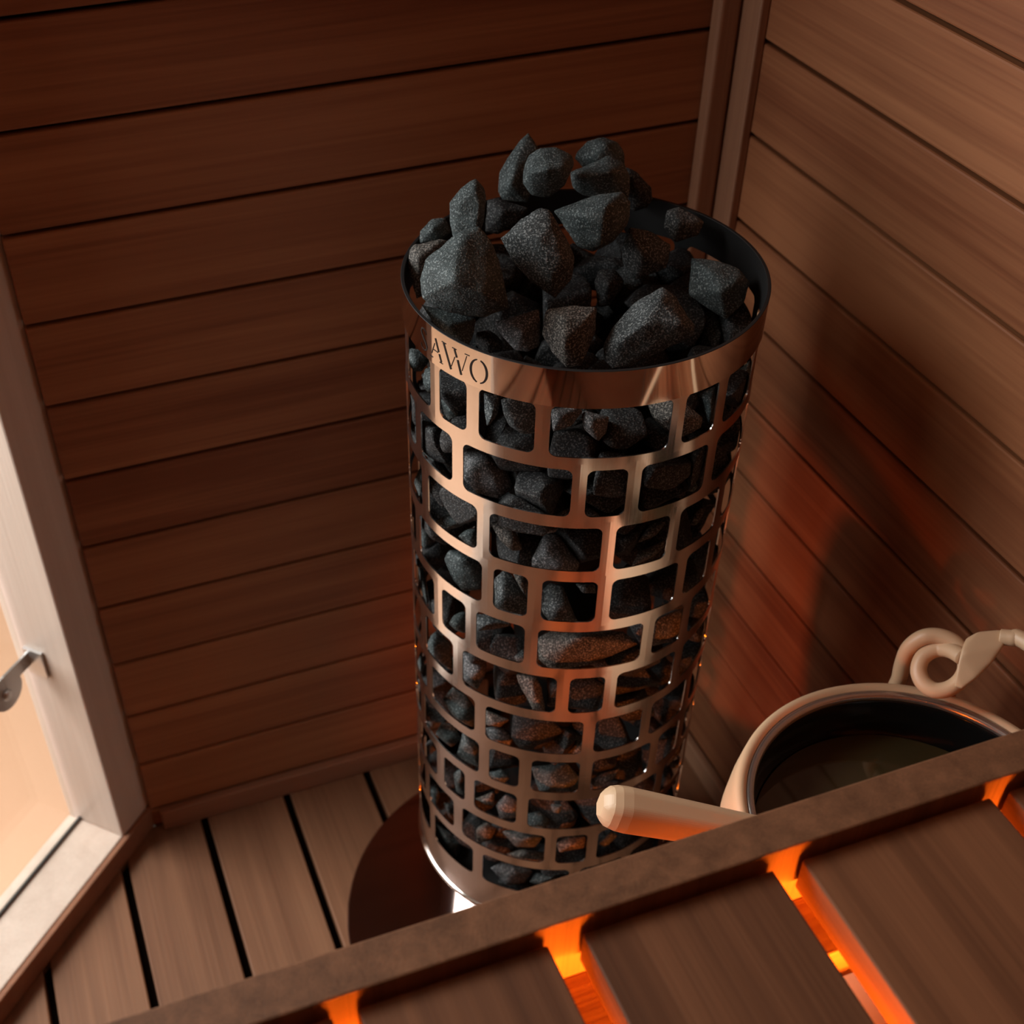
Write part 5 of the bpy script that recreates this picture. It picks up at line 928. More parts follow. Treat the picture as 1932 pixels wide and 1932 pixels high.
('F063','middle stone behind the first opening from the left in the tenth row','-296 66 -1454 -293 81 -1481 -292 83 -1484 -291 87 -1453 -290 95 -1453 -289 95 -1484 -286 48 -1449 -286 102 -1452 -284 107 -1484 -284 108 -1452 -281 115 -1451 -279 118 -1484 -278 34 -1445 -273 115 -1448 -266 28 -1462 -254 119 -1484 -251 24 -1484 -244 45 -1432 -238 48 -1430 -232 24 -1484 -229 109 -1430 -219 91 -1484 -211 27 -1484 -208 48 -1484 -204 68 -1418 -186 119 -1457 -174 58 -1426'),
('F064','leftmost stone behind the second opening from the left in the tenth row','-269 -62 -1385 -255 -81 -1404 -241 -32 -1405 -237 -99 -1408 -213 -70 -1320 -206 -112 -1380 -198 -28 -1330 -179 -108 -1369 -168 -90 -1348 -165 -75 -1401 -159 -23 -1383 -143 -44 -1388 -142 -82 -1365'),
('F065','third stone behind the second opening from the left in the tenth row','-233 -145 -1354 -229 -135 -1355 -226 -163 -1370 -216 -134 -1369 -211 -151 -1320 -207 -113 -1340 -204 -182 -1371 -202 -144 -1389 -200 -153 -1304 -195 -101 -1332 -192 -130 -1393 -189 -99 -1336 -183 -150 -1283 -181 -124 -1393 -175 -98 -1352 -173 -140 -1276 -169 -105 -1292 -168 -115 -1393 -165 -112 -1392 -161 -126 -1268 -159 -107 -1389 -154 -98 -1378 -144 -121 -1378 -136 -105 -1374 -134 -177 -1302 -128 -136 -1272 -125 -84 -1348 -120 -161 -1352'),
('F066','lower stone behind the third opening from the left in the tenth row','-123 -197 -1356 -119 -248 -1372 -116 -251 -1370 -115 -244 -1375 -97 -257 -1369 -92 -236 -1344 -90 -194 -1327 -84 -156 -1390 -67 -211 -1401 -41 -174 -1312 -19 -282 -1364 -16 -276 -1368 -14 -259 -1378 -14 -215 -1405 -13 -221 -1402 -12 -181 -1330 -2 -279 -1349 9 -189 -1402 21 -174 -1360'),
('F067','middle stone behind the fourth opening from the left in the tenth row','10 -180 -1407 21 -258 -1393 32 -212 -1449 44 -174 -1347 54 -224 -1344 58 -236 -1446 84 -246 -1365 87 -269 -1400 91 -184 -1447 100 -173 -1421 115 -254 -1421 115 -217 -1426 134 -192 -1399'),
('F068','right-hand stone behind the fourth opening from the left in the tenth row','50 -203 -1340 51 -206 -1325 71 -262 -1355 76 -277 -1347 105 -250 -1319 106 -284 -1368 107 -271 -1380 115 -281 -1379 117 -281 -1367 124 -278 -1374 124 -278 -1371 125 -278 -1382 127 -277 -1371 139 -153 -1400 144 -267 -1377 148 -200 -1407 150 -148 -1402 162 -147 -1395 165 -201 -1410 169 -160 -1372 171 -207 -1323 180 -194 -1360 190 -226 -1373'),
('F069','dark stone behind the fifth opening from the left in the tenth row','166 -151 -1369 168 -157 -1367 169 -159 -1374 170 -133 -1368 172 -166 -1369 174 -173 -1376 177 -182 -1374 187 -200 -1378 200 -122 -1352 209 -219 -1404 211 -218 -1406 222 -208 -1374 224 -140 -1435 226 -204 -1414 226 -204 -1402 226 -204 -1372 226 -82 -1398 231 -197 -1369 232 -196 -1418 234 -193 -1419 234 -193 -1370 248 -174 -1375 251 -97 -1400 259 -159 -1423 263 -154 -1419 264 -152 -1417 264 -152 -1385 265 -149 -1412 269 -103 -1379 270 -138 -1388'),
('F071','middle stone behind the second opening from the left in the lowest row','-196 -160 -1474 -191 -156 -1484 -172 -186 -1459 -165 -138 -1484 -165 -137 -1472 -164 -192 -1484 -153 -169 -1451 -142 -141 -1456 -142 -133 -1484 -137 -221 -1484 -133 -130 -1461 -113 -237 -1484 -112 -233 -1471 -108 -233 -1484 -88 -195 -1484 -88 -156 -1484'),
('G8005','dark stone buried in shadow beneath the heap, mostly hidden by the stones above','149 -48 -283 156 -68 -274 157 -61 -296 167 -60 -262 175 -128 -283 178 -108 -308 195 -119 -263 204 -28 -293 214 -130 -296 221 -43 -300 233 -109 -295 234 -119 -272'),
('G8008','dark stone buried in shadow beneath the heap, mostly hidden by the stones above','125 239 -137 134 242 -141 147 146 -77 152 234 -155 155 164 -72 159 182 -72 159 242 -147 170 252 -113 170 252 -107 172 246 -72 173 222 -158 175 249 -127 177 248 -72 179 246 -126 179 246 -72 182 244 -126 185 241 -72 188 192 -142 190 237 -127 191 145 -100 191 199 -72 203 215 -72 205 218 -72 206 222 -72 219 211 -91 220 186 -99 223 207 -102'),
('G8010','dark stone buried in shadow beneath the heap, mostly hidden by the stones above','-74 255 -161 -72 214 -166 -65 233 -123 -64 236 -118 -59 215 -172 -59 267 -134 -46 245 -110 -12 186 -183 -8 289 -117 -2 297 -156 16 285 -187 53 263 -157'),
('G8011','dark stone buried in shadow beneath the heap, mostly hidden by the stones above','144 -140 -168 146 -160 -163 153 -155 -132 153 -148 -132 161 -124 -132 165 -95 -148 166 -161 -132 171 -118 -175 172 -95 -132 174 -177 -173 177 -176 -162 177 -174 -176 179 -175 -157 182 -115 -178 187 -93 -132 188 -169 -132 199 -90 -162 203 -121 -183 205 -144 -183 209 -139 -184 226 -118 -132 229 -127 -135 230 -126 -132'),
('G8013','dark stone buried in shadow beneath the heap, mostly hidden by the stones above','171 137 -225 184 57 -278 191 40 -268 247 162 -240 248 68 -218 248 73 -309 251 64 -221 261 94 -195 261 157 -256 262 155 -256 263 92 -198 264 152 -261 264 152 -256 265 150 -266 266 67 -292 270 139 -276 271 136 -252 272 133 -275 274 59 -227 274 130 -260'),
('G8015','dark stone buried in shadow beneath the heap, mostly hidden by the stones above','215 -90 -273 217 -95 -271 219 -97 -272 219 -77 -280 229 -104 -274 234 -117 -245 234 -47 -284 238 -118 -256 243 -117 -270 246 -92 -203 269 -123 -257 277 -35 -259 280 -110 -266 285 -35 -246 286 -102 -263 287 -100 -257 288 -42 -269 290 -94 -261 290 -94 -255 291 -88 -251 292 -84 -252 294 -75 -255 294 -74 -257 294 -73 -261'),
('G8016','dark stone buried in shadow beneath the heap, mostly hidden by the stones above','158 137 -113 159 71 -152 164 159 -129 179 64 -135 180 93 -104 211 116 -104 223 48 -155 232 134 -195 232 136 -194 235 126 -108 255 116 -190 261 116 -130'),
('G8017','dark stone buried in shadow beneath the heap, mostly hidden by the stones above','214 49 -288 217 48 -278 221 52 -293 225 -3 -309 235 -22 -303 238 52 -260 243 -29 -281 248 54 -255 252 65 -307 259 -11 -335 261 58 -252 274 73 -315 280 74 -309 284 65 -253 285 72 -321 285 73 -297 286 -9 -259 288 56 -331 288 69 -264 291 61 -254 295 71 -313 295 72 -276 296 66 -267 297 59 -319 297 62 -261 299 49 -268 301 44 -305 303 31 -277'),
('G8018','dark stone buried in shadow beneath the heap, mostly hidden by the stones above','122 -220 -282 122 -200 -282 122 -192 -283 123 -182 -285 125 -229 -288 126 -229 -281 127 -165 -293 131 -153 -303 143 -161 -284 145 -233 -334 152 -182 -349 155 -134 -303 157 -201 -360 157 -184 -354 159 -175 -348 163 -198 -365 165 -158 -335 182 -223 -266 183 -243 -344 183 -243 -334 183 -204 -369 184 -242 -329 184 -171 -270 188 -202 -368 191 -236 -309 194 -233 -355 198 -229 -290 202 -226 -355 204 -224 -355 204 -222 -356 207 -221 -341 210 -219 -321 211 -218 -308'),
('G8019','dark stone buried in shadow beneath the heap, mostly hidden by the stones above','-153 205 -96 -139 171 -99 -137 150 -84 -99 151 -72 -94 167 -72 -90 161 -133 -88 250 -93 -67 148 -72 -65 144 -81 -51 211 -72 -49 216 -73 -47 180 -72 -41 188 -75'),
('G8020','dark stone buried in shadow beneath the heap, mostly hidden by the stones above','-235 177 -228 -234 165 -218 -222 162 -267 -220 154 -223 -214 151 -206 -206 172 -277 -195 168 -278 -184 208 -194 -177 205 -196 -168 206 -271 -163 145 -234 -156 157 -230'),
('G8021','dark stone buried in shadow beneath the heap, mostly hidden by the stones above','152 -60 -245 159 -47 -207 164 -24 -249 173 -103 -217 186 -76 -183 219 -106 -239 221 -95 -250 226 -68 -274 228 -98 -231 229 -62 -275 236 -8 -252 240 -47 -270 242 -2 -226 255 -34 -252 261 -19 -241 262 -58 -208 265 -49 -213 265 -39 -225'),
('G8025','dark stone buried in shadow beneath the heap, mostly hidden by the stones above','-154 208 -195 -148 225 -196 -145 228 -245 -143 235 -247 -142 193 -226 -126 264 -257 -119 174 -242 -111 260 -267 -96 269 -251 -80 215 -159 -42 187 -203 -42 234 -251'),
('G8027','dark stone buried in shadow beneath the heap, mostly hidden by the stones above','105 160 -193 111 107 -169 114 121 -202 133 190 -160 145 139 -220 148 196 -198 151 113 -134 152 117 -133 155 112 -137 162 116 -142 165 183 -201 170 92 -189 170 109 -223 179 144 -215 183 107 -217 190 129 -216 193 158 -199 197 128 -213 212 133 -201 213 130 -200'),
('G8029','dark stone buried in shadow beneath the heap, mostly hidden by the stones above','62 -177 -299 64 -181 -305 71 -195 -322 71 -195 -288 72 -142 -289 85 -130 -302 86 -223 -284 89 -229 -293 90 -229 -349 92 -232 -340 92 -186 -265 96 -231 -354 97 -232 -281 97 -230 -276 100 -220 -269 109 -200 -261 111 -242 -348 112 -196 -263 118 -168 -276 123 -219 -343 124 -145 -288 124 -143 -289 126 -139 -294 128 -207 -339 131 -185 -304 135 -158 -312 140 -181 -324'),
('G8030','dark stone buried in shadow beneath the heap, mostly hidden by the stones above','-268 98 -291 -265 130 -279 -255 114 -294 -239 111 -300 -234 83 -302 -231 90 -303 -231 99 -303 -222 65 -224 -219 159 -257 -214 158 -259 -210 158 -260 -208 157 -259 -206 155 -246 -193 152 -245 -190 153 -253 -188 45 -275 -165 101 -230 -155 74 -264 -152 76 -265 -143 92 -266'),
('G8031','dark stone buried in shadow beneath the heap, mostly hidden by the stones above','143 95 -290 160 123 -360 177 154 -349 181 78 -269 182 169 -299 184 74 -270 188 63 -278 204 84 -276 207 33 -307 208 28 -315 212 148 -279 235 49 -315 247 91 -299 252 116 -374 273 85 -318 276 95 -315 279 116 -316'),
('G8033','dark stone buried in shadow beneath the heap, mostly hidden by the stones above','-270 138 -132 -270 139 -136 -269 141 -139 -268 142 -141 -268 144 -135 -267 143 -132 -265 90 -133 -265 93 -132 -261 77 -139 -260 74 -142 -258 142 -176 -256 140 -179 -255 59 -152 -253 56 -159 -250 132 -197 -249 52 -153 -248 129 -203 -245 89 -197 -244 119 -212 -240 63 -132 -237 54 -136 -235 145 -132 -227 131 -213 -216 108 -132 -209 162 -172 -173 83 -168'),
('G8034','dark stone buried in shadow beneath the heap, mostly hidden by the stones above','-180 149 -291 -177 150 -304 -173 193 -292 -172 195 -294 -156 182 -251 -150 216 -273 -132 221 -306 -128 124 -313 -128 221 -286 -119 186 -250 -105 140 -271 -79 162 -274'),
('G8035','dark stone buried in shadow beneath the heap, mostly hidden by the stones above','151 87 -164 152 81 -174 154 78 -156 157 92 -166 165 90 -163 166 83 -193 168 33 -138 168 98 -174 170 10 -191 181 23 -137 184 104 -173 195 64 -228 198 2 -156 216 26 -145 216 108 -181 226 14 -201 237 36 -206 255 86 -179 261 78 -177 263 39 -160 269 29 -172 273 50 -167 276 44 -165'),
('G8036','dark stone buried in shadow beneath the heap, mostly hidden by the stones above','136 119 -281 142 166 -285 146 80 -283 148 64 -263 148 84 -284 148 169 -273 149 67 -278 150 77 -247 150 107 -230 151 87 -283 152 115 -227 153 117 -226 155 70 -276 156 66 -257 156 175 -283 157 79 -278 159 131 -223 167 73 -260 171 189 -240 202 136 -246 211 168 -234 215 164 -238'),
('G8037','dark stone buried in shadow beneath the heap, mostly hidden by the stones above','221 -40 -295 221 -40 -292 221 -40 -289 222 -41 -299 223 -46 -304 228 -81 -284 229 -79 -322 231 -92 -300 232 -95 -316 247 -27 -283 250 -91 -277 257 -21 -287 260 -42 -335 271 -28 -334 271 -15 -277 272 -92 -271 275 -99 -313 285 -72 -269 293 -56 -267 294 -8 -271 295 -51 -267 296 -63 -297 298 -57 -283 298 -10 -269 299 -50 -305 299 -50 -277 299 -15 -269 301 -41 -311 302 -38 -311 302 -37 -308 302 -35 -281'),
('G8042','dark stone buried in shadow beneath the heap, mostly hidden by the stones above','-242 182 -143 -241 174 -140 -239 186 -150 -238 162 -138 -237 158 -137 -236 190 -132 -235 192 -158 -233 189 -159 -230 199 -156 -229 200 -138 -228 182 -161 -226 129 -131 -221 127 -137 -218 181 -95 -216 149 -155 -215 130 -145 -213 142 -97 -199 206 -111 -194 154 -96 -189 145 -100 -187 184 -98 -180 209 -160 -173 209 -133 -147 165 -121'),
('G8045','dark stone buried in shadow beneath the heap, mostly hidden by the stones above','190 113 -72 191 111 -72 196 116 -72 201 98 -107 201 101 -106 209 87 -72 210 87 -120 212 84 -117 228 95 -125 231 96 -125 233 55 -81 234 60 -72 238 119 -114 244 56 -72 256 61 -72 263 124 -124 267 115 -132 269 139 -72 270 138 -80 272 133 -101 272 134 -72 277 124 -72 278 121 -72 283 109 -85 285 104 -127 286 103 -92 287 83 -102 287 101 -125 288 99 -121'),
('G8046','dark stone buried in shadow beneath the heap, mostly hidden by the stones above','186 -13 -171 206 -36 -93 213 -102 -150 215 -105 -145 217 -104 -152 218 -105 -152 218 3 -166 219 -108 -145 226 -31 -193 236 -22 -108 237 -93 -128 242 -60 -182 245 -58 -104 247 -8 -122 253 -8 -129'),
('G8050','dark stone buried in shadow beneath the heap, mostly hidden by the stones above','-166 187 -152 -154 209 -191 -150 206 -195 -138 231 -149 -137 199 -203 -135 163 -172 -111 150 -139 -98 160 -190 -82 204 -176 -77 232 -127 -73 198 -172 -73 205 -171 -73 206 -169 -72 229 -125 -71 182 -170 -71 211 -161 -71 231 -127 -69 230 -128 -67 185 -147 -67 223 -130 -67 228 -130'),
('G8054','dark stone buried in shadow beneath the heap, mostly hidden by the stones above','-82 233 -117 -80 227 -121 -79 232 -119 -76 216 -126 -75 214 -128 -74 228 -91 -74 265 -81 -73 209 -132 -72 223 -91 -72 251 -80 -67 201 -138 -66 217 -89 -65 202 -139 -62 224 -131 -57 228 -76 -56 265 -84 -52 214 -78 -52 218 -138 -49 184 -127 -48 216 -142 -42 229 -74 -38 188 -128 -33 219 -140 -31 200 -77 -17 253 -103 4 240 -121 11 237 -114'),
('G8063','dark stone buried in shadow beneath the heap, mostly hidden by the stones above','179 25 -214 181 26 -216 186 18 -201 198 -13 -237 199 -11 -228 199 41 -267 200 18 -202 206 -15 -255 208 43 -264 219 21 -274 220 -1 -197 228 1 -198 234 -12 -273 237 -9 -276 239 -11 -276 242 7 -201 249 47 -255 251 -7 -270 259 47 -252 262 47 -251 265 44 -251 271 37 -224 271 40 -227 272 0 -261 273 18 -212 274 21 -214 276 5 -237 277 5 -241 278 2 -258 279 26 -242 280 2 -256'),
('G8064','dark stone buried in shadow beneath the heap, mostly hidden by the stones above','209 -6 -86 210 -21 -82 216 -5 -72 216 6 -97 217 3 -72 218 -30 -86 219 7 -72 227 13 -72 230 -29 -98 234 -35 -87 246 31 -133 263 -29 -129 278 -36 -80 284 -32 -76 285 13 -163 287 64 -129 291 -26 -72 293 -41 -120 299 -11 -72 300 -21 -72 302 -37 -115 302 -37 -113 303 -32 -118 303 -32 -102 303 -32 -98 303 -21 -75 303 -12 -131 303 11 -118'),
('G8067','dark stone buried in shadow beneath the heap, mostly hidden by the stones above','-205 205 -179 -203 199 -185 -201 154 -168 -197 193 -164 -195 191 -162 -192 102 -184 -188 163 -145 -188 197 -181 -185 131 -229 -184 160 -142 -181 193 -171 -180 82 -179 -173 185 -195 -171 123 -240 -170 150 -129 -166 75 -165 -165 163 -132 -163 78 -160 -156 110 -133 -156 113 -131 -156 147 -235 -149 85 -230 -130 161 -144 -129 152 -225 -123 148 -223 -119 153 -147 -118 145 -217 -111 146 -169 -110 142 -196 -109 121 -202'),
('G8069','dark stone buried in shadow beneath the heap, mostly hidden by the stones above','-3 176 -290 24 217 -245 33 180 -238 65 230 -333 73 150 -247 73 239 -234 80 229 -234 80 237 -239 101 183 -243 121 163 -300 125 213 -305 125 217 -256'),
('G8070','dark stone buried in shadow beneath the heap, mostly hidden by the stones above','43 -189 -145 50 -200 -154 58 -196 -191 58 -193 -132 59 -198 -193 62 -208 -189 62 -199 -194 62 -196 -132 64 -206 -145 68 -180 -132 68 -178 -175 69 -195 -132 71 -212 -195 83 -217 -196 86 -145 -139 90 -220 -193 92 -221 -189 92 -144 -145 97 -197 -194 103 -225 -171 106 -161 -132 121 -170 -132 124 -207 -150 125 -181 -132 125 -155 -157 126 -218 -164 127 -183 -134 128 -183 -183 129 -215 -168 134 -174 -176 135 -210 -176 135 -168 -170 138 -203 -176 139 -199 -174 140 -187 -165'),
('G8082','dark stone buried in shadow beneath the heap, mostly hidden by the stones above','175 23 -123 180 12 -130 181 35 -103 188 41 -145 188 54 -145 196 -7 -125 196 52 -103 198 -5 -126 203 -3 -100 208 9 -77 210 2 -80 210 47 -152 210 67 -100 215 5 -76 216 76 -110 221 10 -73 222 76 -109 225 13 -72 229 76 -107 232 18 -72 235 52 -79 238 45 -74 239 38 -72 243 29 -72 245 30 -86 249 36 -132 251 38 -155'),
('G8091','dark stone buried in shadow beneath the heap, mostly hidden by the stones above','-87 290 -209 -87 290 -204 -84 291 -216 -82 271 -210 -77 275 -224 -76 275 -227 -70 296 -211 -69 213 -170 -67 206 -172 -66 297 -168 -65 253 -165 -65 263 -235 -64 202 -173 -63 298 -188 -63 298 -166 -61 198 -175 -60 287 -162 -59 291 -162 -58 299 -176 -57 299 -173 -57 299 -163 -56 192 -178 -56 296 -162 -46 238 -246 -45 188 -196 -38 186 -207 -14 279 -216 -11 280 -179 -10 227 -188 0 276 -204 1 236 -190 1 240 -189 3 235 -194'),
('G8096','dark stone buried in shadow beneath the heap, mostly hidden by the stones above','57 247 -256 58 263 -257 65 245 -226 67 249 -222 70 239 -278 73 243 -220 84 257 -297 89 241 -207 92 236 -207 94 288 -258 95 229 -275 100 286 -248 102 285 -273 106 284 -243 112 282 -243 113 224 -243 122 279 -292 123 279 -240 124 278 -289 124 278 -254 125 278 -292 126 221 -209 126 277 -286 132 240 -294 137 246 -215 138 225 -210'),
('G8109','dark stone buried in shadow beneath the heap, mostly hidden by the stones above','221 3 -184 224 3 -178 233 -27 -181 238 -38 -178 240 -12 -158 252 -31 -148 256 -38 -145 257 -72 -164 258 -63 -156 269 32 -201 287 -74 -181 290 -57 -189 296 -5 -155 300 -45 -188 302 -38 -192 303 -32 -193 303 -32 -154 303 -31 -151 303 -25 -146 303 -19 -149 303 -18 -196 303 -11 -172 303 -8 -196'),
('G8111','dark stone buried in shadow beneath the heap, mostly hidden by the stones above','-74 263 -319 -71 220 -336 -66 198 -333 -51 194 -313 -38 190 -326 -38 301 -292 -29 302 -286 -20 303 -284 -17 303 -290 -2 191 -266 33 245 -265 37 274 -267 38 219 -340 40 282 -306 55 278 -304'),
('G8117','dark stone buried in shadow beneath the heap, mostly hidden by the stones above','143 206 -277 152 216 -281 171 174 -283 180 211 -235 190 227 -258 202 226 -258 204 224 -279 207 151 -271 207 221 -291 209 219 -250 210 218 -305 226 204 -310 226 204 -246 233 135 -270 233 195 -312 236 133 -270 242 131 -276 243 131 -280 244 132 -288 244 132 -285 245 137 -313 246 170 -233 247 140 -315 247 176 -310 251 170 -235 260 158 -256 263 153 -281 263 153 -263 263 154 -294 264 153 -275'),
('G8130','dark stone buried in shadow beneath the heap, mostly hidden by the stones above','7 -231 -184 23 -189 -228 28 -272 -214 35 -200 -182 40 -266 -187 41 -236 -178 42 -238 -178 46 -263 -184 52 -176 -195 63 -266 -196 69 -174 -203 71 -174 -204 77 -184 -243 80 -267 -206 82 -176 -209 85 -177 -210 90 -261 -211 93 -216 -206 93 -191 -245 94 -221 -207 95 -240 -211 96 -237 -239'),
('G8138','dark stone buried in shadow beneath the heap, mostly hidden by the stones above','-9 216 -94 -8 226 -72 -6 215 -72 -5 189 -92 0 241 -72 9 203 -72 25 192 -114 25 275 -129 31 283 -135 33 285 -137 34 203 -123 36 286 -138 41 211 -129 41 228 -132 41 279 -72 42 202 -72 42 275 -141 57 190 -89 58 281 -72 67 189 -95 69 283 -82 71 219 -72 72 238 -72 85 220 -78 88 222 -123'),
('G8148','dark stone buried in shadow beneath the heap, mostly hidden by the stones above','16 228 -211 18 222 -172 20 259 -180 23 247 -215 23 270 -180 29 286 -179 30 285 -186 35 286 -176 43 200 -151 47 213 -208 51 203 -146 61 187 -160 61 265 -153 67 214 -138 71 194 -150 72 233 -139 90 224 -166'),
('G8153','dark stone buried in shadow beneath the heap, mostly hidden by the stones above','-97 221 -255 -97 255 -265 -87 159 -257 -87 159 -255 -87 211 -250 -86 157 -255 -80 262 -265 -74 223 -301 -66 268 -266 -61 168 -276 -58 261 -276 -44 186 -238 -38 256 -259 -36 157 -238 -35 182 -290 -27 177 -233 -18 201 -239 -15 231 -248'),
('G8159','dark stone buried in shadow beneath the heap, mostly hidden by the stones above','71 251 -155 72 235 -138 76 228 -139 76 247 -161 78 245 -163 79 243 -116 85 282 -129 88 232 -168 90 205 -141 91 239 -99 92 205 -146 96 212 -162 98 227 -171 100 208 -162 100 235 -89 106 284 -130 107 253 -165 107 271 -96 109 204 -109 110 265 -156 112 211 -94 112 282 -134 114 264 -158 118 268 -154 120 280 -115 124 278 -141 124 278 -119 127 277 -144 133 207 -114 136 271 -129 138 211 -109 140 230 -111'),
('G8164','dark stone buried in shadow beneath the heap, mostly hidden by the stones above','99 139 -298 100 145 -290 101 131 -295 105 126 -275 105 155 -286 108 128 -274 108 139 -275 110 139 -315 110 148 -276 116 164 -289 126 161 -281 134 177 -298 137 151 -337 139 87 -324 141 89 -323 143 92 -328 146 127 -285 153 166 -341 158 181 -291 163 135 -291 164 138 -291 165 177 -343 167 138 -357 180 164 -355 180 167 -297 184 179 -352 185 178 -299 185 184 -299 187 177 -348 188 180 -343 188 184 -300'),
('G8171','dark stone buried in shadow beneath the heap, mostly hidden by the stones above','232 -122 -129 233 -121 -134 233 -120 -137 233 -119 -123 233 -115 -141 235 -108 -148 235 -104 -149 236 -108 -106 236 -105 -103 240 -127 -130 240 -89 -93 241 -75 -158 241 -72 -157 242 -69 -156 248 -44 -116 249 -40 -118 249 -38 -120 250 -31 -139 250 -29 -138 251 -27 -137 253 -24 -137 261 -34 -114 263 -37 -108 264 -39 -105 267 -27 -140 271 -137 -121 271 -70 -161 272 -134 -116 276 -69 -161 277 -49 -86 280 -117 -104 280 -65 -74 280 -30 -144 281 -61 -75 282 -57 -77 282 -52 -81 283 -31 -145 284 -107 -151 286 -102 -103 287 -58 -158 290 -94 -155 290 -94 -103 291 -89 -156 292 -82 -159 292 -52 -156 293 -48 -103 294 -76 -98 294 -75 -158 297 -60 -156 300 -45 -118'),
('G8183','dark stone buried in shadow beneath the heap, mostly hidden by the stones above','85 -291 -283 85 -291 -236 85 -289 -286 86 -291 -285 86 -291 -225 86 -287 -289 86 -285 -291 87 -290 -288 87 -279 -215 88 -289 -291 88 -276 -213 91 -263 -290 93 -285 -289 95 -288 -279 101 -286 -203 101 -279 -287 101 -221 -270 102 -216 -221 103 -285 -202 105 -202 -222 107 -196 -224 108 -193 -229 108 -192 -236 109 -257 -285 112 -222 -284 117 -281 -203 120 -224 -282 122 -185 -269 124 -278 -236 124 -278 -207 125 -185 -268 135 -196 -269 151 -263 -206 152 -238 -218 154 -261 -208 156 -260 -206'),
('G8185','dark stone buried in shadow beneath the heap, mostly hidden by the stones above','-49 250 -252 -47 248 -255 -45 235 -245 -43 248 -256 -41 232 -249 -39 232 -240 -36 230 -249 -36 273 -243 -35 227 -248 -29 223 -246 -23 298 -232 -20 303 -231 -19 303 -229 -16 303 -231 -16 303 -226 -14 211 -241 -14 303 -227 -13 222 -210 -12 216 -209 -12 219 -209 -8 207 -239 -6 205 -238 -5 267 -257 -5 295 -225 -5 300 -227 -3 207 -238 -3 208 -207 21 219 -210 23 221 -210 24 277 -257 27 274 -256 28 220 -239 30 221 -239 34 244 -246 34 260 -251 35 249 -247 39 226 -231 42 251 -217 43 231 -229 48 257 -221'),
('G8204','dark stone buried in shadow beneath the heap, mostly hidden by the stones above','-103 285 -109 -102 285 -118 -97 267 -132 -96 255 -99 -95 262 -96 -94 247 -101 -93 244 -105 -92 240 -109 -92 250 -97 -86 259 -89 -84 291 -130 -83 253 -138 -78 232 -121 -72 266 -82 -70 267 -81 -67 268 -80 -64 268 -80 -64 283 -147 -64 289 -147 -63 298 -125 -63 298 -103 -63 298 -89 -59 269 -80 -59 298 -126 -56 299 -85 -55 289 -145 -43 300 -84 -42 300 -118 -38 292 -136 -33 301 -89 -31 275 -78 -27 253 -103 -27 286 -126 -21 256 -101 -14 260 -97 -12 270 -85 -11 269 -104 -8 281 -92'),
('G8223','dark stone buried in shadow beneath the heap, mostly hidden by the stones above','162 194 -216 163 182 -193 169 172 -183 179 185 -227 181 150 -158 181 183 -227 181 200 -223 184 180 -226 186 178 -225 187 145 -159 189 144 -161 190 146 -157 190 154 -153 197 140 -166 197 165 -153 201 139 -170 201 167 -156 230 131 -205 233 195 -205 236 191 -218 237 189 -194 239 181 -178 241 183 -181 241 184 -219 245 179 -184 247 134 -208 251 137 -210 256 143 -211 259 159 -214 261 151 -210 261 156 -213 262 155 -210'),
('G8247','dark stone buried in shadow beneath the heap, mostly hidden by the stones above','-158 259 -304 -158 259 -294 -157 255 -304 -157 259 -291 -146 265 -278 -145 246 -283 -143 267 -311 -143 267 -274 -141 232 -311 -141 268 -274 -127 214 -315 -125 224 -271 -124 278 -317 -124 278 -275 -120 236 -262 -114 198 -309 -111 283 -275 -104 188 -299 -102 186 -296 -101 190 -279 -101 286 -326 -100 286 -321 -98 229 -257 -98 252 -264 -98 257 -266 -98 279 -330 -98 287 -311 -92 211 -264 -88 187 -295 -85 193 -272 -80 191 -282 -75 251 -310 -72 203 -302 -71 209 -306 -70 214 -309 -70 241 -317'),
('G8262','dark stone buried in shadow beneath the heap, mostly hidden by the stones above','-222 207 -310 -220 209 -299 -219 210 -294 -217 212 -300 -216 213 -293 -215 213 -306 -200 223 -338 -192 203 -284 -191 205 -284 -181 238 -285 -177 231 -283 -175 235 -283 -174 145 -336 -172 241 -293 -167 171 -304 -165 235 -288 -153 152 -316 -150 150 -317 -142 233 -308 -141 228 -318 -138 229 -303 -136 189 -313 -135 198 -311 -134 220 -317 -133 222 -306 -132 218 -315'),
('G8303','dark stone buried in shadow beneath the heap, mostly hidden by the stones above','169 -148 -273 173 -158 -297 173 -127 -276 175 -163 -308 175 -152 -252 176 -154 -248 177 -146 -249 178 -167 -305 178 -122 -263 179 -144 -314 179 -141 -312 184 -174 -299 186 -176 -297 189 -181 -290 189 -139 -311 191 -175 -247 191 -117 -254 193 -179 -252 195 -174 -248 198 -190 -270 199 -191 -272 235 -128 -292 236 -117 -266 246 -118 -271 259 -129 -260 263 -120 -280 276 -124 -271'),
('G8318','dark stone buried in shadow beneath the heap, mostly hidden by the stones above','127 188 -312 127 194 -294 131 224 -289 133 195 -284 133 210 -346 142 178 -322 142 193 -278 142 196 -278 143 210 -279 154 181 -299 157 177 -347 161 183 -285 162 178 -348 173 221 -291 176 184 -290 186 180 -357 187 198 -361 189 180 -354 195 222 -300 196 232 -327 198 230 -331 198 230 -322 207 221 -327 210 187 -304 210 207 -305 214 187 -305 229 187 -324 230 187 -320 232 190 -323'),
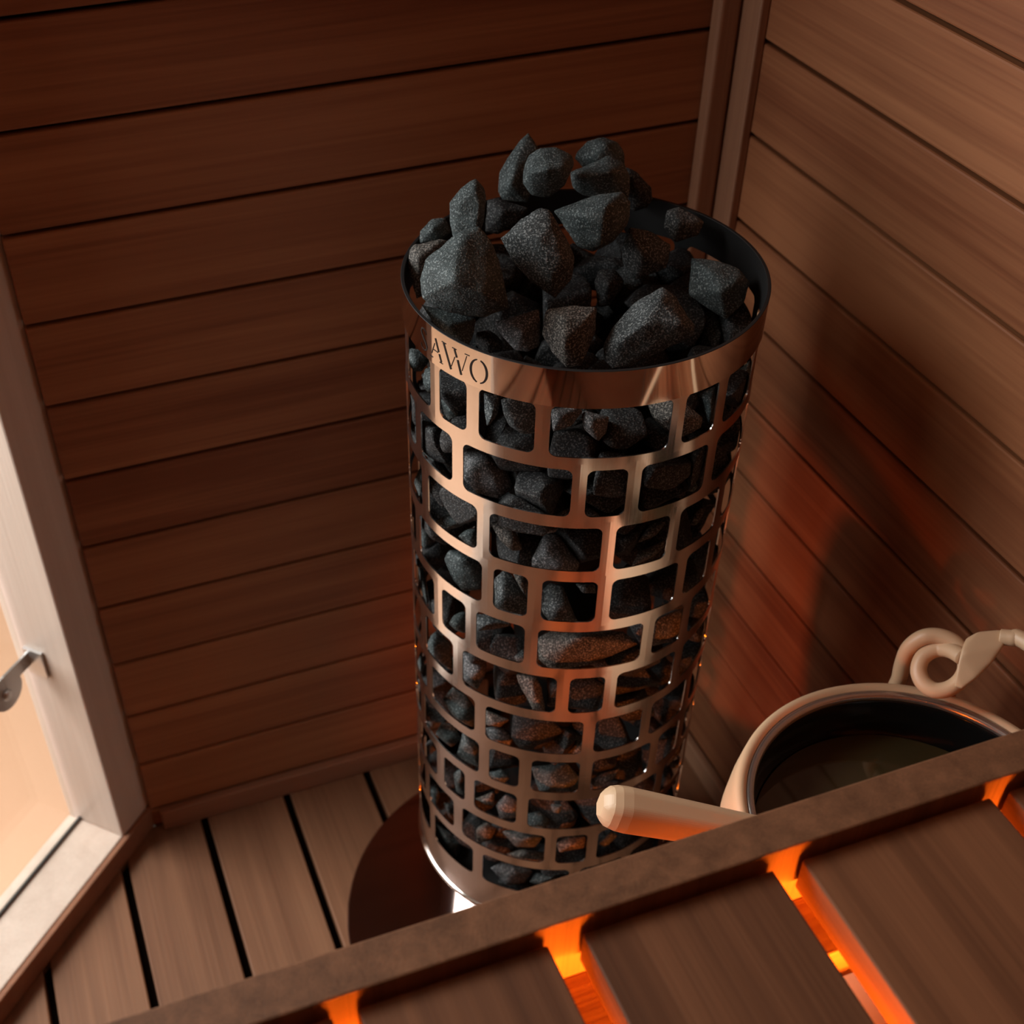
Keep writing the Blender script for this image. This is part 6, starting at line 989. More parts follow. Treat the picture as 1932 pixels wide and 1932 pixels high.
('G8328','dark stone buried in shadow beneath the heap, mostly hidden by the stones above','131 207 -127 139 205 -125 140 172 -136 143 170 -135 146 218 -140 149 170 -157 158 217 -196 159 166 -163 163 161 -132 169 160 -149 180 154 -135 180 172 -123 180 242 -180 181 230 -208 182 242 -181 185 188 -198 185 241 -188 195 192 -203 199 229 -180 201 227 -205 202 155 -132 204 162 -128 209 193 -201 212 190 -196 215 214 -202 220 209 -193 224 164 -144 226 166 -144 226 180 -173 226 204 -178 226 204 -176 228 200 -174 234 171 -153'),
('G8348','dark stone buried in shadow beneath the heap, mostly hidden by the stones above','99 199 -215 103 203 -225 122 201 -263 122 218 -247 125 161 -215 125 206 -265 129 182 -270 131 186 -272 131 216 -266 132 215 -210 133 157 -271 135 220 -224 138 215 -271 140 148 -273 141 152 -274 142 155 -274 143 204 -205 144 198 -278 146 136 -252 147 200 -279 148 218 -242 149 128 -225 149 216 -259 150 186 -279 150 196 -280 156 196 -274 156 216 -252 159 213 -252 161 135 -221 163 177 -204 166 183 -203 169 204 -251 170 180 -203 174 192 -234 178 166 -207 178 179 -215 180 172 -205'),
('G8363','dark stone buried in shadow beneath the heap, mostly hidden by the stones above','-250 124 -299 -250 127 -307 -248 130 -320 -245 122 -321 -243 124 -296 -241 112 -301 -240 117 -328 -237 112 -329 -236 124 -293 -235 120 -340 -228 117 -347 -227 115 -347 -225 122 -288 -222 135 -343 -220 122 -286 -219 83 -308 -216 80 -312 -212 78 -334 -212 121 -283 -210 97 -295 -207 78 -342 -206 70 -336 -204 67 -332 -204 116 -282 -195 136 -355 -188 70 -331 -179 100 -353 -160 131 -339 -154 112 -312'),
('G8390','dark stone buried in shadow beneath the heap, mostly hidden by the stones above','65 231 -332 65 272 -318 68 230 -338 71 258 -337 82 262 -298 89 227 -300 94 220 -339 96 283 -331 100 224 -299 102 286 -311 106 273 -295 115 219 -298 117 217 -308 119 215 -314 136 270 -292 138 236 -340 138 269 -292 141 266 -292 142 222 -312 152 228 -300 153 230 -294'),
('G8459','dark stone buried in shadow beneath the heap, mostly hidden by the stones above','-85 265 -320 -85 270 -317 -85 274 -315 -81 276 -313 -78 277 -313 -74 236 -349 -69 231 -343 -69 233 -337 -68 230 -338 -65 281 -310 -65 287 -341 -63 249 -362 -61 276 -356 -39 301 -342 -37 301 -333 -30 302 -347 -19 303 -321 -17 285 -306 -15 303 -346 -13 303 -320 -12 303 -340 -11 304 -337 -8 257 -358 -6 266 -352 -2 246 -328 7 277 -310 13 256 -322 13 259 -320 13 271 -313'),
('G8500','dark stone buried in shadow beneath the heap, mostly hidden by the stones above','-173 239 -116 -165 201 -96 -163 199 -98 -161 232 -83 -146 180 -119 -144 246 -81 -142 231 -88 -142 248 -81 -136 183 -112 -136 217 -142 -130 178 -118 -128 194 -141 -122 179 -121 -122 265 -84 -121 275 -92 -120 192 -139 -107 253 -132 -105 187 -135 -103 278 -119 -102 183 -129 -101 259 -130 -100 271 -115 -100 275 -120 -99 255 -100 -98 262 -106 -97 254 -102 -96 251 -103 -96 258 -129 -95 255 -129 -94 251 -129 -93 247 -129 -91 193 -131 -91 235 -112 -89 197 -130 -88 222 -120 -85 206 -128 -84 208 -128'),
('G8537','dark stone buried in shadow beneath the heap, mostly hidden by the stones above','-262 116 -221 -262 116 -218 -260 85 -207 -260 97 -207 -258 102 -234 -256 81 -229 -221 122 -238 -217 146 -218 -209 151 -220 -209 151 -218 -205 141 -211 -205 150 -222 -201 106 -232 -195 111 -192 -193 106 -188 -192 103 -188 -189 129 -222 -188 22 -209 -185 122 -221 -182 119 -221 -181 39 -199 -175 29 -210 -173 79 -189 -170 42 -214 -169 33 -211 -164 85 -210 -156 63 -195'),
('G8585','dark stone buried in shadow beneath the heap, mostly hidden by the stones above','86 -174 -269 86 -166 -261 88 -151 -247 90 -173 -271 91 -169 -273 94 -157 -280 105 -133 -293 108 -126 -296 112 -121 -299 114 -173 -272 115 -143 -227 119 -122 -234 120 -189 -241 126 -190 -235 129 -190 -231 131 -98 -271 132 -191 -228 133 -103 -247 135 -191 -227 137 -191 -228 143 -187 -246 144 -190 -232 146 -187 -246 146 -174 -272 147 -188 -240 149 -172 -273 149 -118 -252 150 -174 -271 152 -174 -271 161 -164 -278 166 -130 -296 167 -157 -281 170 -145 -288 171 -135 -293'),
('G8658','dark stone buried in shadow beneath the heap, mostly hidden by the stones above','7 170 -229 23 185 -236 43 180 -238 64 245 -230 70 242 -231 77 178 -168 77 241 -202 78 184 -170 80 180 -171 82 239 -197 83 156 -205 91 166 -197 102 228 -235 108 157 -228 109 180 -243 110 163 -228 111 166 -230 111 196 -241 113 188 -242'),
('G8859','dark stone buried in shadow beneath the heap, mostly hidden by the stones above','162 -10 -343 164 -39 -294 174 -88 -304 175 -93 -307 177 -38 -368 185 -40 -296 206 -92 -309 206 -90 -308 210 -76 -306 216 -41 -300 221 -41 -302 229 -91 -329 243 -91 -350 247 -91 -344 250 -77 -350 251 -84 -345 257 -70 -344 274 -22 -340'),
('G8896','dark stone buried in shadow beneath the heap, mostly hidden by the stones above','-14 -302 -242 -12 -303 -240 -4 -287 -204 -2 -304 -247 0 -305 -244 0 -305 -213 2 -304 -209 2 -300 -203 5 -304 -251 12 -303 -205 16 -303 -206 18 -224 -221 22 -207 -237 27 -277 -269 27 -212 -226 32 -301 -266 48 -300 -266 55 -299 -263 57 -299 -218 58 -299 -262 63 -298 -259 63 -298 -226 63 -298 -220 64 -241 -231 66 -243 -231 70 -244 -263 76 -269 -268 83 -291 -240 83 -291 -227 83 -262 -232 84 -291 -252 86 -281 -229 86 -280 -259 87 -278 -230 88 -272 -262 88 -271 -232 89 -268 -244 89 -266 -259'),
('G8959','dark stone buried in shadow beneath the heap, mostly hidden by the stones above','195 -150 -305 197 -168 -317 200 -140 -313 209 -160 -342 209 -147 -299 211 -132 -304 219 -122 -304 223 -117 -304 232 -154 -354 235 -153 -355 242 -142 -284 245 -141 -283 247 -97 -300 249 -146 -358 250 -96 -301 250 -95 -299 252 -169 -302 253 -96 -305 256 -97 -307 258 -161 -325 261 -134 -278 262 -99 -314 264 -152 -336 264 -152 -285 264 -100 -316 265 -150 -283 265 -133 -355 265 -128 -278 266 -147 -281 266 -124 -280 266 -99 -310 267 -145 -281 267 -96 -291 268 -143 -349 269 -98 -301 270 -139 -283 270 -99 -288 270 -96 -293 272 -128 -354 274 -129 -352 275 -127 -287 278 -121 -291 279 -118 -319 281 -114 -298 281 -114 -296'),
('G81029','dark stone buried in shadow beneath the heap, mostly hidden by the stones above','-301 39 -241 -300 48 -221 -299 52 -272 -297 46 -220 -296 63 -280 -291 61 -289 -290 54 -290 -290 94 -272 -290 94 -235 -289 97 -274 -288 97 -236 -285 79 -289 -285 105 -238 -284 106 -264 -277 100 -236 -270 42 -294 -248 83 -282 -246 27 -213 -243 2 -250 -239 64 -298 -238 59 -299 -230 69 -225 -222 67 -294 -213 61 -292 -209 58 -288 -206 52 -220 -203 51 -226 -200 52 -280 -197 48 -255'),
('G81178','dark stone buried in shadow beneath the heap, mostly hidden by the stones above','-251 166 -276 -251 169 -276 -246 176 -270 -245 173 -268 -242 182 -273 -240 132 -289 -240 171 -267 -238 188 -293 -233 129 -288 -233 194 -283 -226 202 -289 -226 204 -300 -226 204 -291 -223 201 -304 -222 207 -297 -221 158 -266 -210 126 -304 -203 126 -303 -197 152 -340 -195 139 -345 -190 133 -336 -190 188 -298 -189 138 -263 -188 125 -272 -188 125 -269 -188 132 -266 -187 141 -266 -186 145 -342 -183 124 -299 -183 156 -276 -182 125 -304 -181 162 -279 -180 164 -282 -179 166 -284 -178 168 -290 -177 130 -328 -175 132 -335 -175 133 -336 -175 175 -303 -173 143 -337'),
('G81181','dark stone buried in shadow beneath the heap, mostly hidden by the stones above','-55 169 -148 -40 204 -148 -34 190 -127 -24 226 -138 -12 174 -102 -5 175 -96 -3 177 -95 -1 180 -95 6 209 -105 8 260 -129 12 230 -158 14 256 -122 15 252 -119 17 264 -132 21 265 -133 23 255 -125 24 186 -114 26 256 -127 31 188 -155 36 190 -123 40 242 -135 40 252 -156 42 248 -161 42 250 -160 43 246 -160 45 242 -157 46 190 -146 47 239 -156 53 225 -148 57 198 -140 58 210 -142 58 213 -143'),
('G81278','dark stone buried in shadow beneath the heap, mostly hidden by the stones above','61 165 -128 64 199 -120 69 198 -112 83 158 -84 83 199 -104 93 200 -98 94 204 -139 95 188 -144 100 198 -93 101 201 -96 101 205 -136 107 161 -148 109 167 -73 110 205 -133 113 163 -72 121 135 -74 125 139 -72 131 122 -89 134 144 -145 134 207 -125 136 138 -140 136 208 -124 140 143 -72 144 201 -124 146 127 -110 156 191 -123 159 124 -86 159 179 -126 160 137 -79 163 186 -123 164 183 -121 165 145 -89'),
('G81406','dark stone buried in shadow beneath the heap, mostly hidden by the stones above','-149 195 -327 -146 186 -322 -143 185 -319 -140 215 -323 -139 185 -316 -139 194 -350 -137 175 -329 -136 214 -319 -133 212 -316 -132 187 -311 -132 206 -315 -131 193 -311 -130 192 -365 -129 187 -309 -127 183 -307 -118 179 -305 -101 224 -373 -100 269 -344 -97 182 -368 -95 247 -322 -88 258 -346 -84 247 -321 -82 247 -320 -81 222 -367 -81 243 -353 -79 247 -337 -76 243 -334 -75 198 -362 -75 240 -318 -69 233 -315 -63 209 -308 -62 166 -335 -60 161 -294 -55 153 -315 -53 151 -310 -53 171 -296 -52 152 -306'),
('G81531','dark stone buried in shadow beneath the heap, mostly hidden by the stones above','154 -253 -132 154 -248 -132 156 -255 -132 160 -230 -132 162 -256 -132 174 -179 -182 175 -177 -180 175 -177 -175 176 -184 -132 177 -175 -179 178 -174 -176 179 -246 -150 179 -246 -132 180 -245 -152 187 -172 -132 190 -194 -198 200 -186 -191 202 -226 -184 202 -190 -194 203 -192 -196 204 -200 -204 210 -219 -132 215 -215 -201 216 -185 -132 224 -193 -132 225 -205 -168 226 -204 -158 227 -203 -132 228 -202 -148'),
('G81908','dark stone buried in shadow beneath the heap, mostly hidden by the stones above','-210 165 -84 -210 171 -83 -208 162 -85 -207 175 -84 -202 169 -72 -200 176 -88 -199 147 -72 -185 184 -72 -180 180 -72 -179 115 -72 -176 178 -101 -170 106 -116 -168 105 -118 -168 178 -105 -168 185 -86 -166 104 -119 -165 178 -107 -165 184 -88 -161 184 -91 -157 108 -72 -154 111 -125 -148 119 -126 -139 156 -125 -137 133 -72 -134 108 -72 -130 116 -72 -129 124 -72 -124 94 -94 -113 146 -103 -113 153 -108 -108 145 -117'),
('G010','dark stone buried in shadow beneath the heap, mostly hidden by the stones above','16 242 -490 29 217 -493 32 268 -438 35 258 -496 42 300 -434 42 300 -432 44 300 -440 45 171 -451 46 300 -429 51 299 -431 58 164 -493 59 281 -420 62 298 -485 63 298 -486 63 298 -441 77 294 -496 90 289 -496 103 285 -497 110 172 -418 124 278 -476 124 278 -467 131 188 -504 134 272 -466 175 234 -435'),
('G021','dark stone buried in shadow beneath the heap, mostly hidden by the stones above','-254 30 -408 -242 -55 -343 -230 -60 -333 -216 -33 -458 -210 -44 -466 -207 -126 -371 -206 -129 -373 -200 -125 -397 -200 -82 -450 -200 -81 -452 -199 -124 -401 -195 -83 -451 -193 -86 -448 -192 -121 -407 -189 -120 -404 -180 20 -403 -161 -15 -449 -151 -37 -466 -150 -46 -458 -140 -2 -385'),
('G025','dark stone buried in shadow beneath the heap, mostly hidden by the stones above','169 105 -391 196 45 -482 226 -11 -437 233 89 -356 245 80 -353 250 78 -353 257 82 -357 261 -8 -443 263 101 -369 267 47 -374 272 133 -416 274 129 -423 275 127 -426 275 128 -406 277 123 -398 280 117 -389 285 106 -427 286 17 -448 289 3 -429 290 94 -425 290 94 -388 291 89 -387 292 83 -426 295 68 -385 295 70 -384 297 62 -388 298 26 -410 299 50 -411 301 41 -403'),
('G029','dark stone buried in shadow beneath the heap, mostly hidden by the stones above','-223 35 -169 -223 37 -169 -223 39 -173 -218 -6 -212 -217 -16 -219 -215 41 -176 -214 -42 -218 -213 -50 -166 -212 -62 -208 -212 -62 -168 -211 -73 -190 -204 -86 -202 -204 -84 -204 -204 -58 -219 -203 -73 -211 -201 -74 -165 -198 -87 -198 -198 -80 -203 -198 -8 -225 -198 48 -175 -190 -5 -227 -180 -86 -181 -164 53 -197 -154 -24 -132 -154 11 -132 -153 -53 -132 -149 -62 -132 -146 37 -220 -142 13 -132 -139 58 -207 -137 60 -206 -135 -64 -132 -120 10 -132 -115 -32 -132 -112 8 -132 -104 52 -206'),
('G037','dark stone buried in shadow beneath the heap, mostly hidden by the stones above','-111 191 -430 -111 237 -455 -100 218 -415 -76 195 -501 -38 199 -374 -16 196 -504 -12 231 -508 -6 268 -391 4 281 -477 18 265 -473 20 225 -486 21 270 -461 23 208 -486 27 193 -481 30 193 -476 32 260 -440 33 192 -469 36 193 -461 46 216 -427 47 206 -428'),
('G045','dark stone buried in shadow beneath the heap, mostly hidden by the stones above','26 -151 -433 30 -183 -426 32 -190 -430 36 -213 -458 49 -236 -472 57 -243 -472 57 -173 -389 57 -171 -388 58 -144 -433 61 -247 -472 69 -253 -470 76 -192 -387 78 -256 -463 84 -253 -451 95 -260 -469 99 -245 -419 99 -228 -394 104 -223 -384 105 -148 -474 107 -241 -401 107 -233 -390 108 -238 -397 109 -235 -392 113 -248 -423 117 -263 -468 135 -203 -381 146 -244 -475 161 -212 -477'),
('G049','dark stone buried in shadow beneath the heap, mostly hidden by the stones above','-265 73 -423 -257 63 -399 -255 47 -426 -251 104 -427 -238 57 -358 -233 49 -359 -225 57 -434 -224 73 -347 -223 96 -434 -213 92 -345 -212 162 -411 -209 159 -402 -202 125 -356 -200 170 -410 -193 133 -359 -191 57 -341 -184 52 -341 -182 52 -341 -178 113 -435 -177 53 -342 -175 123 -360 -171 59 -345 -161 77 -351 -157 74 -434 -157 97 -434 -152 99 -359 -151 73 -359 -146 95 -361 -139 62 -399 -139 132 -404'),
('G051','dark stone buried in shadow beneath the heap, mostly hidden by the stones above','85 212 -341 87 244 -420 88 240 -420 89 228 -410 90 218 -340 91 202 -341 92 250 -421 100 232 -340 117 281 -410 120 280 -397 122 165 -344 124 278 -414 124 278 -380 129 276 -359 130 155 -344 130 178 -421 141 164 -422 143 161 -422 145 266 -432 147 163 -423 150 133 -355 150 171 -344 152 262 -433 154 132 -356 156 163 -344 158 259 -434 159 147 -351 159 163 -346 161 139 -354 161 256 -434 162 142 -384 162 253 -434 163 137 -356 164 247 -434 171 251 -368 179 246 -415 179 246 -370 201 161 -367 214 215 -386 219 180 -391 219 210 -376 221 208 -376 223 204 -376 224 193 -374 225 178 -374 225 184 -372'),
('G052','dark stone buried in shadow beneath the heap, mostly hidden by the stones above','23 -150 -355 24 -151 -331 25 -149 -321 30 -155 -368 30 -155 -321 32 -157 -323 45 -166 -386 57 -157 -409 57 -113 -301 60 -126 -304 61 -156 -414 64 -156 -414 68 -188 -335 72 -190 -364 73 -80 -388 89 -114 -295 91 -206 -349 91 -206 -343 94 -207 -348 96 -208 -343 97 -201 -361 99 -205 -341 104 -177 -404 107 -179 -402 107 -139 -306 112 -168 -321 112 -165 -319 114 -114 -300 130 -118 -412 140 -118 -316 143 -159 -381 151 -147 -395 154 -138 -378 155 -140 -396'),
('G073','dark stone buried in shadow beneath the heap, mostly hidden by the stones above','-205 -139 -475 -202 -139 -464 -202 -137 -462 -194 -96 -449 -189 -115 -429 -186 -185 -463 -185 -184 -460 -184 -180 -452 -178 -127 -414 -176 -105 -499 -172 -189 -469 -172 -136 -408 -169 -190 -470 -169 -141 -405 -168 -165 -414 -168 -144 -404 -159 -139 -407 -154 -191 -468 -143 -187 -473 -143 -144 -508 -127 -174 -425 -122 -175 -427 -118 -94 -497 -110 -173 -477 -109 -80 -448 -96 -167 -468 -91 -162 -425 -81 -158 -428 -80 -150 -421'),
('G100','dark stone buried in shadow beneath the heap, mostly hidden by the stones above','-206 171 -356 -204 207 -402 -197 185 -398 -196 165 -380 -194 139 -355 -185 212 -368 -183 201 -349 -181 195 -340 -179 119 -351 -166 103 -347 -165 180 -335 -164 104 -346 -154 93 -350 -143 158 -328 -135 80 -356 -134 81 -358 -124 91 -378 -119 96 -388 -114 111 -408 -113 131 -428 -111 129 -428 -109 134 -432 -107 163 -328 -105 188 -375 -104 162 -328 -87 143 -418 -79 174 -366 -76 177 -373'),
('G112','dark stone buried in shadow beneath the heap, mostly hidden by the stones above','-54 32 -106 -51 49 -72 -47 60 -72 -38 74 -151 -10 153 -72 -5 157 -72 -1 157 -72 7 153 -72 12 149 -72 25 45 -72 27 122 -144 30 114 -147 33 27 -137 45 45 -72 48 62 -72 51 107 -72 51 114 -72 52 133 -90 57 134 -121'),
('G136','dark stone buried in shadow beneath the heap, mostly hidden by the stones above','-228 147 -515 -228 153 -466 -227 179 -438 -224 178 -435 -224 206 -458 -223 207 -481 -219 123 -489 -215 214 -479 -213 116 -491 -213 216 -461 -212 217 -478 -207 112 -488 -205 223 -467 -204 111 -487 -204 224 -469 -203 225 -473 -193 109 -479 -182 169 -406 -178 170 -405 -177 149 -423 -172 186 -415 -171 118 -450 -170 191 -417 -168 193 -420 -162 229 -475 -154 152 -533 -131 223 -453 -129 221 -453 -128 139 -424 -119 135 -427 -116 130 -515 -114 136 -431'),
('G150','dark stone buried in shadow beneath the heap, mostly hidden by the stones above','-16 -38 -214 4 -92 -221 13 -45 -132 31 -150 -164 32 -84 -132 32 -36 -132 33 6 -204 101 -33 -132 102 -87 -132 103 -133 -198 111 -53 -240 113 -40 -132 116 -123 -212 116 -42 -132 125 -74 -132 127 -117 -215 127 -66 -132 128 -70 -132 129 -119 -199 130 -115 -214 135 -52 -230 143 -109 -208 144 -61 -191 155 -93 -205'),
('G157','dark stone buried in shadow beneath the heap, mostly hidden by the stones above','-127 -69 -202 -119 -104 -146 -97 -145 -142 -73 -78 -218 -49 -2 -173 -44 -41 -228 -40 -19 -203 -21 -92 -219 -20 -61 -132 -19 -52 -132 -14 -49 -213 -13 -43 -207 -11 -39 -197 -9 -64 -212 -9 -38 -189 -6 -42 -132 0 -45 -132 3 -73 -183 3 -38 -155 11 -48 -139 13 -65 -146'),
('G163','dark stone buried in shadow beneath the heap, mostly hidden by the stones above','30 163 -411 69 174 -300 73 169 -298 74 185 -308 77 168 -298 79 170 -300 79 224 -369 81 213 -341 81 214 -344 83 118 -424 85 78 -401 86 157 -302 88 201 -328 89 186 -311 94 190 -316 113 54 -359 132 68 -367 133 70 -363 136 162 -400 140 93 -327 144 95 -330 145 92 -389 145 97 -332 146 151 -403 151 103 -393 157 120 -347 158 121 -352 158 134 -395 163 127 -392'),
('G206','dark stone buried in shadow beneath the heap, mostly hidden by the stones above','99 120 -501 120 178 -479 137 195 -458 141 197 -493 147 205 -451 150 175 -528 151 207 -486 153 210 -467 153 211 -454 154 39 -474 154 76 -423 157 72 -426 160 39 -470 160 74 -426 171 207 -444 178 157 -538 182 54 -464 186 190 -530 189 172 -410 199 69 -455 223 93 -439 236 189 -481 249 134 -432'),
('G209','dark stone buried in shadow beneath the heap, mostly hidden by the stones above','-169 80 -145 -169 97 -126 -166 68 -164 -165 68 -167 -162 69 -171 -152 72 -184 -149 90 -109 -147 39 -169 -146 40 -172 -145 41 -174 -143 35 -165 -135 31 -159 -132 41 -176 -131 83 -93 -130 146 -133 -122 145 -149 -120 79 -84 -113 146 -123 -111 30 -163 -110 113 -207 -100 85 -75 -97 86 -74 -92 89 -72 -86 145 -105 -83 105 -78 -78 142 -98 -76 141 -96 -75 138 -93 -52 42 -149 -50 45 -150 -48 54 -130 -47 55 -128 -46 56 -154 -43 69 -113 -38 141 -167 -36 82 -153 -30 96 -145 -25 130 -134 -22 121 -125'),
('G215','dark stone buried in shadow beneath the heap, mostly hidden by the stones above','102 41 -374 127 8 -331 136 56 -318 143 -29 -396 143 32 -306 144 68 -327 145 -28 -364 156 -47 -381 169 26 -308 194 -53 -382 197 -48 -386 197 108 -366 199 109 -364 201 -49 -377 201 110 -362 205 -48 -375 211 51 -400 220 34 -405 227 -32 -358 230 14 -313 232 27 -402 233 13 -313 234 28 -400 239 30 -394 244 80 -353 245 64 -364 246 53 -372 246 55 -370 247 34 -386 249 22 -321 249 27 -324 252 -14 -336 252 -8 -331'),
('G298','dark stone buried in shadow beneath the heap, mostly hidden by the stones above','-238 16 -292 -235 25 -314 -232 32 -328 -229 24 -290 -227 29 -336 -224 -3 -279 -207 -10 -269 -196 43 -347 -195 65 -319 -193 67 -317 -188 54 -340 -175 -6 -254 -173 76 -277 -166 67 -328 -166 87 -295 -157 2 -247 -155 92 -273 -152 96 -277 -148 77 -317 -147 -17 -351 -147 95 -270 -140 -40 -349 -138 17 -242 -138 96 -266 -137 94 -265 -134 -43 -290 -132 38 -245 -131 11 -336 -131 26 -241 -129 106 -277 -127 -16 -253 -121 12 -243 -119 -2 -328'),
('G326','dark stone buried in shadow beneath the heap, mostly hidden by the stones above','-17 90 -224 -14 73 -186 3 174 -198 14 100 -148 16 122 -151 19 135 -152 23 97 -147 23 176 -202 27 176 -202 28 101 -147 36 123 -148 37 143 -151 56 65 -243 68 57 -163 73 176 -163 77 175 -171 91 160 -190 93 93 -248 96 138 -228 99 98 -160 106 139 -219 107 142 -213'),
('G350','dark stone buried in shadow beneath the heap, mostly hidden by the stones above','-90 -186 -349 -87 -192 -358 -85 -193 -337 -79 -207 -362 -76 -164 -364 -74 -176 -365 -74 -155 -364 -71 -152 -364 -69 -201 -368 -66 -147 -364 -63 -146 -365 -54 -248 -365 -45 -261 -340 -44 -262 -348 -23 -265 -334 -21 -162 -310 -19 -272 -376 -15 -249 -382 -13 -259 -329 4 -160 -302 10 -155 -380 14 -144 -327 17 -203 -385 19 -247 -348 21 -150 -351 22 -151 -311 22 -150 -354 32 -171 -385 34 -245 -366 34 -160 -359 35 -162 -325 46 -223 -357 60 -181 -368 63 -184 -366 63 -184 -353 64 -186 -355 64 -185 -359'),
('G368','dark stone buried in shadow beneath the heap, mostly hidden by the stones above','88 72 -206 95 47 -130 97 40 -127 98 34 -125 98 50 -132 104 16 -231 108 -1 -135 115 18 -121 116 -28 -203 117 -34 -189 118 103 -218 120 1 -126 131 70 -147 135 88 -156 136 -14 -145 137 89 -159 137 89 -157 138 -16 -148 139 90 -162 142 -18 -153 146 96 -181 148 -51 -206 148 -50 -209 151 10 -263 152 -51 -204 154 -51 -202 155 -40 -224 159 -48 -203 161 -47 -204 165 -44 -207 165 -27 -182 166 105 -228 169 97 -231 175 66 -229 179 -24 -201 180 -9 -204 182 -12 -206 183 4 -215 183 20 -225'),
('G508','dark stone buried in shadow beneath the heap, mostly hidden by the stones above','87 -9 -81 88 -6 -81 88 -4 -82 97 -23 -92 98 35 -99 99 36 -101 101 -7 -72 102 39 -104 105 5 -72 123 31 -72 131 -21 -72 144 39 -72 147 11 -161 147 53 -101 150 9 -165 156 -29 -72 157 -54 -168 158 3 -174 160 -2 -176 161 43 -116 163 -22 -178 167 6 -170 168 3 -173 170 -94 -138 173 -94 -143 173 -35 -72 173 -3 -172 176 -93 -141 178 -9 -172 183 -13 -167 185 -93 -131 187 -17 -162 192 17 -89 192 18 -86 193 -31 -152 194 16 -79 195 -35 -148 196 11 -72 205 -27 -72 206 -24 -72 209 -41 -80 213 -70 -95 214 -77 -103'),
('G576','dark stone buried in shadow beneath the heap, mostly hidden by the stones above','-191 -108 -382 -187 -76 -354 -187 -74 -352 -184 -114 -405 -184 -103 -394 -184 -69 -353 -183 -78 -366 -182 -123 -408 -182 -118 -410 -180 -148 -396 -177 -118 -411 -169 -89 -339 -160 -172 -389 -140 -181 -369 -124 -138 -317 -124 -119 -424 -118 -191 -347 -116 -168 -402 -113 -181 -333 -110 -65 -331 -109 -164 -315 -105 -162 -313 -105 -123 -427 -103 -169 -321 -103 -147 -310 -101 -154 -413 -101 -143 -310 -95 -127 -313 -94 -184 -367 -90 -132 -426 -89 -144 -421 -76 -173 -371 -76 -104 -337 -74 -170 -373 -67 -162 -381 -66 -121 -363 -65 -158 -382 -65 -128 -396 -62 -149 -383'),
('G806','dark stone buried in shadow beneath the heap, mostly hidden by the stones above','185 -10 -435 185 -1 -443 190 -16 -430 190 18 -459 198 22 -506 208 -81 -448 215 40 -480 220 -46 -408 228 -87 -407 228 -53 -403 229 -6 -529 238 -83 -519 245 -76 -514 252 -50 -408 270 44 -489 274 -29 -428 292 -77 -420 293 28 -522'),
('G1412','dark stone buried in shadow beneath the heap, mostly hidden by the stones above','-94 26 -217 -93 24 -215 -63 18 -141 -63 64 -227 -50 10 -132 -48 56 -156 -42 63 -158 -37 69 -159 -33 75 -236 -27 72 -157 -25 70 -155 -23 76 -226 -21 71 -157 -14 -33 -190 -10 39 -132 -6 -32 -200 -6 -27 -144 -6 -24 -132 -5 -21 -224 6 -9 -228 26 -22 -155 29 -16 -132 30 21 -132 34 13 -216 38 -16 -140 40 25 -140 42 62 -187 43 62 -183 44 61 -175 45 40 -210 50 49 -167 51 2 -152 53 23 -198 54 6 -154 58 18 -174 60 17 -168'),
('G1430','dark stone buried in shadow beneath the heap, mostly hidden by the stones above','93 -56 -508 94 -59 -513 94 -51 -479 98 -37 -461 103 -15 -464 109 -67 -522 117 -88 -498 122 -91 -497 123 6 -456 140 -91 -509 172 -46 -408 183 -91 -447 184 -23 -423 185 -40 -410 185 7 -452 193 -16 -534 194 -92 -504 199 -91 -455 200 1 -499 201 -68 -438 207 -6 -518 210 -83 -458 212 -92 -466 213 -92 -494 213 -87 -464 213 -27 -519 218 -62 -503 220 -77 -497'),
('G1914','dark stone buried in shadow beneath the heap, mostly hidden by the stones above','-303 -32 -477 -303 -32 -456 -303 -4 -484 -303 7 -433 -301 -40 -477 -300 -44 -467 -299 31 -417 -297 -45 -468 -291 -13 -439 -291 53 -500 -291 54 -511 -291 54 -508 -288 -14 -440 -286 6 -425 -284 42 -429 -273 52 -510 -267 -32 -515 -257 -50 -476 -223 41 -492 -211 10 -428 -206 -15 -447 -206 30 -428 -204 -38 -469 -204 6 -432 -203 25 -424 -203 30 -431 -201 37 -481 -200 -15 -448 -197 -23 -456 -196 -33 -465 -194 35 -475 -188 -29 -476 -181 0 -467'),
('G2160','dark stone buried in shadow beneath the heap, mostly hidden by the stones above','-12 -192 -459 -3 -122 -461 -2 -198 -476 0 -120 -467 3 -130 -473 4 -118 -458 15 -129 -451 17 -111 -455 33 -141 -502 37 -99 -487 40 -219 -517 43 -221 -520 45 -191 -457 45 -188 -456 46 -215 -465 46 -94 -490 46 -93 -471 50 -91 -481 51 -129 -441 51 -91 -486 51 -91 -484 58 -113 -439 61 -108 -439 62 -172 -532 68 -105 -442 80 -233 -501 84 -234 -490 100 -127 -536 113 -210 -498 117 -205 -498 117 -104 -467 120 -201 -499 120 -103 -469 134 -105 -485 136 -106 -478 140 -176 -501 142 -106 -481 143 -106 -501 144 -106 -493 145 -112 -511 146 -107 -483 150 -118 -488 157 -138 -499'),
('G9006','dark stone buried in shadow beneath the heap, mostly hidden by the stones above','-69 -124 -226 -66 -137 -230 -33 -138 -181 -32 -155 -193 -28 -212 -235 -19 -134 -263 -11 -137 -256 -6 -201 -249 1 -127 -193 7 -199 -210 7 -146 -181 12 -189 -198 25 -187 -225'),
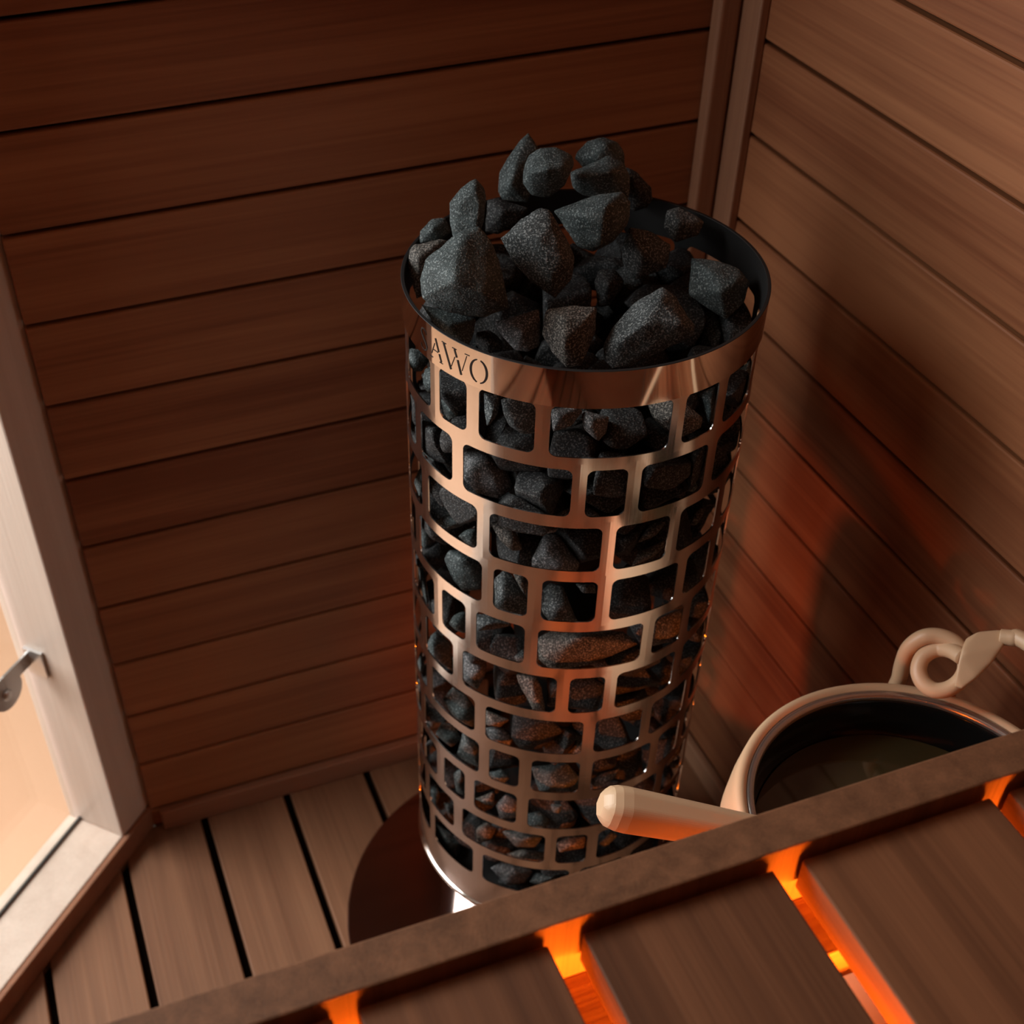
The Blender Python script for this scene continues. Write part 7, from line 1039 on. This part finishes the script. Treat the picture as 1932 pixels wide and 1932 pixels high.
('G9011','dark stone buried in shadow beneath the heap, mostly hidden by the stones above','-88 286 -388 -74 295 -388 -71 295 -360 -69 229 -404 -69 296 -357 -68 296 -389 -67 229 -403 -66 297 -356 -64 228 -401 -63 298 -390 -63 298 -357 -60 298 -355 -59 293 -352 -58 288 -353 -56 294 -352 -51 295 -351 -41 261 -405 -28 240 -365 -19 303 -347 -17 228 -367 -14 299 -348 -12 303 -351 -6 304 -400 -5 304 -355 -4 296 -403 0 305 -398 0 305 -359 4 229 -366 4 283 -351 4 304 -397 4 304 -361 5 298 -399 11 271 -354 12 241 -362 14 267 -355 16 261 -356 18 249 -368 20 303 -393 22 302 -380 24 302 -382 28 272 -374 28 276 -376 28 291 -381 28 302 -388 29 297 -386'),
('G9018','dark stone buried in shadow beneath the heap, mostly hidden by the stones above','-129 -122 -184 -127 -140 -190 -123 -155 -198 -122 -105 -197 -118 -161 -207 -117 -112 -208 -113 -144 -216 -112 -114 -171 -110 -105 -180 -110 -99 -205 -109 -98 -188 -107 -177 -203 -90 -89 -204 -88 -88 -204 -84 -177 -184 -82 -89 -205 -77 -177 -179 -77 -90 -205 -71 -94 -206 -68 -139 -158 -66 -114 -213 -64 -99 -199 -62 -132 -219 -61 -103 -197 -60 -141 -221 -58 -175 -167 -57 -150 -224 -57 -137 -163 -55 -150 -220 -53 -151 -218 -47 -130 -172 -44 -120 -184 -42 -154 -203 -42 -127 -178 -40 -165 -175 -40 -154 -201 -38 -130 -181 -36 -135 -182 -35 -162 -180 -35 -159 -185 -35 -155 -193 -32 -155 -184 -32 -154 -189 -31 -152 -185'),
('G9120','dark stone buried in shadow beneath the heap, mostly hidden by the stones above','-257 -23 -274 -256 -43 -263 -255 -9 -287 -250 -35 -249 -246 -62 -276 -241 -71 -282 -240 3 -331 -238 -73 -287 -238 -21 -250 -236 -76 -292 -229 -35 -250 -229 -15 -347 -228 -81 -310 -228 -57 -257 -226 -22 -350 -225 -80 -315 -224 -79 -299 -224 -64 -329 -224 -31 -349 -222 -45 -345 -219 -57 -257 -219 -43 -347 -213 -22 -355 -210 -69 -325 -209 -77 -318 -209 2 -336 -198 -73 -288 -187 -72 -309'),
('G9146','dark stone buried in shadow beneath the heap, mostly hidden by the stones above','-7 290 -403 -6 278 -396 -5 268 -390 -2 243 -377 -1 295 -402 0 291 -414 4 242 -373 8 290 -424 11 244 -371 12 303 -399 13 246 -370 18 288 -437 18 303 -413 20 279 -434 27 259 -429 28 280 -437 31 215 -404 31 301 -429 34 219 -410 36 301 -427 44 221 -381 44 255 -433 50 299 -377 53 299 -418 55 226 -387 55 242 -429 60 290 -368 60 298 -372 61 245 -425 61 265 -355 62 298 -413 63 298 -397 64 247 -423 66 231 -372'),
('G9196','dark stone buried in shadow beneath the heap, mostly hidden by the stones above','113 -101 -323 113 -98 -322 127 -111 -349 130 -80 -367 132 -114 -357 144 -123 -374 148 -121 -382 153 -69 -322 155 -118 -386 161 -130 -312 161 -41 -358 165 -129 -308 166 -55 -385 169 -128 -312 175 -86 -315 175 -50 -375 177 -86 -317 178 -49 -358 187 -110 -390 188 -57 -356 190 -61 -374 196 -66 -350 206 -106 -387 211 -87 -384'),
('G9266','dark stone buried in shadow beneath the heap, mostly hidden by the stones above','-303 -32 -362 -303 -32 -330 -303 -30 -362 -303 -23 -326 -303 -10 -347 -303 -10 -342 -303 -9 -345 -302 -38 -332 -301 -40 -333 -300 -45 -366 -298 -55 -367 -287 -71 -388 -284 12 -361 -283 -32 -397 -281 -16 -312 -281 21 -357 -272 -23 -316 -271 -49 -322 -269 -64 -328 -267 -67 -333 -265 13 -355 -264 -4 -334 -263 -11 -330 -262 -13 -329 -262 15 -379 -259 13 -373 -256 10 -381 -253 -61 -356 -250 -58 -360 -245 -32 -363 -244 -14 -391 -242 -36 -370 -242 -20 -389 -241 -34 -374'),
('G9277','dark stone buried in shadow beneath the heap, mostly hidden by the stones above','83 125 -105 84 130 -103 85 132 -102 98 133 -110 101 77 -143 104 72 -142 107 70 -142 110 76 -102 112 70 -143 119 69 -98 119 93 -154 122 85 -151 122 95 -156 126 87 -152 127 111 -154 130 119 -152 132 135 -133 133 62 -91 134 123 -149 136 126 -147 140 129 -145 141 114 -72 141 135 -136 142 127 -142 145 134 -134 147 133 -131 149 61 -82 151 68 -79 156 82 -72 165 65 -114 171 65 -109 175 73 -106 175 110 -72 179 93 -105 183 89 -101 184 97 -94 184 111 -82 185 112 -84'),
('G9431','dark stone buried in shadow beneath the heap, mostly hidden by the stones above','-289 -70 -135 -289 -34 -146 -286 -70 -132 -281 -40 -162 -274 -13 -132 -270 -38 -168 -265 -79 -184 -265 -7 -132 -263 -77 -185 -256 -1 -132 -254 -1 -133 -251 -8 -145 -248 -17 -158 -246 -84 -132 -239 -77 -185 -237 -95 -171 -234 -63 -179 -232 -81 -182 -231 -23 -161 -226 -105 -160 -224 -83 -178 -223 -35 -167 -220 -27 -163 -213 -84 -173 -211 -80 -132 -209 -27 -157 -204 -85 -168 -192 -61 -132 -188 -64 -154 -182 -27 -141 -176 -40 -132 -172 -36 -137'),
('G9493','dark stone buried in shadow beneath the heap, mostly hidden by the stones above','-296 -67 -347 -295 -71 -357 -294 -75 -334 -290 -94 -371 -290 -94 -330 -286 -102 -376 -285 -105 -378 -285 -104 -322 -280 -116 -385 -280 -91 -304 -279 -119 -324 -276 -126 -386 -274 -84 -378 -266 -89 -383 -264 -152 -357 -264 -152 -344 -262 -155 -328 -262 -118 -396 -260 -158 -327 -260 -157 -347 -256 -163 -329 -255 -164 -331 -251 -67 -314 -244 -110 -313 -239 -84 -316 -235 -148 -326 -233 -165 -346 -225 -152 -338 -212 -137 -353 -212 -136 -350'),
('G9509','dark stone buried in shadow beneath the heap, mostly hidden by the stones above','-21 -114 -249 -21 -112 -247 -20 -111 -264 -10 -109 -262 -7 -108 -235 -3 -130 -290 0 -135 -288 3 -154 -240 7 -105 -252 9 -148 -208 14 -167 -226 14 -155 -201 16 -167 -219 17 -161 -203 19 -167 -210 19 -164 -204 21 -163 -204 31 -117 -202 32 -164 -272 40 -156 -208 47 -127 -292 50 -127 -291 52 -162 -273 54 -127 -291 55 -161 -273 55 -132 -289 70 -108 -250 75 -160 -233 78 -159 -239'),
('G9870','dark stone buried in shadow beneath the heap, mostly hidden by the stones above','-34 124 -251 -14 145 -221 -3 149 -282 1 151 -207 1 170 -232 2 169 -228 2 170 -234 3 153 -207 7 152 -208 9 138 -281 12 167 -223 15 173 -258 23 102 -238 23 150 -212 30 171 -256 32 103 -232 35 99 -233 40 99 -235 51 97 -240 52 165 -236 53 165 -240 55 96 -239 55 165 -237 59 98 -239 63 141 -273 65 100 -240 65 140 -273 70 138 -271 72 140 -264 73 118 -235 73 130 -231 73 143 -258 76 126 -233 78 148 -232 80 139 -234'),
('G9879','dark stone buried in shadow beneath the heap, mostly hidden by the stones above','-148 85 -250 -147 75 -246 -147 82 -229 -147 85 -230 -146 96 -256 -145 72 -247 -143 105 -232 -142 78 -223 -141 99 -262 -140 125 -244 -132 94 -218 -128 104 -276 -126 103 -277 -125 128 -264 -124 42 -253 -123 67 -201 -121 67 -201 -118 59 -205 -118 68 -200 -116 67 -200 -114 55 -267 -114 62 -203 -111 31 -241 -111 150 -258 -99 91 -297 -94 50 -262 -93 92 -299 -93 121 -213 -91 53 -222 -77 70 -279 -75 130 -230 -53 98 -230 -53 118 -223'),
('G91037','dark stone buried in shadow beneath the heap, mostly hidden by the stones above','231 -23 -362 232 -12 -369 233 -51 -365 239 -57 -390 243 17 -378 247 -8 -351 247 19 -375 254 21 -365 260 21 -402 261 19 -405 262 14 -347 265 -27 -344 267 17 -409 270 13 -411 271 27 -397 272 -47 -343 272 17 -408 279 -46 -341 279 29 -395 281 26 -400 284 -44 -340 284 -39 -339 287 -20 -338 289 32 -376 294 16 -337 303 -22 -359 303 -13 -384 303 7 -394 303 12 -349 303 14 -391 303 21 -379'),
('G91110','dark stone buried in shadow beneath the heap, mostly hidden by the stones above','-234 -183 -309 -231 -195 -348 -226 -204 -299 -225 -205 -285 -222 -168 -317 -219 -211 -285 -217 -213 -345 -216 -185 -352 -215 -167 -338 -210 -167 -342 -205 -166 -303 -204 -179 -292 -204 -170 -299 -203 -172 -297 -200 -207 -278 -199 -209 -278 -196 -165 -318 -193 -175 -308 -191 -175 -310 -191 -165 -341 -187 -164 -333 -179 -246 -344 -179 -246 -312 -175 -179 -328 -173 -180 -329 -170 -252 -315 -170 -234 -296 -169 -201 -361 -167 -254 -346 -165 -213 -368 -164 -238 -302 -164 -215 -369 -161 -257 -324 -161 -220 -367 -157 -259 -330 -157 -202 -335 -151 -244 -313 -147 -245 -318 -144 -225 -334 -140 -246 -325 -140 -243 -328 -140 -233 -334'),
('G91215','dark stone buried in shadow beneath the heap, mostly hidden by the stones above','73 -105 -266 75 -95 -263 76 -93 -265 86 -68 -247 87 -64 -248 98 -96 -234 100 -31 -273 105 -88 -297 108 -10 -261 110 -4 -255 124 -90 -225 131 -89 -222 137 -11 -241 138 -92 -267 139 -87 -282 140 -13 -239 142 -88 -235 142 -15 -238 143 -75 -281 145 -13 -242 146 -18 -236 147 -64 -275 152 -51 -268 155 -52 -222 155 -39 -226 157 -41 -257 158 -45 -223 159 -37 -241'),
('G91218','dark stone buried in shadow beneath the heap, mostly hidden by the stones above','-153 -113 -242 -151 -109 -262 -148 -111 -265 -147 -103 -269 -144 -107 -271 -140 -117 -274 -137 -96 -236 -133 -92 -235 -128 -93 -233 -126 -141 -231 -117 -150 -228 -115 -68 -257 -114 -152 -231 -113 -153 -233 -112 -150 -226 -107 -144 -284 -106 -156 -246 -97 -96 -221 -94 -98 -220 -93 -145 -220 -90 -139 -218 -89 -162 -276 -85 -130 -217 -83 -107 -216 -80 -144 -221 -78 -144 -223 -76 -160 -276 -75 -150 -241 -73 -155 -260 -69 -87 -275 -67 -103 -286 -67 -79 -233 -64 -130 -231 -64 -129 -288 -63 -83 -228 -62 -83 -244 -59 -124 -235 -59 -86 -231 -56 -101 -235 -55 -105 -236 -54 -112 -237'),
('G91458','dark stone buried in shadow beneath the heap, mostly hidden by the stones above','-267 47 -360 -266 18 -353 -266 22 -358 -266 29 -353 -266 47 -363 -265 22 -360 -262 16 -365 -259 48 -355 -256 -11 -350 -254 -1 -371 -253 -2 -372 -252 -22 -350 -250 -10 -371 -249 -13 -371 -248 -20 -365 -247 -29 -357 -244 47 -381 -243 -7 -340 -237 19 -332 -236 1 -333 -235 30 -335 -232 5 -331 -230 -15 -370 -228 5 -332 -222 -28 -360 -220 3 -334 -218 49 -343 -217 -27 -360 -210 48 -391 -203 -25 -361 -203 49 -391 -186 50 -378 -184 -1 -344 -181 51 -354 -176 43 -354 -174 5 -348 -157 4 -377'),
('G91541','dark stone buried in shadow beneath the heap, mostly hidden by the stones above','-60 -139 -141 -43 -145 -174 -41 -143 -175 -33 -118 -132 -33 -101 -132 -30 -97 -132 -27 -176 -156 -21 -129 -188 -20 -177 -155 -18 -177 -155 -18 -175 -158 -16 -176 -156 -14 -123 -193 -10 -175 -159 -7 -175 -160 -3 -78 -150 1 -75 -153 4 -72 -132 8 -70 -157 10 -134 -189 10 -70 -160 10 -69 -158 11 -67 -145 12 -75 -132 13 -66 -148 14 -133 -132 18 -132 -184 22 -82 -134 23 -84 -132 26 -153 -178 29 -159 -175 30 -164 -172 33 -157 -160 33 -137 -132 36 -149 -146 36 -147 -144 37 -136 -132'),
('G91552','dark stone buried in shadow beneath the heap, mostly hidden by the stones above','-159 -38 -200 -157 -43 -218 -157 -42 -193 -157 -17 -222 -152 -8 -223 -145 -51 -163 -139 -47 -157 -124 -66 -200 -123 -36 -145 -121 15 -230 -119 -33 -142 -117 -71 -182 -111 -48 -203 -101 34 -184 -98 35 -181 -95 -60 -164 -93 34 -171 -91 -29 -197 -91 33 -166 -90 -57 -161 -89 31 -162 -84 17 -208 -82 -44 -165 -78 13 -204 -76 -23 -183 -68 -20 -175 -66 8 -187 -66 11 -176 -61 4 -180'),
('G91553','dark stone buried in shadow beneath the heap, mostly hidden by the stones above','-117 149 -226 -116 139 -216 -114 145 -232 -113 137 -223 -112 126 -211 -111 123 -208 -109 130 -201 -108 123 -202 -108 127 -199 -107 122 -208 -100 154 -247 -91 158 -255 -69 110 -208 -66 187 -220 -64 182 -213 -62 182 -243 -59 141 -247 -58 108 -209 -58 185 -242 -54 185 -240 -48 199 -220 -44 194 -212 -44 196 -215 -44 199 -219 -41 105 -211 -41 106 -209 -40 109 -216 -38 112 -220 -35 119 -229 -33 150 -184 -32 126 -239 -29 121 -200 -29 162 -193 -29 186 -232 -26 161 -200 -24 130 -209 -20 137 -216 -13 151 -230 -13 156 -229 -13 162 -229'),
('G91558','dark stone buried in shadow beneath the heap, mostly hidden by the stones above','-303 -32 -277 -303 -32 -238 -303 -21 -294 -303 -7 -231 -303 -4 -232 -303 1 -301 -303 11 -304 -303 23 -300 -303 30 -289 -303 32 -286 -303 32 -267 -302 -35 -237 -301 -42 -235 -301 -8 -227 -301 40 -274 -298 -54 -235 -297 -60 -247 -297 -60 -245 -297 -58 -239 -293 -41 -226 -291 8 -311 -291 45 -273 -289 27 -306 -285 34 -258 -284 -17 -309 -283 -40 -304 -282 -50 -302 -281 44 -285 -279 -57 -299 -275 -65 -295 -275 -64 -282 -273 -65 -294 -272 -62 -294 -268 -33 -297 -264 -4 -300 -264 -1 -299 -263 -52 -275 -260 16 -297 -258 21 -295 -257 25 -294 -255 28 -290 -254 24 -284 -254 26 -287 -249 -31 -248 -248 -28 -245 -247 7 -259 -246 -24 -242 -245 -13 -243 -245 -11 -245 -245 3 -253'),
('G91664','dark stone buried in shadow beneath the heap, mostly hidden by the stones above','-244 -20 -239 -244 -14 -213 -244 9 -215 -244 11 -210 -242 -20 -242 -242 14 -209 -239 -22 -245 -227 4 -205 -215 -26 -267 -215 -4 -214 -215 25 -266 -211 -25 -265 -210 -7 -218 -209 29 -271 -208 10 -206 -207 9 -273 -205 -23 -263 -203 34 -275 -201 33 -278 -199 35 -277 -195 58 -221 -193 40 -275 -193 60 -222 -191 50 -264 -191 61 -224 -189 48 -268 -188 44 -274 -176 37 -266 -160 28 -255 -159 -3 -245 -157 38 -214 -149 39 -218 -148 38 -220 -144 11 -242'),
('G91763','dark stone buried in shadow beneath the heap, mostly hidden by the stones above','-210 -32 -279 -210 -21 -251 -208 -37 -277 -208 -21 -231 -207 -23 -230 -202 -11 -232 -200 -10 -231 -199 -32 -225 -190 -29 -288 -189 -6 -228 -187 -32 -290 -181 -27 -219 -181 -3 -225 -180 -23 -219 -178 -65 -226 -175 -74 -239 -175 0 -223 -174 -35 -218 -171 1 -224 -168 -67 -224 -162 3 -225 -156 -71 -224 -156 4 -226 -155 -84 -245 -153 -45 -297 -153 4 -227 -151 5 -228 -149 4 -231 -148 3 -226 -145 -50 -219 -140 -82 -273 -135 -37 -222 -128 -40 -283 -128 -28 -224 -124 -11 -227 -123 -10 -242'),
('G92015','dark stone buried in shadow beneath the heap, mostly hidden by the stones above','-167 254 -364 -163 213 -380 -158 259 -355 -151 263 -349 -150 263 -385 -147 203 -379 -134 249 -412 -134 272 -395 -128 212 -355 -127 206 -360 -125 234 -343 -125 238 -340 -124 278 -399 -124 278 -346 -121 203 -368 -118 280 -403 -116 269 -417 -115 281 -403 -111 201 -397 -110 283 -344 -107 284 -392 -106 202 -385 -106 266 -341 -106 284 -344 -104 269 -341 -102 285 -387 -102 286 -358 -100 263 -350 -89 232 -382 -87 241 -378 -83 257 -403'),
('G92405','dark stone buried in shadow beneath the heap, mostly hidden by the stones above','-101 -286 -245 -101 -286 -230 -99 -286 -224 -92 -276 -258 -89 -271 -257 -88 -290 -225 -81 -275 -187 -79 -256 -254 -78 -250 -186 -77 -255 -183 -76 -247 -189 -75 -294 -227 -75 -253 -253 -75 -247 -206 -74 -295 -258 -67 -247 -252 -65 -297 -234 -63 -298 -257 -63 -298 -237 -63 -237 -200 -61 -236 -201 -51 -299 -241 -50 -255 -191 -48 -300 -256 -43 -300 -256 -39 -301 -252 -38 -301 -247 -31 -290 -254 -27 -215 -245 -22 -218 -244 -11 -273 -250 -7 -285 -227 -7 -283 -236 -4 -281 -218 -4 -273 -243 -4 -232 -244 -2 -277 -210 -2 -243 -245 -1 -274 -210 -1 -239 -245 2 -263 -221 3 -254 -239 4 -257 -228 4 -255 -232 4 -252 -238'),
('G92478','dark stone buried in shadow beneath the heap, mostly hidden by the stones above','-294 -75 -226 -293 -72 -237 -292 -82 -250 -292 -82 -202 -291 -87 -249 -290 -94 -237 -290 -94 -190 -289 -80 -248 -284 -107 -172 -283 -110 -171 -282 -94 -249 -280 -92 -175 -280 -84 -182 -279 -119 -173 -279 -117 -203 -277 -99 -170 -277 -95 -248 -275 -101 -169 -274 -101 -244 -271 -62 -238 -260 -142 -180 -260 -105 -166 -248 -69 -231 -246 -69 -230 -246 -56 -227 -244 -106 -164 -244 -56 -227 -240 -141 -207 -239 -55 -223 -236 -66 -223 -235 -137 -204 -232 -60 -199 -229 -97 -171 -228 -53 -215 -219 -75 -188 -217 -65 -208 -216 -83 -181 -214 -81 -183 -209 -83 -186 -209 -76 -198 -209 -75 -200 -208 -80 -197 -207 -99 -192 -207 -88 -187 -205 -91 -187 -205 -90 -192 -205 -88 -193 -204 -92 -190'),
]


def make_rock(data, i, fine):
    v = [int(a) for a in data.split()]
    P = [Vector((HX + v[k] / 2000, HY + v[k + 1] / 2000, ZT + v[k + 2] / 2000)) for k in range(0, len(v), 3)]
    c = sum(P, Vector()) / len(P)
    bm = bmesh.new()
    for p in P: bm.verts.new(p - c)
    bmesh.ops.convex_hull(bm, input=bm.verts[:])
    bmesh.ops.delete(bm, geom=[x for x in bm.verts if not x.link_faces], context='VERTS')
    bmesh.ops.triangulate(bm, faces=bm.faces[:])
    for _ in range(4 if fine else 3):
        ed = [e for e in bm.edges if e.calc_length() > (0.0046 if fine else 0.0065)]
        if not ed: break
        bmesh.ops.subdivide_edges(bm, edges=ed, cuts=1)
        bmesh.ops.triangulate(bm, faces=[f for f in bm.faces if len(f.verts) > 3])
    for _ in range(2 if fine else 1):
        bmesh.ops.smooth_vert(bm, verts=bm.verts[:], factor=0.5, use_axis_x=True, use_axis_y=True, use_axis_z=True)
    bm.normal_update()
    seed = Vector((i * 3.7, i * 1.3, i * 7.1))
    for x in bm.verts:
        q = x.co + seed
        d = noise.noise(q * 55) * 0.0011 + noise.noise(q * 150) * 0.0005
        x.co += x.normal * (d - 0.0006)
    bmesh.ops.recalc_face_normals(bm, faces=bm.faces[:])
    me = bpy.data.meshes.new('heater_stone')
    bm.to_mesh(me); bm.free()
    me.polygons.foreach_set('use_smooth', [True] * len(me.polygons))
    o = bpy.data.objects.new('heater_stone', me)
    o.location = c
    col.objects.link(o)
    return o


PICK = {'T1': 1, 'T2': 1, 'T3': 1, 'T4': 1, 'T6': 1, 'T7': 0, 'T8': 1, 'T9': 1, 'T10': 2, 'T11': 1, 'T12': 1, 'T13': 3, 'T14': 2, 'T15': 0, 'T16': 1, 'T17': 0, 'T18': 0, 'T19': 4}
for i, (n, label, data) in enumerate(STONES):
    o = make_rock(data, i, n[0] == 'T')
    if n in PICK:
        mi = PICK[n]
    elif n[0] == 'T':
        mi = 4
    elif n[0] == 'I':
        th = math.degrees(math.atan2(o.location.y - HY, o.location.x - HX)) % 360
        mi = rnd.choice((1, 3, 1, 0)) if th < 206 else rnd.choice((3, 2, 1, 3)) if o.location.z < ZT - 0.50 else rnd.choice((0, 1, 2, 3, 2, 0))  # paler picks at the left and low down stand in for light there
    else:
        mi = 4  # shade put into the colour of stones deep in cage and heap
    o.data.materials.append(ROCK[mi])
    tag(o, label, 'stone', 'stones heaped on top of the heater' if n[0] == 'T' else 'buried stones below the heap' if n[0] == 'G' else 'stones inside the heater cage')
